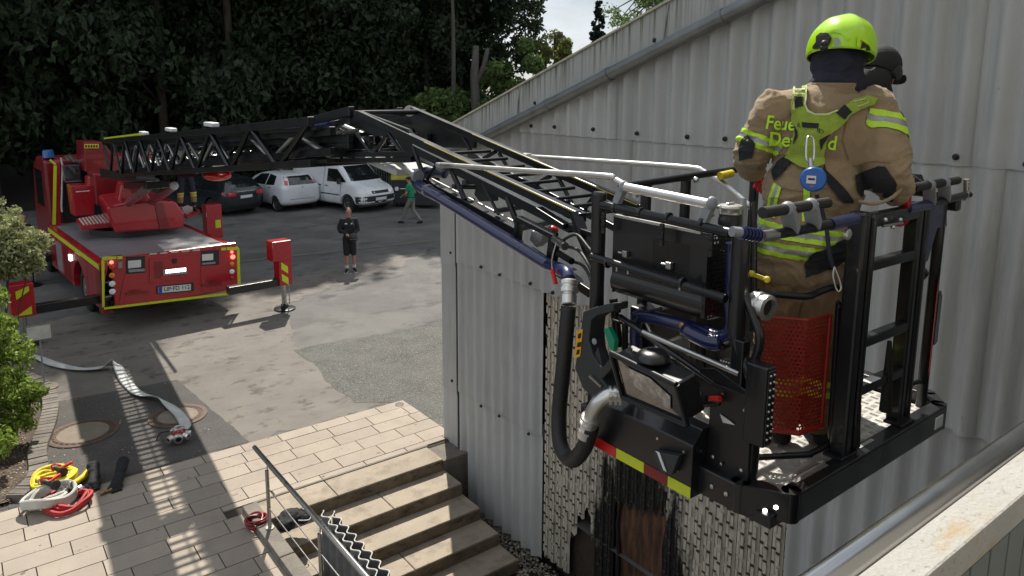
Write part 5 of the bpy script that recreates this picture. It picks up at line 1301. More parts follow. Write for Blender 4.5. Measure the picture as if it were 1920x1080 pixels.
# ---- left side (towards the camera): posts and rails
P1=V((2.45,2.53,0)); P2=V((2.45,1.72,0))
def post(x,y,z0,z1,r,name='post',m='black_paint',cap=True):
    MB().cyl((x,y,z0),(x,y,z1),r,n=20).build(name,m,cg,smooth=50)
    if cap: MB().lathe((x,y,z1),(0,0,1),[(0,r+.002),(.006,r+.001),(.012,r*.8)],18).build('post_cap','black_paint',cg,smooth=50)
post(2.45,2.53,FZ,4.46,.036); post(2.45,1.72,3.98,4.39,.036)
# right-hand post bends outwards half-way down
MB().tube([(2.45,1.72,4.0),(2.45,1.71,3.93),(2.46,1.655,3.84),(2.46,1.62,3.74),(2.46,1.62,FZ)],.028,16,sub=5).build('post','black_paint',cg,smooth=180)
MB().tube([pt(1395,548,X=2.46),pt(1412,590,X=2.46),pt(1425,640,X=2.46),pt(1408,700,X=2.46),pt(1402,760,X=2.46),(2.46,1.66,FZ)],.018,12,sub=5).build('bent_tube','black_paint',cg,smooth=180)
MB().b2((2.425,1.665,FZ),(2.475,1.725,3.97)).build('inner_post','black_paint',cg,bevel=.006)
MB().b2((2.41,1.60,FZ+.05),(2.425,1.80,FZ+.42)).build('post_plate','black_paint',cg,bevel=.004)
for z in (FZ+.10,FZ+.36): 
    for y in (1.63,1.77): MB().lathe((2.41,y,z),(-1,0,0),[(0,.009),(.004,.009),(.006,.006)],8).build('bolt','steel',cg,smooth=40)
MB().cyl((2.43,2.49,4.415),(2.43,1.76,4.395),.021,n=20).build('side_rail','dark_steel',cg,smooth=50)
MB().cyl((2.41,2.53,4.16),(2.41,1.75,4.13),.019,n=18).build('side_rail','dark_steel',cg,smooth=50)
MB().cyl((2.43,2.2,3.865),(2.43,1.68,3.83),.013,n=14).build('side_rail','steel',cg,smooth=50)
MB().cyl((2.43,2.35,3.90),(2.43,1.68,3.72),.014,n=12).build('brace_tube','black_paint',cg,smooth=50)
# silver grab bar on grey brackets
MB().cyl((2.44,2.36,4.515),(2.44,1.86,4.495),.021,n=20).build('grab_bar','alu',cg,smooth=50)
def bracket(p,q,w_=.035):
    MB().ell(p,(.028,.020,.030)).beam(p,q,.030,w_).ell(q,(.020,.022,.020)).build('grab_bar_bracket','grey_plastic',cg,smooth=40)
bracket((2.44,2.36,4.515),(2.44,2.40,4.44)); bracket((2.44,1.865,4.50),(2.44,1.90,4.42))
for y in (2.40,2.24,2.08,1.90): MB().cyl((2.43,y-.008,4.412),(2.43,y+.008,4.412),.024,n=16).build('rail_clamp','black_paint',cg,smooth=50)
for y in (2.46,2.10,1.84): 
    MB().box((2.415,y,4.335),(.014,.022,.10)).build('hanger_plate','black_paint',cg,bevel=.004)
    for z in (4.36,4.32): MB().lathe((2.408,y,z),(-1,0,0),[(0,.009),(.003,.009),(.005,.005)],10).build('bolt','dark_steel',cg,smooth=40)
# control housing with real perforations
cx=2.47; ya,yb=1.90,2.45; z0,z1=3.985,4.365
MB().beam((cx-.004,yb-.02,z1+.004),(cx-.004,ya+.03,z1+.0),.014,.012).build('housing_edge','alu',cg)
hf=MB()
pa,pb=1.985,2.195; pz0,pz1=4.16,4.30
for (a,b,c,d) in ((ya,yb,pz1,z1),(ya,yb,4.09,pz0),(pb,yb,pz0,pz1),(ya,pa,pz0,pz1)): hf.b2((cx,a,c),(cx+.004,b,d))
hf.build('housing_front','black_paint',cg)
pf=perforated(lambda u,v: (cx+.001, pb-(pb-pa)*u/20, pz0+(pz1-pz0)*v/14),20,14,.30); pf.build('perforated_screen','black_paint',cg,fixn=False)
# rounded belly
bl=MB(); prof=[(cx,4.09),(cx-.012,4.05),(cx-.006,4.015),(cx+.03,3.985),(cx+.20,3.975)]
bl.add([(x,y,z) for x,z in prof for y in (ya,yb)],[(2*i,2*i+1,2*i+3,2*i+2) for i in range(4)]); o=bl.build('housing_belly','black_paint',cg,smooth=180)
MB().b2((cx+.22,ya,3.975),(cx+.225,yb,4.25)).build('housing_back','black_paint',cg)
MB().b2((cx+.004,yb-.003,3.99),(cx+.22,yb,z1)).build('housing_side','black_paint',cg)
MB().b2((cx+.02,2.2,4.02),(cx+.20,2.42,4.30)).build('control_unit','dark_plastic',cg)
es=perforated(lambda u,v: (cx+.02+.19*u/9, ya, 3.99+(.36)*v/18),9,18,.30); es.build('perforated_screen','black_paint',cg,fixn=False)
MB().beam((cx+.002,ya,z1-.01),(cx+.002,ya,4.0),.02,.02,(0,1,0)).build('housing_corner','black_paint',cg)
for (px,py) in ((1173,476),(1255,498)):
    p=pt(px,py,X=cx-.012); MB().box(p,(.022,.030,.032)).build('latch','steel',cg,bevel=.004); MB().cyl(p+V((0,.02,0)),p+V((0,.045,.0)),.006,n=8).build('latch_pin','steel',cg)
for (px,py) in ((1157,503),(1178,508),(1275,538)):
    p=pt(px,py,X=2.40); MB().cyl(p+V((0,0,.012)),p-V((0,0,.014)),.007,n=8).build('bolt','steel',cg)
for y in (2.42,1.97): MB().cyl((2.41,y-.006,4.148),(2.41,y+.006,4.148),.024,n=14).build('rail_clamp','black_paint',cg,smooth=50)
# navy pipe frame below the housing
MB().tube([pt(1196,690,X=2.52),pt(1192,640,X=2.52),pt(1194,604,X=2.52),pt(1205,592,X=2.52),pt(1290,612,X=2.50),pt(1345,632,X=2.5),pt(1368,625,X=2.5),pt(1374,600,X=2.5),pt(1370,560,X=2.5)],.030,16,sub=5).build('navy_pipe_frame','navy_pipe',cg,smooth=180)
MB().tube([pt(1285,618,X=2.47),pt(1330,640,X=2.47),pt(1352,642,X=2.48)],.036,16,sub=4).build('navy_pipe_sleeve','navy_pipe',cg,smooth=180)
p=pt(1280,610,X=2.46); MB().lathe(p,(-1,0,0),[(0,.016),(.008,.016),(.012,.012),(.014,.006)],14).build('pipe_plug','brass',cg,smooth=40)
MB().tube([pt(1375,560,X=2.53),pt(1376,500,X=2.53),pt(1376,455,X=2.53)],.034,14).build('riser_pipe','navy_pipe',cg,smooth=50)
# clutter of braces seen under it
for (a,b,r_,m_) in (((1210,600),(1250,690),.010,'alu'),((1252,640),(1300,622),.008,'alu'),((1215,660),(1268,672),.008,'steel'),((1240,655),(1280,700),.012,'dark_steel'),((1318,640),(1322,760),.016,'black_paint'),((1340,640),(1355,720),.014,'black_paint'),((1290,690),(1285,770),.018,'black_paint'),((1150,560),(1160,650),.022,'black_paint'),((1172,600),(1172,690),.016,'black_paint'),((1350,655),(1395,640),.010,'dark_steel'),((1205,720),(1290,745),.018,'black_paint'),((1340,700),(1400,735),.014,'black_paint'),((1128,580),(1132,660),.010,'dark_steel')):
    MB().cyl(pt(*a,X=2.56),pt(*b,X=2.56),r_,n=10).build('inner_brace',m_,cg,smooth=50)
for (px,py,r_) in ((1385,650,.016),(1375,672,.012),(1345,560,.014),(1160,585,.012),(1380,640,.010)):
    MB().lathe(pt(px,py,X=2.5),(0,0,1),[(0,r_),(.012,r_),(.014,r_*.7),(.03,r_*.6)],12).build('small_valve','dark_steel',cg,smooth=40)
MB().tube([pt(1150,600,X=2.5),pt(1185,610,X=2.47),pt(1200,590,X=2.5),pt(1240,578,X=2.5)],.007,8,sub=5).build('cable','rubber',cg,smooth=180)
for k in range(5):
    p=pt(1352+5*k,676+1.5*k,X=2.47); MB().ell(p,.005,n=8,m=6).build('sensor_dot','steel_bright',cg,smooth=180)
# work light in its frame, leaning outwards
q=[pt(1146,662,X=2.17),pt(1268,722,X=2.12),pt(1288,796,X=2.17),pt(1168,744,X=2.22)]
c=sum(q,V())/4
for a,b in ((0,1),(1,2),(2,3),(3,0)): MB().cyl(q[a],q[b],.013,n=12).build('lamp_frame','dark_steel',cg,smooth=50)
sh=lambda p,k: c+(p-c)*k
nrm=(q[1]-q[0]).cross(q[3]-q[0]).normalized()
if nrm.x>0: nrm=-nrm
m=MB(); m.prism([sh(p,.95)-nrm*.012 for p in q],-nrm*.10); m.build('lamp_body','black_paint',cg,bevel=.008)
m=MB(); m.prism([sh(p,.90)-nrm*.010 for p in q],nrm*.006); m.build('lamp_glass','glass_dark',cg)
r=[q[0].lerp(q[1],.22).lerp(q[3].lerp(q[2],.22),.16),q[0].lerp(q[1],.60).lerp(q[3].lerp(q[2],.60),.16),q[0].lerp(q[1],.86).lerp(q[3].lerp(q[2],.86),.40),q[0].lerp(q[1],.80).lerp(q[3].lerp(q[2],.80),.78),q[0].lerp(q[1],.52).lerp(q[3].lerp(q[2],.52),.66),q[0].lerp(q[1],.30).lerp(q[3].lerp(q[2],.30),.58)]
m=MB(); m.prism([p+nrm*.0 for p in r],nrm*.002); m.build('lamp_reflector','lamp_mirror',cg)
m=MB(); m.lathe(q[0].lerp(q[1],.5)-nrm*.06+V((0,0,.012)),V((0,0,1)),[(0,.07),(.02,.068),(.035,.05),(.04,.02)],20); m.build('lamp_hood','black_paint',cg,smooth=50)
MB().ell(pt(1280,738,X=2.2),.010).build('lamp_knob','nozzle_red',cg,smooth=180)
# lower box with the striped edge
ys0,ys1=1.80,2.42; bx=2.315
prof=[(bx,3.265),(bx,3.50),(bx+.06,3.56),(2.44,3.56),(2.44,3.265)]
m=MB(); m.prism([(x,ys0,z) for x,z in prof],(0,ys1-ys0,0)); m.build('equipment_box','black_paint',cg,bevel=.006)
segs=((0,.05,'neon_yellow'),(.05,.30,'nozzle_red'),(.30,.58,'neon_yellow'),(.58,.80,'red_dark'),(.80,1.0,'neon_yellow'))
for a,b,mm in segs:
    y_a=ys1-(ys1-ys0)*a; y_b=ys1-(ys1-ys0)*b
    MB().b2((bx-.003,y_b+.001,3.268),(bx-.0005,y_a-.001,3.318)).build('warning_stripe',mm,cg)
m=MB(); m.prism([pt(1232,790,X=bx+.05),pt(1250,792,X=bx+.05),pt(1282,812,X=bx+.05),pt(1280,818,X=bx+.05)],(0,0,.003)); m.build('white_glint_sticker','plate_white',cg)  # white highlight of the sloping lid, laid on as a pale patch
m=MB(); a=[pt(1232,842,X=bx-.002),pt(1284,850,X=bx-.002),pt(1270,886,X=bx-.002),pt(1250,884,X=bx-.002)]; m.prism(a,(-.035,0,0)); m.build('marker_light','dark_plastic',cg,bevel=.005)
a=[pt(1230,845,X=bx-.03),pt(1237,848,X=bx-.04),pt(1250,884,X=bx-.04),pt(1243,880,X=bx-.03)]; m=MB(); m.prism(a,(-.004,0,0)); m.build('marker_lens','glass_lamp',cg)
for (px,py) in ((1233,822),(1282,848),(1270,882),(1300,800),(1320,780),(1355,738),(1352,870)): 
    MB().lathe(pt(px,py,X=bx if px<1295 else 2.40),(-1,0,0),[(0,.007),(.003,.007),(.004,.004)],8).build('bolt','steel',cg,smooth=40)
m=MB(); m.prism([pt(1312,690,X=2.42),pt(1340,690,X=2.42),pt(1402,735,X=2.42),pt(1405,805,X=2.42),pt(1355,800,X=2.42),pt(1352,762,X=2.42),pt(1312,735,X=2.42)],(.012,0,0)); m.build('mounting_plate','black_paint',cg,bevel=.003)
for (px,py) in ((1350,728),(1396,748),(1390,790)): MB().lathe(pt(px,py,X=2.419),(-1,0,0),[(0,.008),(.003,.008),(.005,.005)],8).build('bolt','steel',cg,smooth=40)
MB().cyl(pt(1332,748,X=2.38),pt(1350,748,X=2.38),.013,n=12).build('drain_tap','nozzle_red',cg,smooth=50)
MB().tube([pt(1290,745,X=2.40),pt(1312,758,X=2.38),pt(1335,757,X=2.37),pt(1350,755,X=2.38)],.012,10,sub=4).build('drain_pipe','dark_steel',cg,smooth=180)
m=MB(); m.prism([pt(1350,776,X=2.405),pt(1370,790,X=2.405),pt(1378,797,X=2.405),pt(1356,792,X=2.405)],(-.002,0,0)); m.build('white_glint_sticker','plate_white',cg)
# upright LED floodlights
def flood(c,dx,dy,h,f,name='floodlight'):
    b=MB().box(c,(dx,dy,h)).build(name,'black_paint',cg,bevel=.008)
    return b
MB().box((2.42,1.575,3.745),(.062,.095,.33)).build('floodlight','black_paint',cg,bevel=.008)
fc=V((2.42,1.5265,3.745))
MB().box(fc,(.046,.004,.30)).build('floodlight_glass','glass_dark',cg,bevel=.003)
for k in range(10):
    for s in (-1,1): MB().ell(fc+V((.012*s,-.003,-.13+.029*k)),.005,n=8,m=6).build('floodlight_led','steel_bright',cg,smooth=180)
MB().box((4.06,1.64,3.77),(.06,.05,.30)).build('floodlight','black_paint',cg,bevel=.012)
MB().box((4.06,1.613,3.77),(.04,.004,.26)).build('floodlight_glass','glass_dark',cg)
# red perforated leg guards with a tube frame
A0,A1,A2=V((2.685,1.775,0)),V((2.80,1.62,0)),V((2.945,1.60,0))
def guard(pts,zb,zt,nu,nv,name,tilt=0,nbend=None):
    L=[(pts[i+1]-pts[i]).length for i in range(len(pts)-1)]; T=sum(L)
    def P(u):
        s=u*T
        for i,l in enumerate(L):
            if s<=l or i==len(L)-1: return pts[i].lerp(pts[i+1],s/l)
            s-=l
    mm=perforated(lambda u,v: (lambda p,z: (p.x,p.y,z))(P(u/nu), zb+(zt-zb)*v/nv),nu,nv,.33)
    return mm.build(name,'red_mesh',cg,fixn=False)
guard([A0,A1,A2],3.50,3.99,19,27,'red_mesh_guard')
MB().tube([(A0.x,A0.y,4.0),(A1.x,A1.y,4.0),(A2.x,A2.y,4.0)],.007,8).build('guard_top_edge','red_mesh',cg)
MB().tube([(A0.x,A0.y,3.49),(A1.x,A1.y,3.49),(A2.x,A2.y,3.49)],.012,8).build('guard_bottom_edge','red_mesh',cg)
for a in (A0,A2): MB().cyl((a.x,a.y,3.485),(a.x,a.y,4.005),.010,n=8).build('guard_side_edge','red_mesh',cg)
off=V((-.02,-.03,0))
MB().tube([(2.52,1.72,3.42),(2.78,1.575,3.415),(2.82,1.565,3.415),(2.94,1.545,3.44),(2.955,1.56,3.50),(2.955,1.57,4.0),(2.955,1.57,4.06)],.0135,12,sub=5).build('guard_frame','dark_steel',cg,smooth=180)
MB().tube([pt(1420,545,D=3.0),pt(1440,550,D=3.0),pt(1510,556,D=3.02),pt(1530,550,D=3.05),pt(1556,540,D=3.08),pt(1572,540,D=3.1)],.0145,14,sub=5).build('hip_rail','dark_steel',cg,smooth=180)
# far guard
guard([V((3.74,1.50,0)),V((3.97,1.60,0))],3.56,4.05,9,22,'red_mesh_guard')
MB().tube([(3.66,1.60,3.50),(3.82,1.58,3.49),(3.88,1.58,3.53),(3.88,1.58,4.06)],.012,10,sub=4).build('guard_frame','dark_steel',cg,smooth=180)
# ---- front gate posts with rungs between
for (x,y,w_,d_,z1) in ((2.93,1.50,.055,.075,4.47),(3.015,1.50,.035,.06,4.45),(3.46,1.52,.045,.07,4.46),(3.545,1.52,.04,.06,4.45)):
    MB().b2((x-w_/2,y-d_/2,FZ+.05),(x+w_/2,y+d_/2,z1)).build('gate_post','black_paint',cg,bevel=.012)
for z,w_ in ((3.88,.05),(3.66,.05),(4.22,.04)):
    MB().b2((3.03,1.49,z-.022),(3.445,1.54,z+.022)).build('gate_rung','black_paint',cg,bevel=.006)
MB().b2((3.03,1.485,4.39),(3.445,1.535,4.45)).build('gate_top','black_paint',cg,bevel=.008)
MB().b2((3.12,1.488,3.682),(3.22,1.53,3.6845)).build('rung_label','plate_white',cg)
for k in range(3):
    p=pt(1660+14*k,412+(k%2)*14,Y=1.47); MB().ell(p,.010,n=10).build('gate_bolt','steel_bright',cg,smooth=180)
MB().cyl(pt(1655,424,Y=1.47),pt(1692,418,Y=1.47),.006,n=8).build('gate_pin','steel',cg)
for x in (2.93,3.46): MB().b2((x-.06,1.455,FZ+.06),(x+.06,1.545,FZ+.075)).build('post_foot','black_paint',cg,bevel=.004)
MB().tube([pt(1668,640,Y=1.5),pt(1665,700,Y=1.5),pt(1660,770,Y=1.5)],[.010,.02,.028],10).build('gate_damper','rubber',cg,smooth=60)
MB().tube([pt(1612,760,Y=1.48),pt(1605,800,Y=1.48),pt(1602,835,Y=1.48)],[.008,.018,.024],10).build('gate_damper','rubber',cg,smooth=60)
MB().b2((2.60,2.3,3.5),(2.9,2.45,3.9)).build('inner_locker','black_paint',cg,bevel=.01)
MB().b2((3.05,2.38,3.36),(3.75,2.46,4.15)).build('rear_panel','black_paint',cg,bevel=.01)
# rear and far rails
MB().cyl((2.52,2.46,4.50),(3.72,2.49,4.53),.019,n=18).build('rear_rail','dark_steel',cg,smooth=50)
for x in (2.72,3.02,3.62): MB().b2((x-.020,2.455,FZ),(x+.020,2.50,4.50)).build('rear_post','black_paint',cg,bevel=.008)
MB().cyl((2.52,2.46,4.12),(3.72,2.49,4.12),.016,n=14).build('rear_rail','dark_steel',cg,smooth=50)
MB().cyl((3.88,1.55,4.45),(3.88,2.5,4.45),.020,n=16).build('far_rail','dark_steel',cg,smooth=50)
for y in (1.58,2.5): post(3.88,y,FZ,4.46,.026)
p=pt(1303,337,Y=2.45); MB().lathe(p,(0,-1,0),[(0,.016),(.01,.016),(.02,.008)],10).build('bolt','steel_bright',cg,smooth=40)
p0=pt(1350,330,Y=2.44);p1=pt(1372,325,Y=2.44); MB().cyl(p0,p1,.021,n=14).build('rail_tape','stripe_yellow',cg,smooth=50)
# swivelling arms at the front corners: navy joints, black rail, grab bar in grey brackets
def arm(a,b,g0,g1,brk,tip=None,ydepth=1.47):
    pa=pt(*a,Y=ydepth); pb=pt(*b,Y=ydepth)
    MB().cyl(pa,pb,.019,n=18).build('arm_rail','dark_steel',cg,smooth=50)
    qa=pt(*g0,Y=ydepth-.02); qb=pt(*g1,Y=ydepth-.02)
    MB().cyl(qa,qb,.020,n=18).build('grab_bar','rubber',cg,smooth=50)
    for (u,v_) in brk:
        p=qa.lerp(qb,u); q=pa.lerp(pb,v_)
        MB().ell(p,(.030,.026,.028)).beam(p,q+V((0,0,.005)),.05,.030).build('grab_bar_bracket','grey_plastic',cg,smooth=40)
        MB().ell(q,(.026,.024,.020)).build('bracket_clamp','dark_plastic',cg,smooth=180)
arm((1450,440),(1562,420),(1430,399),(1552,380),((.36,.30),(.72,.66)))
MB().cyl(pt(1556,421,Y=1.47),pt(1604,410,Y=1.47),.024,n=16).build('navy_sleeve','navy_pipe',cg,smooth=50)
MB().cyl(pt(1372,434,Y=1.50),pt(1390,436,Y=1.49),.018,n=14).build('bumper_end','grey_plastic',cg,smooth=50)
m=MB(); 
a=pt(1388,436,Y=1.49); b=pt(1420,441,Y=1.48)
for k in range(5):
    c=a.lerp(b,(k+.5)/5); d=(b-a).normalized(); m=MB(); m.cyl(c-d*.007,c+d*.004,.024,n=16).build('spring_coil','navy_pipe',cg,smooth=50)
MB().cyl(a,b,.019,n=14).build('spring_core','navy_pipe',cg,smooth=50)
MB().cyl(b,pt(1432,443,Y=1.48),.024,.017,n=14).build('spring_end','navy_pipe',cg,smooth=50)
MB().cyl(pt(1428,443,Y=1.47),pt(1455,440,Y=1.47),.020,n=14).build('steel_joint','steel',cg,smooth=50)
MB().lathe(pt(1587,439,Y=1.455),(0,-1,0),[(0,.022),(.010,.022),(.013,.018),(.013,.005)],24).build('round_reflector','alu',cg,smooth=40)
arm((1705,392),(1808,366),(1712,352),(1795,338),((.35,.35),(.68,.62)),ydepth=1.50)
MB().cyl(pt(1700,392,Y=1.50),pt(1740,384,Y=1.50),.024,n=16).build('navy_sleeve','navy_pipe',cg,smooth=50)
MB().cyl(pt(1811,375,Y=1.50),pt(1812,336,Y=1.50),.014,n=14).build('arm_pin','steel',cg,smooth=50)
MB().ell(pt(1818,365,Y=1.50),.014).build('arm_ball','dark_steel',cg,smooth=180)
m=MB(); m.prism([pt(1722,388,Y=1.56),pt(1776,372,Y=1.56),pt(1776,424,Y=1.56),pt(1758,428,Y=1.56),pt(1740,490,Y=1.56),pt(1715,500,Y=1.56)],(0,.02,0)); m.build('arm_gusset','navy_pipe',cg,bevel=.004)
MB().box(pt(1788,380,Y=1.56),(.05,.06,.08)).build('arm_block','black_paint',cg,bevel=.01)
m=MB(); m.prism([pt(1698,325,Y=1.75),pt(1730,327,Y=1.75),pt(1738,350,Y=1.75),pt(1700,352,Y=1.75)],(0,.08,0)); m.build('control_panel','dark_steel',cg,bevel=.006)
MB().tube([pt(1716,500,Y=1.56),pt(1735,512,Y=1.56),pt(1715,530,Y=1.58),pt(1708,520,Y=1.58)],.016,10,sub=4).build('hook','black_paint',cg,smooth=180)
# water outlet with steel lid beside the post
p=V((2.56,1.93,0)); pm=pt(1370,380,D=3.18)
MB().lathe((pm.x,pm.y,pm.z-.20),(0,0,1),[(0,.042),(.10,.042),(.105,.050),(.13,.050),(.14,.046),(.15,.046)],28).build('monitor_base','black_paint',cg,smooth=40)
MB().lathe((pm.x,pm.y,pm.z-.05),(0,0,1),[(0,.046),(.004,.050),(.022,.050),(.028,.054),(.034,.054),(.040,.050),(.042,.02)],28).build('monitor_lid','steel_bright',cg,smooth=35)
MB().box((pm.x,pm.y,pm.z-.003),(.05,.015,.008)).build('lid_handle','steel_bright',cg,bevel=.003)
MB().tube([(pm.x-.04,pm.y+.03,pm.z-.02),(pm.x-.07,pm.y+.06,pm.z-.005),(pm.x-.075,pm.y+.07,pm.z-.03),(pm.x-.05,pm.y+.05,pm.z-.06)],.008,8,sub=4).build('lid_lever','steel_bright',cg,smooth=180)
MB().tube([pt(1412,378,D=3.25),pt(1413,450,D=3.25),pt(1412,620,D=3.25)],.016,10).build('inner_post','black_paint',cg,smooth=50)
MB().tube([pt(1394,372,D=3.2),pt(1394,440,D=3.2)],.014,10).build('inner_post','grey_plastic',cg,smooth=50)
# delivery valve with coupling
v0=pt(1395,562,D=3.0); v1=pt(1442,578,D=2.90); d=(v1-v0).normalized()
MB().tube([pt(1380,560,D=3.08),v0,v0.lerp(v1,.4)],.024,14).ell(v0.lerp(v1,.25),.034).build('valve_body','brass',cg,smooth=60)
MB().lathe(v0.lerp(v1,.30),d,[(0,.030),(.01,.050),(.03,.050),(.034,.054),(.046,.054),(.050,.046),(.060,.046),(.064,.052),(.085,.052),(.088,.036),(.070,.034)],28).build('valve_coupling','steel_bright',cg,smooth=35)
MB().cyl(v0.lerp(v1,.30)+d*.068,v0.lerp(v1,.30)+d*.072,.033,n=20).build('coupling_bore','void',cg)
MB().cyl(v0,v0+V((0,0,.09)),.009,n=10).build('valve_stem','brass',cg,smooth=50)
h=pt(1424,519,D=2.98); 
MB().box(h,(.075,.014,.016),((pt(1438,524,D=2.95)-pt(1410,514,D=3.02)).normalized(),V((0,1,0)),V((0,0,1)))).ell(pt(1409,513,D=3.02),.014).ell(pt(1438,524,D=2.95),.014).build('valve_handle','stripe_yellow',cg,smooth=60)
# suction hose: coupling, black hose hanging in a loop, elbow into the box
hp=[pt(1067,528,X=2.46),pt(1066,575,X=2.42),pt(1057,680,X=2.36),pt(1048,780,X=2.32),pt(1052,838,X=2.28),pt(1073,862,X=2.26),pt(1096,838,X=2.24),pt(1108,800,X=2.23)]
MB().lathe(hp[0]+V((0,0,.01)),hp[1]-hp[0],[(0,.034),(.008,.048),(.024,.048),(.028,.042),(.040,.042),(.044,.050),(.066,.050),(.070,.040),(.078,.038),(.082,.042),(.125,.042),(.13,.036)],28).build('hose_coupling','steel_bright',cg,smooth=35)
MB().tube(hp[1:],.039,20,sub=8).build('suction_hose','rubber',cg,smooth=180)
for t_ in (.7,.86):
    c=hp[0].lerp(hp[1],t_) ; 
e=[pt(1100,808,X=2.225),pt(1108,780,X=2.22),pt(1122,755,X=2.23),pt(1142,742,X=2.26),pt(1165,742,X=2.30)]
MB().tube(e,.034,20,sub=6).build('pipe_elbow','steel_bright',cg,smooth=180)
for a,b,r_ in ((0,1,.044),(3,4,.046)):
    dd=(e[b]-e[a]).normalized()
    for tt_ in (.1,.5,.85):
        c=e[a].lerp(e[b],tt_); MB().cyl(c-dd*.006,c+dd*.006,r_,n=24).build('coupling_ring','steel_bright',cg,smooth=40)
MB().cyl(e[0]-(e[1]-e[0]).normalized()*.03,e[0],.042,n=24).build('hose_clamp','steel_bright',cg,smooth=40)
# dark plastic cover with warning sticker
GX=2.33
cv=[(1093,584),(1118,575),(1150,570),(1150,584),(1122,590),(1108,600),(1104,640),(1112,668),(1128,690),(1146,668),(1148,690),(1128,712),(1146,735),(1140,745),(1110,745),(1092,728),(1077,690),(1084,650)]
m=MB(); m.prism([pt(a,b,X=GX) for a,b in cv],(.10,0,0)); m.build('plastic_cover','dark_plastic',cg,bevel=.006)
m=MB(); m.prism([pt(a,b,X=GX-.002) for a,b in ((1082,620),(1093,617),(1088,668),(1077,672))],(-.001,0,0)); m.build('warning_sticker','sticker_orange',cg)
for a in (((1084,626),(1090,624),(1089,634),(1083,635)),((1083,642),(1090,641),(1089,650),(1081,651)),((1082,656),(1087,655),(1086,664),(1080,665))):
    m=MB(); m.prism([pt(*q_,X=GX-.004) for q_ in a],(-.0005,0,0)); m.build('sticker_symbol','ink',cg)
m=MB(); m.prism([pt(a,b,X=GX+.01) for a,b in ((1112,668),(1120,650),(1130,690),(1146,668),(1150,690),(1128,712))],(.05,0,0)); m.build('cover_web','dark_plastic',cg,bevel=.005)
MB().lathe(pt(1115,640,X=GX-.0),(-1,0,0),[(0,.015),(.004,.015),(.006,.009)],12).build('cover_knob','grey_plastic',cg,smooth=40)
MB().lathe(pt(1126,688,X=GX+.005),(-1,0,0),[(0,.010),(.003,.010)],12).build('cover_knob','grey_plastic',cg,smooth=40)
m=MB(); m.prism([pt(a,b,X=GX+.02) for a,b in ((1131,618),(1140,614),(1152,640),(1150,660),(1143,655))],(.03,0,0)); m.build('release_handle','green_plastic',cg,bevel=.004)
MB().beam(pt(1106,705,X=GX-.01),pt(1128,725,X=GX-.01),.012,.012).build('cover_latch','steel',cg)
# ================================================================== PEOPLE
def hand_mb(m, palm, along, up, size=1.0, curl=0.0, side=1, r=.0085, wrap=None):
    """palm at 'palm', fingers pointing 'along', back of the hand towards 'up'; curl bends fingers away from 'up'"""
    a=V(along).normalized(); u=V(up); u=(u-a*u.dot(a)).normalized(); s=a.cross(u)*side
    m.ell(palm,(.040*size,.048*size,.016*size),(s,a,u),n=12)
    for k,(o_,L) in enumerate(((-.030,.070),(-.010,.080),(.010,.076),(.029,.060))):
        p=V(palm)+s*(o_*size)+a*.040*size; d=a; L*=size
        for q,f in enumerate((.42,.32,.26)):
            ang=curl*(q+.6); dd=(a*cos(ang)-u*sin(ang)); p2=p+dd*L*f; m.cap(p,p2,r*(1-.08*q)*size,r*(.95-.10*q)*size,n=8); p=p2
    p=V(palm)-s*.034*size-a*.012*size; d=(a*.6-s*.75-u*(.3+.3*curl)).normalized(); p2=p+d*.036*size; m.cap(p,p2,.0115*size,.0100*size,n=8)
    d2=(a*.9-s*.3-u*(.2+.5*curl)).normalized(); m.cap(p2,p2+d2*.030*size,.0100*size,.0085*size,n=8)
def head_mb(m,c,f,up,k=1.0):
    """skin of the head: skull, jaw, nose, ears, brow and lips"""
    f=V(f).normalized(); up=V(up); up=(up-f*up.dot(f)).normalized(); s=f.cross(up); c=V(c)
    ax=(s,f,up)
    m.ell(c+up*.025*k,(.075*k,.095*k,.095*k),ax,n=16,m=12)
    m.ell(c+f*.022*k-up*.045*k,(.058*k,.068*k,.068*k),ax,n=14,m=10)
    m.ell(c+f*.060*k-up*.092*k,(.026*k,.022*k,.018*k),ax)
    m.cap(c+f*.090*k+up*.018*k,c+f*.108*k-up*.018*k,.008*k,.014*k,n=8)
    m.ell(c+f*.082*k-up*.050*k,(.024*k,.012*k,.008*k),ax,n=8); m.ell(c+f*.080*k-up*.060*k,(.020*k,.012*k,.007*k),ax,n=8)
    m.ell(c+f*.082*k+up*.030*k,(.050*k,.012*k,.008*k),ax,n=10)
    for t in (-1,1): m.ell(c+s*.076*k*t-up*.005*k-f*.005*k,(.008*k,.018*k,.030*k),ax,n=8)
def face_parts(t,c,f,up,k=1.0):
    f=V(f).normalized(); up=V(up); up=(up-f*up.dot(f)).normalized(); s=f.cross(up); c=V(c)
    for q in (-1,1):
        MB().ell(c+f*.086*k+s*.030*k*q+up*.012*k,(.012*k,.007*k,.006*k),(s,f,up),n=8).build('eye','hair_dark',t,smooth=180)
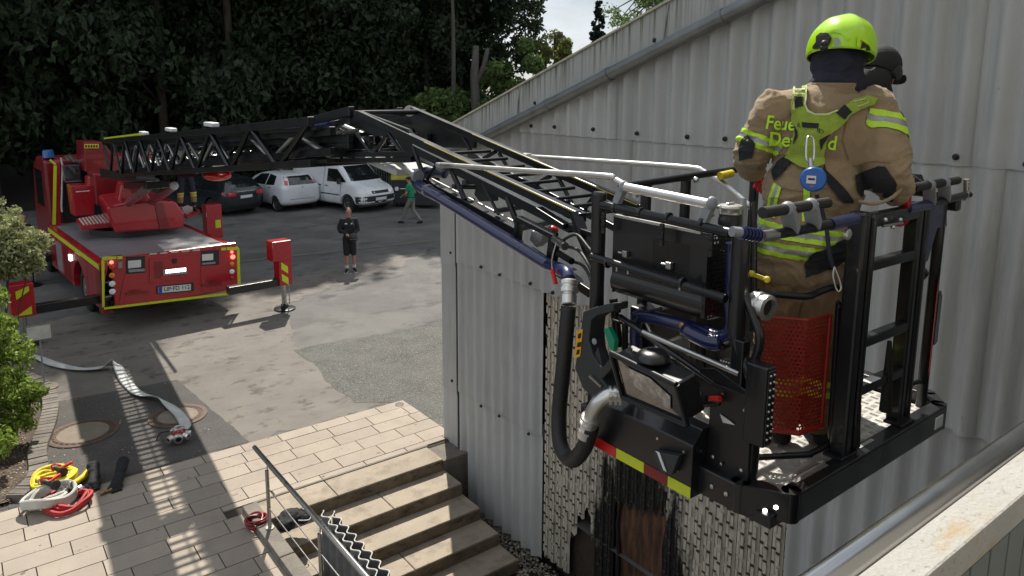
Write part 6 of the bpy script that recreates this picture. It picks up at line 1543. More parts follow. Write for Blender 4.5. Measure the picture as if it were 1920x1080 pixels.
def simple_person(name,label,loc,rz,J,cloth,group=None):
    """J: joints in local metres (x right, y forward, z up)"""
    t=thing(name,label,'person',loc,rz,group,cur=False)
    j={k:V(v) for k,v in J.items()}; b=MB()
    f=V(j.get('face',(0,1,0))).normalized(); up=V((0,0,1))
    head_mb(b,j['head'],f,up); b.cap(j['neck'],j['head']-V((0,0,.06)),.058,.055)
    sh=(j['sl']+j['sr'])/2
    b.ell(sh-V((0,0,.13)),(.165,.105,.20)); b.ell((sh+j['pel'])/2-V((0,0,.05)),(.145,.10,.18)); b.ell(j['pel'],(.160,.11,.12))
    for q in 'lr':
        b.cap(j['s'+q],j['e'+q],.050,.040); b.cap(j['e'+q],j['w'+q],.038,.027)
        d=(j['w'+q]-j['e'+q]).normalized(); hand_mb(b,j['w'+q]+d*.055,d,V(j.get('hup'+q,(0,0,1))),1.0,j.get('curl',V((.5,0,0))).x,1 if q=='l' else -1,r=.010)
        hp=j['pel']+V((.085*(-1 if q=='l' else 1),0,-.03)); b.cap(hp,j['k'+q],.080,.056); b.cap(j['k'+q],j['a'+q],.054,.038)
        fd=V(j.get('toe'+q,(0,1,0))).normalized(); b.cap(j['a'+q]-V((0,0,.02)),j['a'+q]+fd*.13-V((0,0,.055)),.034,.028)
    sculpt(b,'body','skin',t,voxel=.010,smooth=2)
    face_parts(t,j['head'],f,up)
    # hair
    hb=MB(); s=f.cross(up)
    if cloth.get('hair',True):
        hb.ell(j['head']+V((0,0,.040))-f*.012,(.080,.096,.092),(s,f,up),n=16,m=12)
        h=sculpt(hb,'hair','hair_dark',t,voxel=.01,smooth=1)
        bm=bmesh.new(); bm.from_mesh(h.data); c=j['head']
        bmesh.ops.bisect_plane(bm,geom=bm.verts[:]+bm.edges[:]+bm.faces[:],plane_co=c+V((0,0,.035))+f*.02,plane_no=(V((0,0,1))-f*.75).normalized(),clear_inner=True); bm.to_mesh(h.data); bm.free()
    # upper garment
    g=MB(); r=cloth.get('loose',.012)
    g.ell(sh-V((0,0,.12)),(.175+r,.115+r,.21)); g.ell((sh+j['pel'])/2-V((0,0,.05)),(.155+r,.112+r,.20)); g.ell(j['pel']+V((0,0,.02)),(.165+r,.118+r,.10)); g.cap(j['sl'],j['sr'],.055+r,.055+r)
    g.cap(sh+V((0,0,.0)),j['neck']+V((0,0,-.01)),.085,.066)
    for q in 'lr':
        k=cloth.get('sleeve',.6)
        e=j['s'+q].lerp(j['e'+q],min(1,k*2)); g.cap(j['s'+q],e,.062+r*.6,.052+r*.6)
        if k>.5: w_=j['e'+q].lerp(j['w'+q],(k-.5)*2); g.cap(j['e'+q],w_,.052+r*.6,.040+r*.6)
    o=sculpt(g,cloth['topname'],cloth['top'],t,voxel=.012,smooth=2,wrinkle=.005,wscale=(9,9,6),seed=loc[0])
    # lower garment
    g=MB(); g.ell(j['pel'],(.172,.125,.13))
    L=cloth.get('leg',1.0)
    for q in 'lr':
        hp=j['pel']+V((.088*(-1 if q=='l' else 1),0,-.03)); kk=j['k'+q]; ak=j['a'+q]
        if L<=.5: g.cap(hp,hp.lerp(kk,L*2),.096,.085)
        else: g.cap(hp,kk,.096,.074); g.cap(kk,kk.lerp(ak,(L-.5)*2*.97),.072,.058)
    sculpt(g,cloth['botname'],cloth['bot'],t,voxel=.012,smooth=2,wrinkle=.004,wscale=(10,10,6),seed=loc[1])
    for q in 'lr':
        fd=V(j.get('toe'+q,(0,1,0))).normalized(); a=j['a'+q]
        sb=MB(); sb.cap(a-V((0,0,.035)),a+fd*.15-V((0,0,.062)),.044,.036,n=14); sb.cap(a-fd*.05-V((0,0,.06)),a+fd*.16-V((0,0,.072)),.036,.030,n=14); sb.ell(a-V((0,0,.0)),(.048,.05,.035))
        s_=sculpt(sb,'shoe',cloth.get('shoe','black_cloth'),t,voxel=.010,smooth=2)
        MB().box(a+fd*.055-V((0,0,.098)),(.082,.26,.016),(fd.cross(up),fd,up)).build('sole',cloth.get('sole','white_cloth'),s_,bevel=.006)
        if cloth.get('sock'): MB().cyl(a+V((0,0,-.01)),a.lerp(j['k'+q],.22),.045,.050,n=14).build('sock',cloth['sock'],t,smooth=60)
    return t,o
# man in black, facing us, holding a dark helmet at his waist
p=at(657,509,Z=0); rz=atan2(p.x,-p.y)+0.0
J=dict(head=(0,.01,1.665),neck=(0,0,1.50),sl=(-.185,0,1.44),sr=(.185,0,1.44),el=(-.235,.0,1.17),er=(.255,.0,1.18),wl=(-.10,.20,1.07),wr=(.08,.20,1.10),pel=(0,0,.95),kl=(-.10,.03,.50),kr=(.085,.05,.50),al=(-.11,-.02,.105),ar=(.09,.04,.105),face=(-.05,1,-.08),toel=(-.25,1,0),toer=(.2,1,0),hupl=(0,.3,1),hupr=(0,.6,1))
mb_,top=simple_person('person','man in black sports jacket and shorts holding a dark helmet on the car park',(p.x,p.y,0),atan2(p.x,-p.y)+0*1,J,dict(top='black_cloth',topname='jacket',bot='black_cloth',botname='shorts',sleeve=.97,leg=.46,sock='white_cloth',shoe='black_cloth',loose=.008))
mb_.rotation_euler.z=atan2(-(-p.x),-p.y) if False else atan2(p.x,-p.y)
bv=bvh_of(top)
for x,z,w_,h_ in ((-.075,1.36,.03,.028),(.075,1.36,.022,.035)): drape(poly_bm(rect(x-w_,x+w_,z-h_*.6,z+h_*.6)),V((0,.5,0)),V((-1,0,0)),V((0,0,1)),bv,'chest_print','white_cloth',mb_,off=.005,grid=0)
MB().tube([(-.10,.115,1.45),(-.13,.14,1.3),(-.14,.10,1.12)],.016,6,sub=4).build('bag_strap','grey_car',mb_,smooth=180)
MB().ell((.22,-.12,1.22),(.10,.09,.17),n=14).build('backpack','black_cloth',mb_,smooth=180)
setcur((0,0,0))
hc=mb_.location+V((0,0,0))
def rotp(o,v): 
    a=o.rotation_euler.z; return o.location+V((v[0]*cos(a)-v[1]*sin(a),v[0]*sin(a)+v[1]*cos(a),v[2]))
hpos=rotp(mb_,(-.10,.27,1.00)); ht=thing('helmet','dark helmet held at the waist by the man in black','helmet',hpos,mb_.rotation_euler.z,cur=False)
MB().ell((0,0,0),(.125,.12,.135),n=18,m=12).build('shell','trim_black',ht,smooth=180)
MB().lathe((0,0.02,-.05),(0,.3,-1),[(0,.13),(.015,.135),(.02,.12)],20).build('brim','grey_car',ht,smooth=50)
# man in the green shirt, walking to the left
p=at(772,419,Z=0)
J=dict(head=(0,.10,1.64),neck=(0,.05,1.49),sl=(-.19,.03,1.43),sr=(.19,.03,1.43),el=(-.24,.08,1.16),er=(.24,-.02,1.15),wl=(-.15,.28,1.06),wr=(.14,.22,1.05),pel=(0,0,.94),kl=(-.09,.20,.52),kr=(.09,-.02,.50),al=(-.09,.34,.105),ar=(.09,-.34,.13),face=(0,1,-.35),toel=(0,1,0),toer=(0,1,-.3))
gt,top=simple_person('person','man in green t-shirt, grey trousers and dark cap walking by the bins',(p.x,p.y,0),0,J,dict(top='green_shirt',topname='t_shirt',bot='grey_cloth',botname='trousers',sleeve=.26,leg=1.0,shoe='trim_black',sole='trim_black',loose=.02))
left=-(RM.transposed()@V((1,0,0))); gt.rotation_euler.z=atan2(-left.x,left.y)-.35
hb=MB(); hb.ell((0,.09,1.70),(.092,.108,.072),n=16); hb.box((0,.20,1.69),(.13,.10,.012)); hb.build('cap','black_cloth',gt,smooth=60)
MB().cyl((0,.10,1.09),(0,.10,1.10),.05,n=10).build('held_phone','trim_black',gt)
MB().lathe((0,0,.985),(0,0,1),[(0,.17),(.03,.17)],20).build('belt','black_cloth',gt).scale=(1,.78,1)
# bald man behind the shrub
p=at(40,392,D=18.6)
J=dict(head=(0,0,1.665),neck=(0,0,1.50),sl=(-.19,0,1.44),sr=(.19,0,1.44),el=(-.22,.05,1.16),er=(.22,.05,1.16),wl=(-.18,.20,1.0),wr=(.18,.20,1.0),pel=(0,0,.95),kl=(-.10,.0,.50),kr=(.10,.0,.50),al=(-.10,0,.105),ar=(.10,0,.105),face=(0,1,0))
bt,top=simple_person('person','bald man in dark jacket standing behind the variegated shrub',(p.x,p.y,0),0,J,dict(top='navy_cloth',topname='jacket',bot='navy_cloth',botname='trousers',sleeve=1.0,leg=1.0,hair=False,loose=.02))
bt.rotation_euler.z=atan2(-left.x,left.y)
# ladder operator on the right platform of the turntable, only his legs show
pq=TL(352,398,z=1.86); pw=TO+TEX*pq.x+TFW*pq.y
J=dict(head=(0,.05,1.64),neck=(0,.02,1.49),sl=(-.2,0,1.43),sr=(.2,0,1.43),el=(-.26,.1,1.18),er=(.26,.1,1.18),wl=(-.2,.32,1.12),wr=(.2,.32,1.12),pel=(0,0,.94),kl=(-.15,.05,.50),kr=(.15,.05,.50),al=(-.17,0,.11),ar=(.17,0,.11),face=(0,1,0))
ot,top=simple_person('person','ladder operator in dark bunker trousers with yellow bands on the turntable platform',(pw.x,pw.y,1.87),radians(180),J,dict(top='navy_cloth',topname='jacket',bot='navy_cloth',botname='trousers',sleeve=1.0,leg=.9,shoe='black_cloth',sole='trim_black',loose=.04))
for o in kids(ot):
    if o.name.startswith('trousers'): tr_=o
setcur((0,0,0))
for lo,hi,mm in ((.40,.44,'stripe_yellow'),(.44,.47,'reflective'),(.47,.51,'stripe_yellow'),(.25,.40,'tan_cloth')): band(tr_,(0,0,0),(0,0,1),lo,hi,.006 if mm!='tan_cloth' else .003,'trouser_band' if mm!='tan_cloth' else 'trouser_cuff',mm,ot)
# ------------------------------------------------------------------ firefighter in the cage
UPZ=V((0,0,1))
ff=thing('person','firefighter in tan turnout gear and neon helmet, seen from behind in the cage','person',(2.97,1.80,3.345))
SL=at(1452,208,D=3.32); SR=at(1640,208,D=3.30)
lat=(SR-SL); lat.z=0; lat.normalize(); fwd=UPZ.cross(lat).normalized()   # facing away from the camera
if fwd.x<0: fwd=-fwd
bk=-fwd
ax=(lat,fwd,UPZ)
NK=at(1563,170,D=3.30); PEL=at(1503,462,D=3.32)
HC=at(1573,118,D=3.30)+fwd*.02     # head centre
EL=at(1410,283,D=3.36); WL=at(1407,325,D=3.62); 
ER=at(1662,325,D=3.22); WR=at(1692,372,D=3.27)
KL=at(1458,640,D=3.36); KR=at(1535,640,D=3.33); AL=at(1462,800,D=3.42); AR=at(1535,795,D=3.40)
AL.z=AR.z=3.345+.11
CH=(SL+SR)/2-V((0,0,.14)); 
b=MB(); head_mb(b,HC,fwd-V((0,0,.35)),UPZ,1.0); b.cap(NK,HC-V((0,0,.05)),.065,.06)
b.ell(CH,(.19,.12,.21),ax); b.ell((CH+PEL)/2,(.165,.115,.20),ax); b.ell(PEL,(.175,.12,.13),ax)
for S,E_,W_,K,A_,q in ((SL,EL,WL,KL,AL,-1),(SR,ER,WR,KR,AR,1)):
    b.cap(S,E_,.055,.045); b.cap(E_,W_,.043,.03); h=PEL+lat*.09*q-V((0,0,.03)); b.cap(h,K,.085,.06); b.cap(K,A_,.058,.042); b.cap(A_,A_+fwd*.12-V((0,0,.05)),.04,.032)
sculpt(b,'body','skin',ff,voxel=.012,smooth=2)
# jacket
g=MB()
g.ell(CH+V((0,0,.02))+bk*.01,(.235,.165,.24),ax,n=20,m=14); g.ell((CH*.5+PEL*.5)+bk*.005,(.215,.158,.24),ax,n=20,m=14); g.ell(PEL-V((0,0,.0)),(.235,.168,.20),ax,n=20,m=14)
g.ell(PEL-V((0,0,.10)),(.228,.165,.11),ax,n=20,m=10)
g.cap(SL+lat*.02,SR-lat*.02,.092,.092,n=16); g.cap((SL+SR)/2+V((0,0,.02)),NK+V((0,0,.01)),.12,.082,n=16)
g.cap(SL,EL,.094,.082,n=16); g.cap(EL,EL.lerp(WL,.82),.078,.058,n=16)
g.cap(SR,ER,.104,.098,n=16); g.cap(SR.lerp(ER,.3),SR.lerp(ER,.8),.108,.108,n=16); g.cap(ER,ER.lerp(WR,.55),.098,.075,n=16)
jk=sculpt(g,'jacket','tan_cloth',ff,voxel=.0085,smooth=3,wrinkle=.012,wscale=(9,9,6),seed=2.0)
# trousers
g=MB(); g.ell(PEL-V((0,0,.05)),(.19,.145,.14),ax,n=18)
for K,A_,q in ((KL,AL,-1),(KR,AR,1)):
    h=PEL+lat*.085*q-V((0,0,.06)); g.cap(h,K,.112,.096,n=16); g.cap(K,A_+V((0,0,.03)),.094,.088,n=16)
tr=sculpt(g,'trousers','tan_dark',ff,voxel=.011,smooth=3,wrinkle=.018,wscale=(9,9,6),seed=5.0)
for z0_,z1_,mm in ((3.60,3.63,'lime_band'),(3.63,3.655,'reflective'),(3.655,3.685,'lime_band')): band(tr,(0,0,0),UPZ,z0_,z1_,.004,'trouser_band',mm,ff)
for A_ in (AL,AR):
    sb=MB(); sb.cap(A_-V((0,0,.04)),A_+fwd*.15-V((0,0,.06)),.052,.045,n=14); sb.cap(A_+V((0,0,.10)),A_-V((0,0,.04)),.062,.055,n=14); sb.cap(A_-fwd*.05-V((0,0,.065)),A_+fwd*.16-V((0,0,.07)),.04,.038,n=12)
    sculpt(sb,'boot','black_cloth',ff,voxel=.011,smooth=2)
def creases(o,amp,sc,seed,seams=()):
    me=o.data; nr=[v.normal.copy() for v in me.vertices]
    for v,n_ in zip(me.vertices,nr):
        q=V((v.co.x*sc[0]+seed,v.co.y*sc[1],v.co.z*sc[2]))
        w_=noise.noise_vector(q*.5)*1.2
        k=1-abs(noise.noise(q+w_))*3.0
        wt=1.0
        P_w=v.co+CUR; l_=abs((P_w-CH).dot(lat)); 
        if o is jk and P_w.z>4.50 and (P_w-CH).dot(bk)>0: wt=.25+.75*min(1,max(0,(l_-.16)/.08))
        v.co+=n_*(max(0,k)**2-.35)*amp*wt
    me.update()
jb0=bvh_of(jk)
creases(jk,.012,(5,5,9),3.3); creases(jk,.006,(12,12,20),8.1); creases(jk,.0025,(28,28,36),5.1); creases(tr,.010,(7,7,10),1.3)
jb=bvh_of(jk)
# reflective bands on the jacket: hem, sleeves
hz=at(1500,468,D=3.17).z
def ring3(o,p0,axv,c,w1,w2,pred=None,off=.005):
    band(o,p0,axv,c-w2/2-w1,c-w2/2,off,'lime_stripe','lime_band',ff,pred); band(o,p0,axv,c-w2/2,c+w2/2,off*.8,'silver_stripe','reflective',ff,pred); band(o,p0,axv,c+w2/2,c+w2/2+w1,off,'lime_stripe','lime_band',ff,pred)
armL=lambda c: (c-SL).dot((EL-SL).normalized())
inarm=lambda S,E_,r: (lambda c: ((c-S)-(E_-S).normalized()*((c-S).dot((E_-S).normalized()))).length<r)
notarm=lambda c: (c-SR).dot(lat)<.045 or c.z<4.30
tors=lambda c: abs((c-PEL).dot(lat))<.30
ring3(jk,(0,0,0),(UPZ+lat*.10).normalized(),(V((PEL.x,PEL.y,hz+.055))).dot((UPZ+lat*.10).normalized()),.020,.022,lambda c: (c-EL.lerp(WL,.5)).length>.15 and (c-WR).length>.10)
ring3(jk,(0,0,0),(UPZ+lat*.10).normalized(),(V((PEL.x,PEL.y,hz-.020))).dot((UPZ+lat*.10).normalized()),.020,.022,tors)
da=(ER-SR).normalized(); ring3(jk,SR,(da*.9-lat*.25).normalized(),.085,.030,.028,lambda c: (c-SR.lerp(ER,.45)).length<.155 and (c-CH).dot(lat)>.13)
dl=(EL-SL).normalized(); ring3(jk,SL,(dl+lat*.1).normalized(),.150,.020,.022,lambda c: (c-SL.lerp(EL,.6)).length<.125 and (c-CH).dot(lat)<-.17)
# drapes on the back: project from behind
CAMD=(EYE-CH).normalized()
def ppx(px,py): return at(px,py,D=3.0)
ORG=at(1540,280,D=2.95); NN=(EYE-at(1545,260,D=3.1)).normalized(); U=UPZ.cross(NN).normalized(); W=NN.cross(U)
def uv(px,py):
    # direction of projection is the cage-side viewing direction; the pieces still wrap the real cloth surface
    d=RM.transposed()@V(((px-960)/FPX,(py-CY)/FPX,1)); N=U.cross(W)
    q=EYE+d*(( (SURF-EYE).dot(N))/d.dot(N)); return ((q-ORG).dot(U),(q-ORG).dot(W))
SURF=CH+bk*.16
def patch(pts,name,m,off=.006,thick=0,grid=.02,bv=None,parent=None): 
    return drape(poly_bm([uv(*p) for p in pts]),ORG,U,W,bv or jb,name,m,parent or ff,off=off,grid=grid,thick=thick,maxd=1.2)
def sp(pts,k=5):
    q=smooth_path([V((a,b,0)) for a,b in pts]+[V((pts[0][0],pts[0][1],0))],k); return [(p.x,p.y) for p in q[:-1]]
# lettering
def word(txt,cx,cy_,h,name,wid):
    bm=text_bm(txt,1.0,True); xs=[v.co.x for v in bm.verts]; ys=[v.co.y for v in bm.verts]
    X0_,X1_,Y0_,Y1_=min(xs),max(xs),min(ys),max(ys)
    for v in bm.verts:
        fx=(v.co.x-X0_)/(X1_-X0_); fy=(v.co.y-Y0_)/(Y1_-Y0_)
        a,b_=uv(cx-wid/2+wid*fx+ (fy-.5)*4, cy_+h/2-h*fy+(fx-.5)*wid*.07); v.co=V((a,b_,0))
    drape(bm,ORG,U,W,jb0,name,'neon_print',ff,off=.012,grid=.012,maxd=1.2)
word('Feuerwehr',1502,234,25,'back_lettering',126)
word('Detmold',1505,264,26,'back_lettering',124)
# harness
Hb=[(1486,163),(1513,162),(1511,195),(1514,206),(1527,214),(1550,214),(1566,210),(1583,200),(1600,188),(1625,178),(1650,185),(1640,195),(1612,206),(1595,216),(1583,228),(1568,243),(1552,254),(1547,272),(1543,290),(1545,308),(1520,318),(1500,314),(1474,296),(1480,282),(1488,262),(1491,240),(1484,228),(1482,208),(1484,190)]
patch(Hb,'harness','harness',.012,.006,grid=.016)
patch([(1484,206),(1487,188),(1486,163),(1489,163),(1490,190),(1487,208)],'harness_piping','harness_edge',.020)
for a in ([(1487,184),(1507,184),(1507,201),(1488,204)],[(1566,213),(1581,199),(1596,211),(1580,225)],[(1488,234),(1497,246),(1498,258),(1489,270),(1493,255),(1491,243)],[(1536,262),(1555,251),(1544,268),(1538,283)],[(1505,231),(1536,233),(1535,242),(1506,240)]):
    patch(a,'harness_patch','black_cloth',.021)
patch([(1511,163),(1514,163),(1513,196),(1517,208),(1530,214),(1552,213),(1568,207),(1570,210),(1552,217),(1528,217),(1514,211),(1510,197)],'harness_piping','harness_edge',.020)
for a in ([(1486,170),(1510,169),(1510,171),(1486,172)],[(1486,178),(1510,177),(1510,179),(1486,180)],[(1598,192),(1622,184),(1623,186),(1599,194)],[(1604,200),(1630,190),(1631,192),(1605,202)]): patch(a,'harness_seam','harness_edge',.021)
def hword(txt,cx,cy_,h,wid):
    bm=text_bm(txt,1.0,True); xs=[v.co.x for v in bm.verts]; ys=[v.co.y for v in bm.verts]
    for v in bm.verts:
        fx=(v.co.x-min(xs))/(max(xs)-min(xs)) if False else (v.co.x-MN)/(MX-MN) if False else v.co.x
    X0_,X1_,Y0_,Y1_=min(xs),max(xs),min(ys),max(ys)
    for v in bm.verts:
        fx=(v.co.x-X0_)/(X1_-X0_); fy=(v.co.y-Y0_)/(Y1_-Y0_); a,b_=uv(cx-wid/2+wid*fx,cy_+h/2-h*fy+(fx-.5)*wid*.25); v.co=V((a,b_,0))
    drape(bm,ORG,U,W,jb,'harness_lettering','ink',ff,off=.022,grid=.01,maxd=1.2)
hword('E',1500,236,7,5); hword('ID',1538,246,7,10)
# black waist straps
for a in ([(1443,288),(1490,292),(1490,293.4),(1443,289.4)],[(1592,215),(1580,262),(1592,300),(1590,301),(1578,262),(1590,214)],[(1460,350),(1500,356),(1550,352),(1550,353.5),(1500,357.6),(1460,351.6)],[(1600,312),(1640,302),(1672,306),(1672,307.5),(1640,303.5),(1600,313.6)],[(1520,322),(1524,430),(1522.6,430),(1518.6,322)]): patch(a,'stitched_seam','tan_dark',.003)
patch([(1477,290),(1489,300),(1470,322),(1452,340),(1448,322),(1458,306)],'harness_strap','black_cloth',.012,.004)
patch([(1545,308),(1548,320),(1580,352),(1600,380),(1580,380),(1556,350),(1540,325)],'harness_strap','black_cloth',.012,.004)
# elbow patches
patch([(1602,330),(1648,312),(1660,312),(1682,345),(1678,380),(1622,378),(1608,360)],'elbow_patch','black_cloth',.010)
patch([(1390,262),(1404,252),(1418,270),(1412,296),(1388,300),(1386,280)],'elbow_patch','black_cloth',.010)
patch([(1520,470),(1600,440),(1612,470),(1560,500),(1512,512),(1508,490)],'leg_strap','black_cloth',.012,bv=jb)
# vertical lime bands on the coat tails
for a in ([(1436,400),(1442,370),(1452,342),(1457,345),(1447,375),(1442,405)],[(1448,405),(1453,376),(1462,347),(1467,350),(1459,378),(1455,408)],[(1508,342),(1520,340),(1516,412),(1504,412)]): patch(a,'lime_stripe','lime_band',.007)
patch([(1442,405),(1447,375),(1457,345),(1462,347),(1453,376),(1448,405)],'silver_stripe','reflective',.006)
# fall-arrest device and carabiner
dc=at(1525,336,D=3.02); dn=(EYE-dc).normalized()
MB().lathe(dc-dn*.03,dn,[(0,.040),(.004,.050),(.04,.052),(.05,.046),(.052,.02)],32).build('fall_arrester','device_blue',ff,smooth=40)
u2=U; w2=W
def on_dev(x0,x1,y0,y1,name,m,k=.0225): 
    c=dc+dn*k; b_=MB(); b_.prism([c+u2*x0+w2*y0,c+u2*x1+w2*y0,c+u2*x1+w2*y1,c+u2*x0+w2*y1],dn*.001); b_.build(name,m,ff)
on_dev(-.026,.010,-.018,.014,'device_label','plate_white'); on_dev(-.020,.006,-.004,.004,'label_print','ink',.024)
MB().lathe(dc+dn*.022-w2*.028-u2*.004,dn,[(0,.006),(.001,.006)],12).build('device_dot','lens_red',ff)
MB().tube([at(1519,306,D=3.06),at(1512,298,D=3.05),at(1513,262,D=3.07),at(1519,256,D=3.08),at(1526,264,D=3.08),at(1526,296,D=3.06),at(1521,308,D=3.05)],.0045,8,sub=5).build('carabiner','steel_bright',ff,smooth=180)
MB().cyl(at(1520,298,D=3.05),at(1521,314,D=3.04),.010,n=14).build('swivel','steel',ff,smooth=50)
MB().tube([at(1531,365,D=3.06),at(1548,420,D=3.04),at(1556,480,D=3.0),at(1564,505,D=3.0)],.009,8,sub=5).build('lanyard','navy_cloth',ff,smooth=180)
MB().tube([at(1564,500,D=2.99),at(1572,520,D=2.99),at(1577,540,D=2.99),at(1570,546,D=2.99),at(1562,520,D=2.99),at(1564,502,D=2.99)],.004,8,sub=4).build('snap_hook','steel',ff,smooth=180)
# hood of black cloth under the helmet
f2=(fwd-V((0,0,.30))).normalized()
hb=MB(); hb.ell(HC+V((0,0,.01)),(.112,.125,.12),(lat,fwd,UPZ),n=20,m=12); hb.ell(HC-V((0,0,.085))+bk*.040,(.122,.088,.075),(lat,fwd,UPZ),n=20,m=12)
hood=sculpt(hb,'neck_cloth','navy_cloth',ff,voxel=.009,smooth=3,wrinkle=.016,wscale=(9,9,12),seed=9)
# collar
cb=MB(); cb.lathe(NK-V((0,0,.03)),UPZ+fwd*-.02,[(0,.105),(.03,.102),(.062,.108),(.066,.100),(.03,.092)],28); c_=cb.build('collar','tan_cloth',ff,smooth=60)
# helmet: shell with ridge, side vent, lamp clip and reflective patches
hup=(UPZ*1.0+lat*.13+fwd*.20).normalized(); hf=(fwd-hup*fwd.dot(hup)).normalized(); hl=hf.cross(hup)
if hl.dot(lat)<0: hl=-hl
HH=at(1577,93,D=3.29)
def helm(u,v):
    th=u*2*pi; ph=v*pi*.5*1.17
    x=sin(ph)*cos(th); y=sin(ph)*sin(th); z=cos(ph)
    r=V((.142*x,.172*y,.150*z+.0))
    k=1+.035*math.exp(-(x/.16)**2)*(z>0)*max(0,z)**.5 +.02*math.exp(-((abs(x)-.55)/.12)**2)*max(0,z)
    if z<0: k*=1+.06*(-z)
    drop=0
    if z<.15: drop=.035*max(0,-y)*(.15-z)*0 
    return HH+hl*(r.x*k)+hf*(r.y*k)+hup*(r.z*k-drop)
hm=lam(helm,'helmet','neon_helmet',ff,64,26,smooth=180); 
so_=hm.modifiers.new('s','SOLIDIFY'); so_.thickness=.006; so_.offset=-1
hbv=bvh_of(hm)
def hp(pts,name,m,off=.003,thick=0,grid=.012): return drape(poly_bm([uv2(*p) for p in pts]),ORG,U,W,hbv,name,m,ff,off=off,grid=grid,thick=thick,maxd=1.2)
def uv2(px,py):
    d=RM.transposed()@V(((px-960)/FPX,(py-CY)/FPX,1)); N=U.cross(W); q=EYE+d*(((HH+bk*.13-EYE).dot(N))/d.dot(N)); return ((q-ORG).dot(U),(q-ORG).dot(W))
hp([(1515,97),(1530,90),(1531,100),(1514,106)],'silver_patch','reflective'); hp([(1560,90),(1578,89),(1600,99),(1598,104),(1575,98),(1560,97)],'silver_patch','reflective'); hp([(1564,73),(1572,73),(1577,86),(1564,86)],'silver_patch','reflective'); hp([(1524,88),(1534,74),(1534,86)],'silver_patch','reflective')
hp([(1616,80),(1629,88),(1634,112),(1627,126),(1618,108),(1612,94)],'side_vent','trim_black'); hp([(1606,70),(1628,80),(1638,98),(1636,104),(1627,86),(1611,77),(1609,98),(1620,128),(1616,128),(1604,102)],'vent_frame','neon_helmet',.006,.004)
hp([(1548,62),(1562,58),(1580,62),(1592,76),(1588,78),(1576,66),(1562,62),(1550,65)],'helmet_crease','neon_helmet',.006,.004)
hp([(1536,70),(1543,65),(1556,66),(1560,74),(1556,84),(1551,90),(1550,98),(1532,100),(1530,88),(1536,80)],'lamp_clip','trim_black',.006,.016)
p=at(1545,90,D=3.10); MB().ell(p,(.018,.016,.014)).ell(p+V((0,0,.018)),(.015,.015,.015)).build('lamp_clip_knob','rubber',ff,smooth=180)
hp([(1512,106),(1530,100),(1560,99),(1590,105),(1612,118),(1622,130),(1630,132),(1630,136),(1618,134),(1606,122),(1586,110),(1560,104),(1532,105),(1512,111)],'helmet_rim','trim_black',.004,.004)
MB().tube([at(1622,131,D=3.2),at(1633,131,D=3.22),at(1640,127,D=3.26)],.0035,6).build('visor_edge','steel_bright',ff)
# gloves
gl=MB(); d=(WL-EL).normalized(); gl.cap(WL-d*.05,WL+d*.0,.040,.036); hand_mb(gl,WL+d*.035-V((0,0,.0)),d*.5+lat*.8,UPZ,1.15,.75,-1,r=.0115); sculpt(gl,'glove','glove_red',ff,voxel=.005,smooth=2)
pr_=at(1410,322,D=3.66)
gl=MB(); d=(WR-ER).normalized(); gl.cap(WR-d*.05,WR,.040,.038); hand_mb(gl,WR+V((0,0,-.005))+d*.03,(d*.4+fwd*.3-UPZ*.5),lat,1.15,.7,1,r=.0115); sculpt(gl,'glove','glove_red',ff,voxel=.005,smooth=2)
MB().tube([WL-d*0+V((0,0,.0)),WL+V((0,0,.001))],.04,10)
cuff=ER.lerp(WR,.55); MB().tube([at(1610,378,D=3.1),at(1640,382,D=3.1),at(1670,372,D=3.12),at(1690,352,D=3.15),at(1697,330,D=3.18)],.008,8,sub=5).build('cuff_cord','tan_cloth',ff,smooth=180)
# ------------------------------------------------------------------ second man, black cap, mostly hidden behind
H2=at(1650,137,D=3.70); r2=(RM.transposed()@V((1,0,0))); r2.z=0; r2.normalize(); base=V((H2.x,H2.y,3.345))-r2*.26
t2=thing('person','man in black cap and dark clothes leaning behind the firefighter in the cage','person',base)
r2=(RM.transposed()@V((1,0,0))); r2.z=0; r2.normalize(); fd=(r2*.60+V((.83,.55,0))*.60-V((0,0,.40))).normalized(); fh=V((fd.x,fd.y,0)).normalized(); s2=fh.cross(UPZ)
up_=(UPZ-fd*UPZ.dot(fd)).normalized()
b=MB(); head_mb(b,H2,fd,UPZ); n2=H2-V((0,0,.15))-fh*.03; b.cap(n2,H2-V((0,0,.06)),.06,.056); c2=n2-V((0,0,.20))-r2*.15; pl2=V((base.x,base.y,4.28))
ax2=(s2,fh,UPZ)
b.ell(c2,(.18,.12,.21),ax2); b.ell((c2+pl2)/2,(.155,.11,.22),ax2); b.ell(pl2,(.165,.12,.13),ax2)
arms=[]
for q in (-1,1):
    S=n2-V((0,0,.09))-r2*.10+s2*.18*q; E_=S-V((0,0,.27))+fh*.05+s2*.04*q; W_=E_+fh*.20-V((0,0,.06)); arms.append((S,E_,W_)); b.cap(S,E_,.052,.042); b.cap(E_,W_,.04,.028); hand_mb(b,W_+fh*.05,fh,UPZ,1,.6,q,r=.010)
    h=pl2+s2*.085*q; K=V((h.x+fh.x*.05,h.y+fh.y*.05,3.82)); A_=V((h.x,h.y,3.455)); b.cap(h,K,.085,.06); b.cap(K,A_,.056,.04); b.cap(A_,A_+fh*.12-V((0,0,.05)),.04,.032)
sculpt(b,'body','skin',t2,voxel=.011,smooth=2); face_parts(t2,H2,fd,UPZ)
hb2=MB(); hb2.ell(H2-up_*.0-V((0,0,.035))-fh*.045,(.083,.082,.098),(s2,fd,up_)); sculpt(hb2,'hood','black_cloth',t2,voxel=.009,smooth=2)
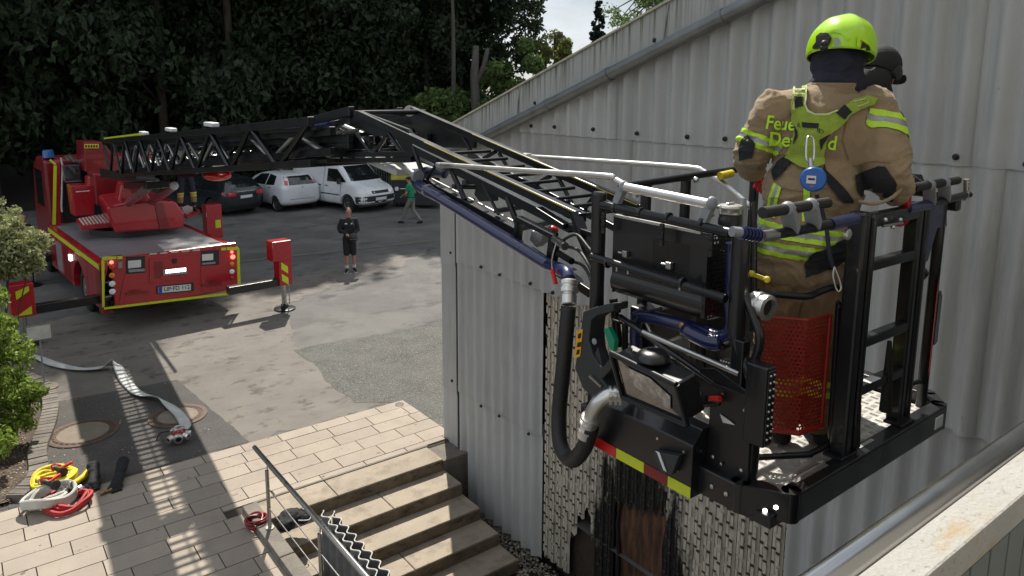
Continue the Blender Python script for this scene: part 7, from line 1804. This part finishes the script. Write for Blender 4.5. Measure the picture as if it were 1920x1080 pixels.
g=MB(); g.ell(c2,(.20,.145,.24),ax2); g.ell((c2+pl2)/2,(.18,.135,.24),ax2); g.ell(pl2,(.185,.14,.14),ax2); g.cap(arms[0][0],arms[1][0],.075,.075); g.cap(n2-V((0,0,.07))-r2*.05,n2+V((0,0,.03)),.10,.080)
for S,E_,W_ in arms: g.cap(S,E_,.075,.062); g.cap(E_,W_,.058,.045)
sculpt(g,'jacket','black_cloth',t2,voxel=.012,smooth=2,wrinkle=.006)
g=MB(); g.ell(pl2,(.175,.13,.13),ax2)
for q in (-1,1):
    h=pl2+s2*.085*q; K=V((h.x+fh.x*.05,h.y+fh.y*.05,3.82)); A_=V((h.x,h.y,3.45)); g.cap(h,K,.10,.08); g.cap(K,A_,.078,.066)
sculpt(g,'trousers','black_cloth',t2,voxel=.012,smooth=2)
for q in (-1,1):
    h=pl2+s2*.085*q; A_=V((h.x,h.y,3.445)); sb=MB(); sb.cap(A_-V((0,0,.03)),A_+fh*.15-V((0,0,.055)),.048,.040); sb.cap(A_-fh*.05-V((0,0,.055)),A_+fh*.15-V((0,0,.06)),.04,.036); sculpt(sb,'shoe','trim_black',t2,voxel=.011,smooth=2)
up2=(UPZ-fd*UPZ.dot(fd)).normalized(); hb=MB(); hb.ell(H2+up2*.038-fd*.008,(.092,.112,.100),(s2,fd,up2),n=20,m=14)
cp=sculpt(hb,'cap','black_cloth',t2,voxel=.008,smooth=1)
bm=bmesh.new(); bm.from_mesh(cp.data); bmesh.ops.bisect_plane(bm,geom=bm.verts[:]+bm.edges[:]+bm.faces[:],plane_co=H2-up2*.008-CUR,plane_no=(up2+fd*.05).normalized(),clear_inner=True); bm.to_mesh(cp.data); bm.free()
m=MB(); c=H2+up2*.032+fd*.10
n_=10; m.add([c+s2*(.075*cos(pi*k/n_))+fd*(.085*sin(pi*k/n_))+up2*(-.012*sin(pi*k/n_)) for k in range(n_+1)]+[c+s2*(.075*cos(pi*k/n_))+fd*(.085*sin(pi*k/n_))+up2*(-.012*sin(pi*k/n_)-.005) for k in range(n_+1)],[tuple(range(n_+1)),tuple(range(2*n_+1,n_,-1))]+[(k,k+1,n_+2+k,n_+1+k) for k in range(n_)]); m.build('cap_peak','black_cloth',t2)
for q in (-1,1): MB().lathe(H2+s2*.078*q-up2*.0,s2*q,[(0,.034),(.018,.036),(.024,.025)],16).build('ear_defender','trim_black',t2,smooth=50)
gb=MB(); gb.ell(n2+V((0,0,.055)),(.080,.085,.07),ax2); sculpt(gb,'neck_gaiter','black_cloth',t2,voxel=.009,smooth=2)
# ================================================================== HOSES, FITTINGS AND SMALL THINGS ON THE GROUND
# flat delivery hose lying on the asphalt, with two twists
hz_=[(.55,16.2,.03),(.9,15.55,.035),(1.06,15.06,.04),(1.41,14.49,.04),(1.71,14.29,.06),(1.93,14.2,.09),(1.95,13.82,.05),(1.95,13.37,.03),(2.02,12.73,.035),(2.17,12.34,.05),(2.29,11.96,.045),(2.36,11.46,.035),(2.33,11.0,.05),(2.24,10.80,.09)]
pts=smooth_path([V(p) for p in hz_],7); fh_=thing('flat_hose','flat grey white fire hose running across the asphalt to the manifold','fire hose',(1.9,13.4,0)); m=MB(); n=len(pts); vs=[]
for i,p in enumerate(pts):
    d=(pts[min(i+1,n-1)]-pts[max(i-1,0)]).normalized(); s=d.cross(UPZ).normalized(); t=i/n
    roll=.10*sin(i*.35)+1.25*math.exp(-((t-.36)/.035)**2)+.9*math.exp(-((t-.72)/.05)**2)
    a=s*cos(roll)+UPZ*sin(roll); nn_=UPZ*cos(roll)-s*sin(roll); wd=.082
    for x,y in ((-1,0),(-.6,.10),(.6,.10),(1,0),(.6,-.08),(-.6,-.08)): vs.append(p+a*(x*wd)+nn_*(y*wd)+V((0,0,abs(sin(roll))*wd*.6)))
m.add(vs,[(i*6+k,i*6+(k+1)%6,(i+1)*6+(k+1)%6,(i+1)*6+k) for i in range(n-1) for k in range(6)]); m.build('hose_jacket','hose_grey',fh_,smooth=180)
# manifold with couplings
mf=thing('hose_manifold','red and silver hose manifold with several couplings at the end of the flat hose','hose manifold',(2.14,10.62,.008))
c=V((2.14,10.62,.13))
MB().ell(c,(.085,.075,.06)).build('manifold_body','nozzle_red',mf,smooth=180)
for ang,r_,l_ in ((-100,.055,.15),(-50,.045,.16),(-150,.045,.16),(75,.055,.13),(-10,.035,.15)):
    a=radians(ang); d=V((cos(a),sin(a),-.15 if ang<0 else .0)).normalized()
    MB().cyl(c,c+d*l_*.7,.036,n=14).build('manifold_branch','nozzle_red',mf,smooth=50)
    o=MB().lathe(c+d*l_*.6,d,[(0,r_*.8),(.01,r_*1.15),(.035,r_*1.15),(.04,r_),(.06,r_),(.065,r_*1.1),(.08,r_*1.05),(.08,r_*.7),(.05,r_*.65)],20).build('coupling','steel_bright',mf,smooth=40)
    MB().cyl(c+d*(l_*.6+.062),c+d*(l_*.6+.066),r_*.68,n=16).build('coupling_bore','void',o)
for ang in (-60,-100,-140):
    a=radians(ang); d=V((cos(a),sin(a),0)); p=c+d*.08+V((0,0,.03))
    MB().cyl(p,p+V((0,0,.05)),.010,n=8).build('valve_stem','steel',mf); MB().tube([p+V((-.045,0,.055)),p+V((0,0,.062)),p+V((.045,0,.055))],.009,8,sub=3).build('valve_handle','steel_bright',mf,smooth=180)
MB().tube([c+V((-.10,0,.03)),c+V((-.07,-.02,.10)),c+V((.07,-.02,.10)),c+V((.10,0,.03))],.009,8,sub=5).build('carry_handle','steel',mf,smooth=180)
MB().tube([c+V((-.09,.05,.04)),c+V((-.20,.16,.0)),c+V((-.26,.12,-.08))],.008,8,sub=5).build('manifold_strap','black_cloth',mf,smooth=180)
for s in (-.08,0,.08): MB().cyl(c+V((s,.03,-.02)),c+V((s*1.4,.04,-.12)),.008,n=8).build('manifold_foot','steel',mf)
# rolled hoses
def coil(name,label,loc,m_,R1,R0,ht,turns,rx,seed,cat='fire hose',tail=None,tilt=0,grp='rolled hoses on the paving edge'):
    t=thing(name,label,cat,loc,0,grp); L=V(loc)
    for k in range(turns):
        r_=R0+(R1-R0)*(k+.5)/turns; b=MB(); n=40; w_=(R1-R0)/turns*.46; vs=[]
        zz=ht*(.5+.08*sin(seed+k*1.7))
        rk=random.Random(seed*10+k); ox,oy=rk.uniform(-.025,.025),rk.uniform(-.025,.025); e1,e2=rk.uniform(.85,1.12),rk.uniform(0,6)
        for i in range(n):
            a=2*pi*i/n; q=V((cos(a)*r_*rx*(1+.10*sin(2*a+e2))+ox,sin(a)*r_*e1*(1+.08*sin(3*a+e2))+oy,zz+.030*sin(2*a+k+seed)+.02*abs(sin(a*1.5+e2))+.012*k))+L
            dr=V((cos(a)*rx,sin(a),0)).normalized()
            for x,y in ((-1,-.8),(-1,.8),(-.3,1),(.3,1),(1,.8),(1,-.8),(0,-1)): vs.append(q+dr*(x*w_)+UPZ*(y*ht*.48))
        b.add(vs,[(i*7+j,i*7+(j+1)%7,((i+1)%n)*7+(j+1)%7,((i+1)%n)*7+j) for i in range(n) for j in range(7)]); b.build('hose_turn',m_,t,smooth=40)
    return t
def nozzle(label,p,d,grp):
    p=V(p); d=V(d).normalized(); s=d.cross(UPZ).normalized()
    t=thing('hose_nozzle',label,'nozzle',p-V((0,0,.05)),0,grp)
    MB().lathe(p+d*.02,d,[(0,.030),(.02,.036),(.06,.040),(.09,.055),(.125,.058),(.13,.050),(.12,.035)],18).build('nozzle_head','trim_black',t,smooth=40)
    MB().cyl(p-d*.10,p+d*.04,.026,n=14).build('nozzle_barrel','trim_black',t,smooth=50)
    MB().lathe(p-d*.15,d,[(0,.036),(.02,.042),(.04,.042),(.05,.03)],16).build('coupling','steel_bright',t,smooth=40)
    MB().cap(p-d*.02-s*.02,p-d*.03-s*.16+V((0,0,.02)),.020,.022,n=12).build('pistol_grip','nozzle_red',t,smooth=60)
    MB().tube([p-d*.06+s*.04,p-d*.04+s*.06+V((0,0,.07)),p+d*.02+s*.03+V((0,0,.09)),p+d*.04-s*.02+V((0,0,.06))],.011,8,sub=5).build('bail_handle','nozzle_red',t,smooth=180)
    return t
y_=coil('rolled_hose','yellow hose bundle, the one lying farthest back','',None,0,0,0,0,0,0) if False else None
yh=coil('rolled_hose','rolled bright yellow hose lying under a red nozzle',(.62,10.30,.03),'hose_yellow',.27,.10,.075,4,1.05,1)
setcur(yh.location)
MB().tube([(.55,10.10,.06),(.72,10.05,.07),(.90,10.18,.07),(1.02,10.36,.09)],[.035,.05,.045,.04],12,sub=6).build('hose_end','hose_yellow',yh,smooth=180)
MB().lathe((1.0,10.34,.09),(.5,.75,.15),[(0,.038),(.01,.050),(.035,.050),(.04,.042),(.06,.042),(.064,.030)],20).build('coupling','steel_bright',yh,smooth=40)
MB().tube([(.40,10.20,.12),(.55,10.12,.13),(.75,10.18,.13),(.84,10.36,.12)],.030,10,sub=6).build('hose_turn','hose_yellow',yh,smooth=180)
wh=coil('rolled_hose','rolled off-white hose beside the kerb, in front of the yellow one',(.50,9.80,.03),'hose_white',.25,.12,.13,3,1.1,4); 
setcur(wh.location); MB().lathe((.72,9.86,.18),(.5,-.7,.1),[(0,.042),(.01,.055),(.03,.055),(.035,.045),(.055,.045),(.058,.03),(.03,.028)],20).build('coupling','steel_bright',wh,smooth=40)
rh=coil('rolled_hose','rolled red hose half under the off-white one',(.70,9.64,.022),'hose_red',.25,.14,.07,3,1.0,7)
setcur(rh.location); MB().lathe((.80,9.80,.10),(.6,.55,.1),[(0,.042),(.01,.052),(.03,.052),(.035,.045),(.055,.045),(.058,.03)],20).build('coupling','steel_bright',rh,smooth=40)
nozzle('red pistol-grip nozzle on the yellow hose bundle',(.66,10.30,.20),(.25,-.9,.1),'nozzles on the rolled hoses')
nozzle('red pistol-grip nozzle lying across the off-white roll',(.52,9.92,.24),(.45,-.8,.05),'nozzles on the rolled hoses')
# black boots beside the hoses: shapeless leather pair
def bootlike(label,a,b_,c_,grp):
    t=thing('glove',label,'glove',a,0,grp); g=MB(); a,b_,c_=V(a),V(b_),V(c_)
    g.cap(a,b_,.065,.060,n=12); g.cap(b_,c_,.055,.072,n=12); g.ell(a+V((0,0,-.01)),(.09,.075,.05))
    d=(c_-b_).normalized(); 
    for k in (-1,0,1): g.cap(a,a+V((.05*k,-.09,-.02)),.022,.018,n=8)
    sculpt(g,'glove_body','black_cloth',t,voxel=.010,smooth=2,wrinkle=.012,wscale=(14,14,14)); return t
bootlike('crumpled black leather glove next to the red hose coupling',(.98,9.90,.07),(1.02,10.05,.11),(1.03,10.22,.16),'black gloves on the paving')
bootlike('crumpled black leather glove farther right on the paving, its cuff upright',(1.20,9.72,.06),(1.28,9.92,.09),(1.36,10.10,.17),'black gloves on the paving')
MB()
cc=thing('small_fitting','small brass and copper fitting lying in front of the black gloves','fitting',(1.06,9.66,.03)); MB().lathe((1.02,9.66,.05),(1,.1,0),[(0,.02),(.02,.03),(.04,.03),(.05,.018),(.10,.018),(.11,.028),(.13,.028)],14).build('fitting_body','brass',cc,smooth=40)
# bag with red gloves, drawn as a coil, at the foot of the handrail
bg_=thing('tool_bag','small black open bag by the handrail post at the top of the steps','bag',(2.66,7.72,.02)); g=MB(); g.ell((2.68,7.72,.09),(.14,.12,.08)); g.ell((2.60,7.62,.08),(.10,.09,.07)); g.ell((2.80,7.66,.07),(.08,.08,.06)); sculpt(g,'bag_body','black_cloth',bg_,voxel=.010,smooth=2,wrinkle=.018,wscale=(12,12,12))
MB().tube([(2.72,7.58,.10),(2.84,7.55,.08),(2.88,7.62,.12),(2.82,7.70,.15)],.006,6,sub=4).build('bag_cord','white_cloth',bg_,smooth=180)
rc=coil('red_gloves','dark red gloves, shaped as a coil, on the kerb by the first handrail post',(2.36,7.86,.04),'hose_red',.14,.05,.06,3,1.0,2,cat='coiled line',grp='') if False else None
rl=thing('red_gloves','dark red gloves, shaped as a coil, on the kerb by the first handrail post','coiled line',(2.34,7.84,.02)); m=MB(); pts=[]
for i in range(110): a=i*.35; pts.append(V((2.33+.10*cos(a)+.02*sin(i*.13),7.86+.10*sin(a)+.02*cos(i*.21),.05+.10*(i/110)+.012*sin(i*.5))))
m.tube(pts,.014,6); m.build('line','red_dark',rl,smooth=180)
# notice board on a stand
p=V((.83,13.97,0)); sg=thing('sign_stand','small blank notice board on a thin pole with a round foot by the bed','sign',p)
top=at(84,618,D=(RM@(p-EYE)).z)
MB().cyl((p.x,p.y,.02),(p.x,p.y,top.z),.012,n=10).build('pole','grey_plastic',sg,smooth=50)
MB().lathe((p.x,p.y,.006),(0,0,1),[(0,.20),(.02,.20),(.035,.15),(.045,.03)],28).build('foot','concrete_cover',sg,smooth=40)
cd=(EYE-p); cd.z=0; cd.normalize(); nb=(cd+V((0,0,.25))).normalized(); sx=UPZ.cross(nb).normalized(); uy=nb.cross(sx)
MB().box((p.x,p.y,top.z),(.36,.25,.02),(sx,uy,nb)).build('board','grey_cloth',sg,bevel=.004)
MB().box(V((p.x,p.y,top.z))+nb*.0115,(.33,.22,.003),(sx,uy,nb)).build('board_sheet','hose_white',sg)
# little drain gully by the paving corner
dg=thing('drain_gully','small dark drain gully at the far corner of the paving','drain',(5.25,9.83,.02)); MB().lathe((5.25,9.83,.022),(0,0,1),[(0,.07),(.006,.07),(.008,.05)],16).build('gully_ring','trim_black',dg)
print('objects',len(bpy.data.objects))
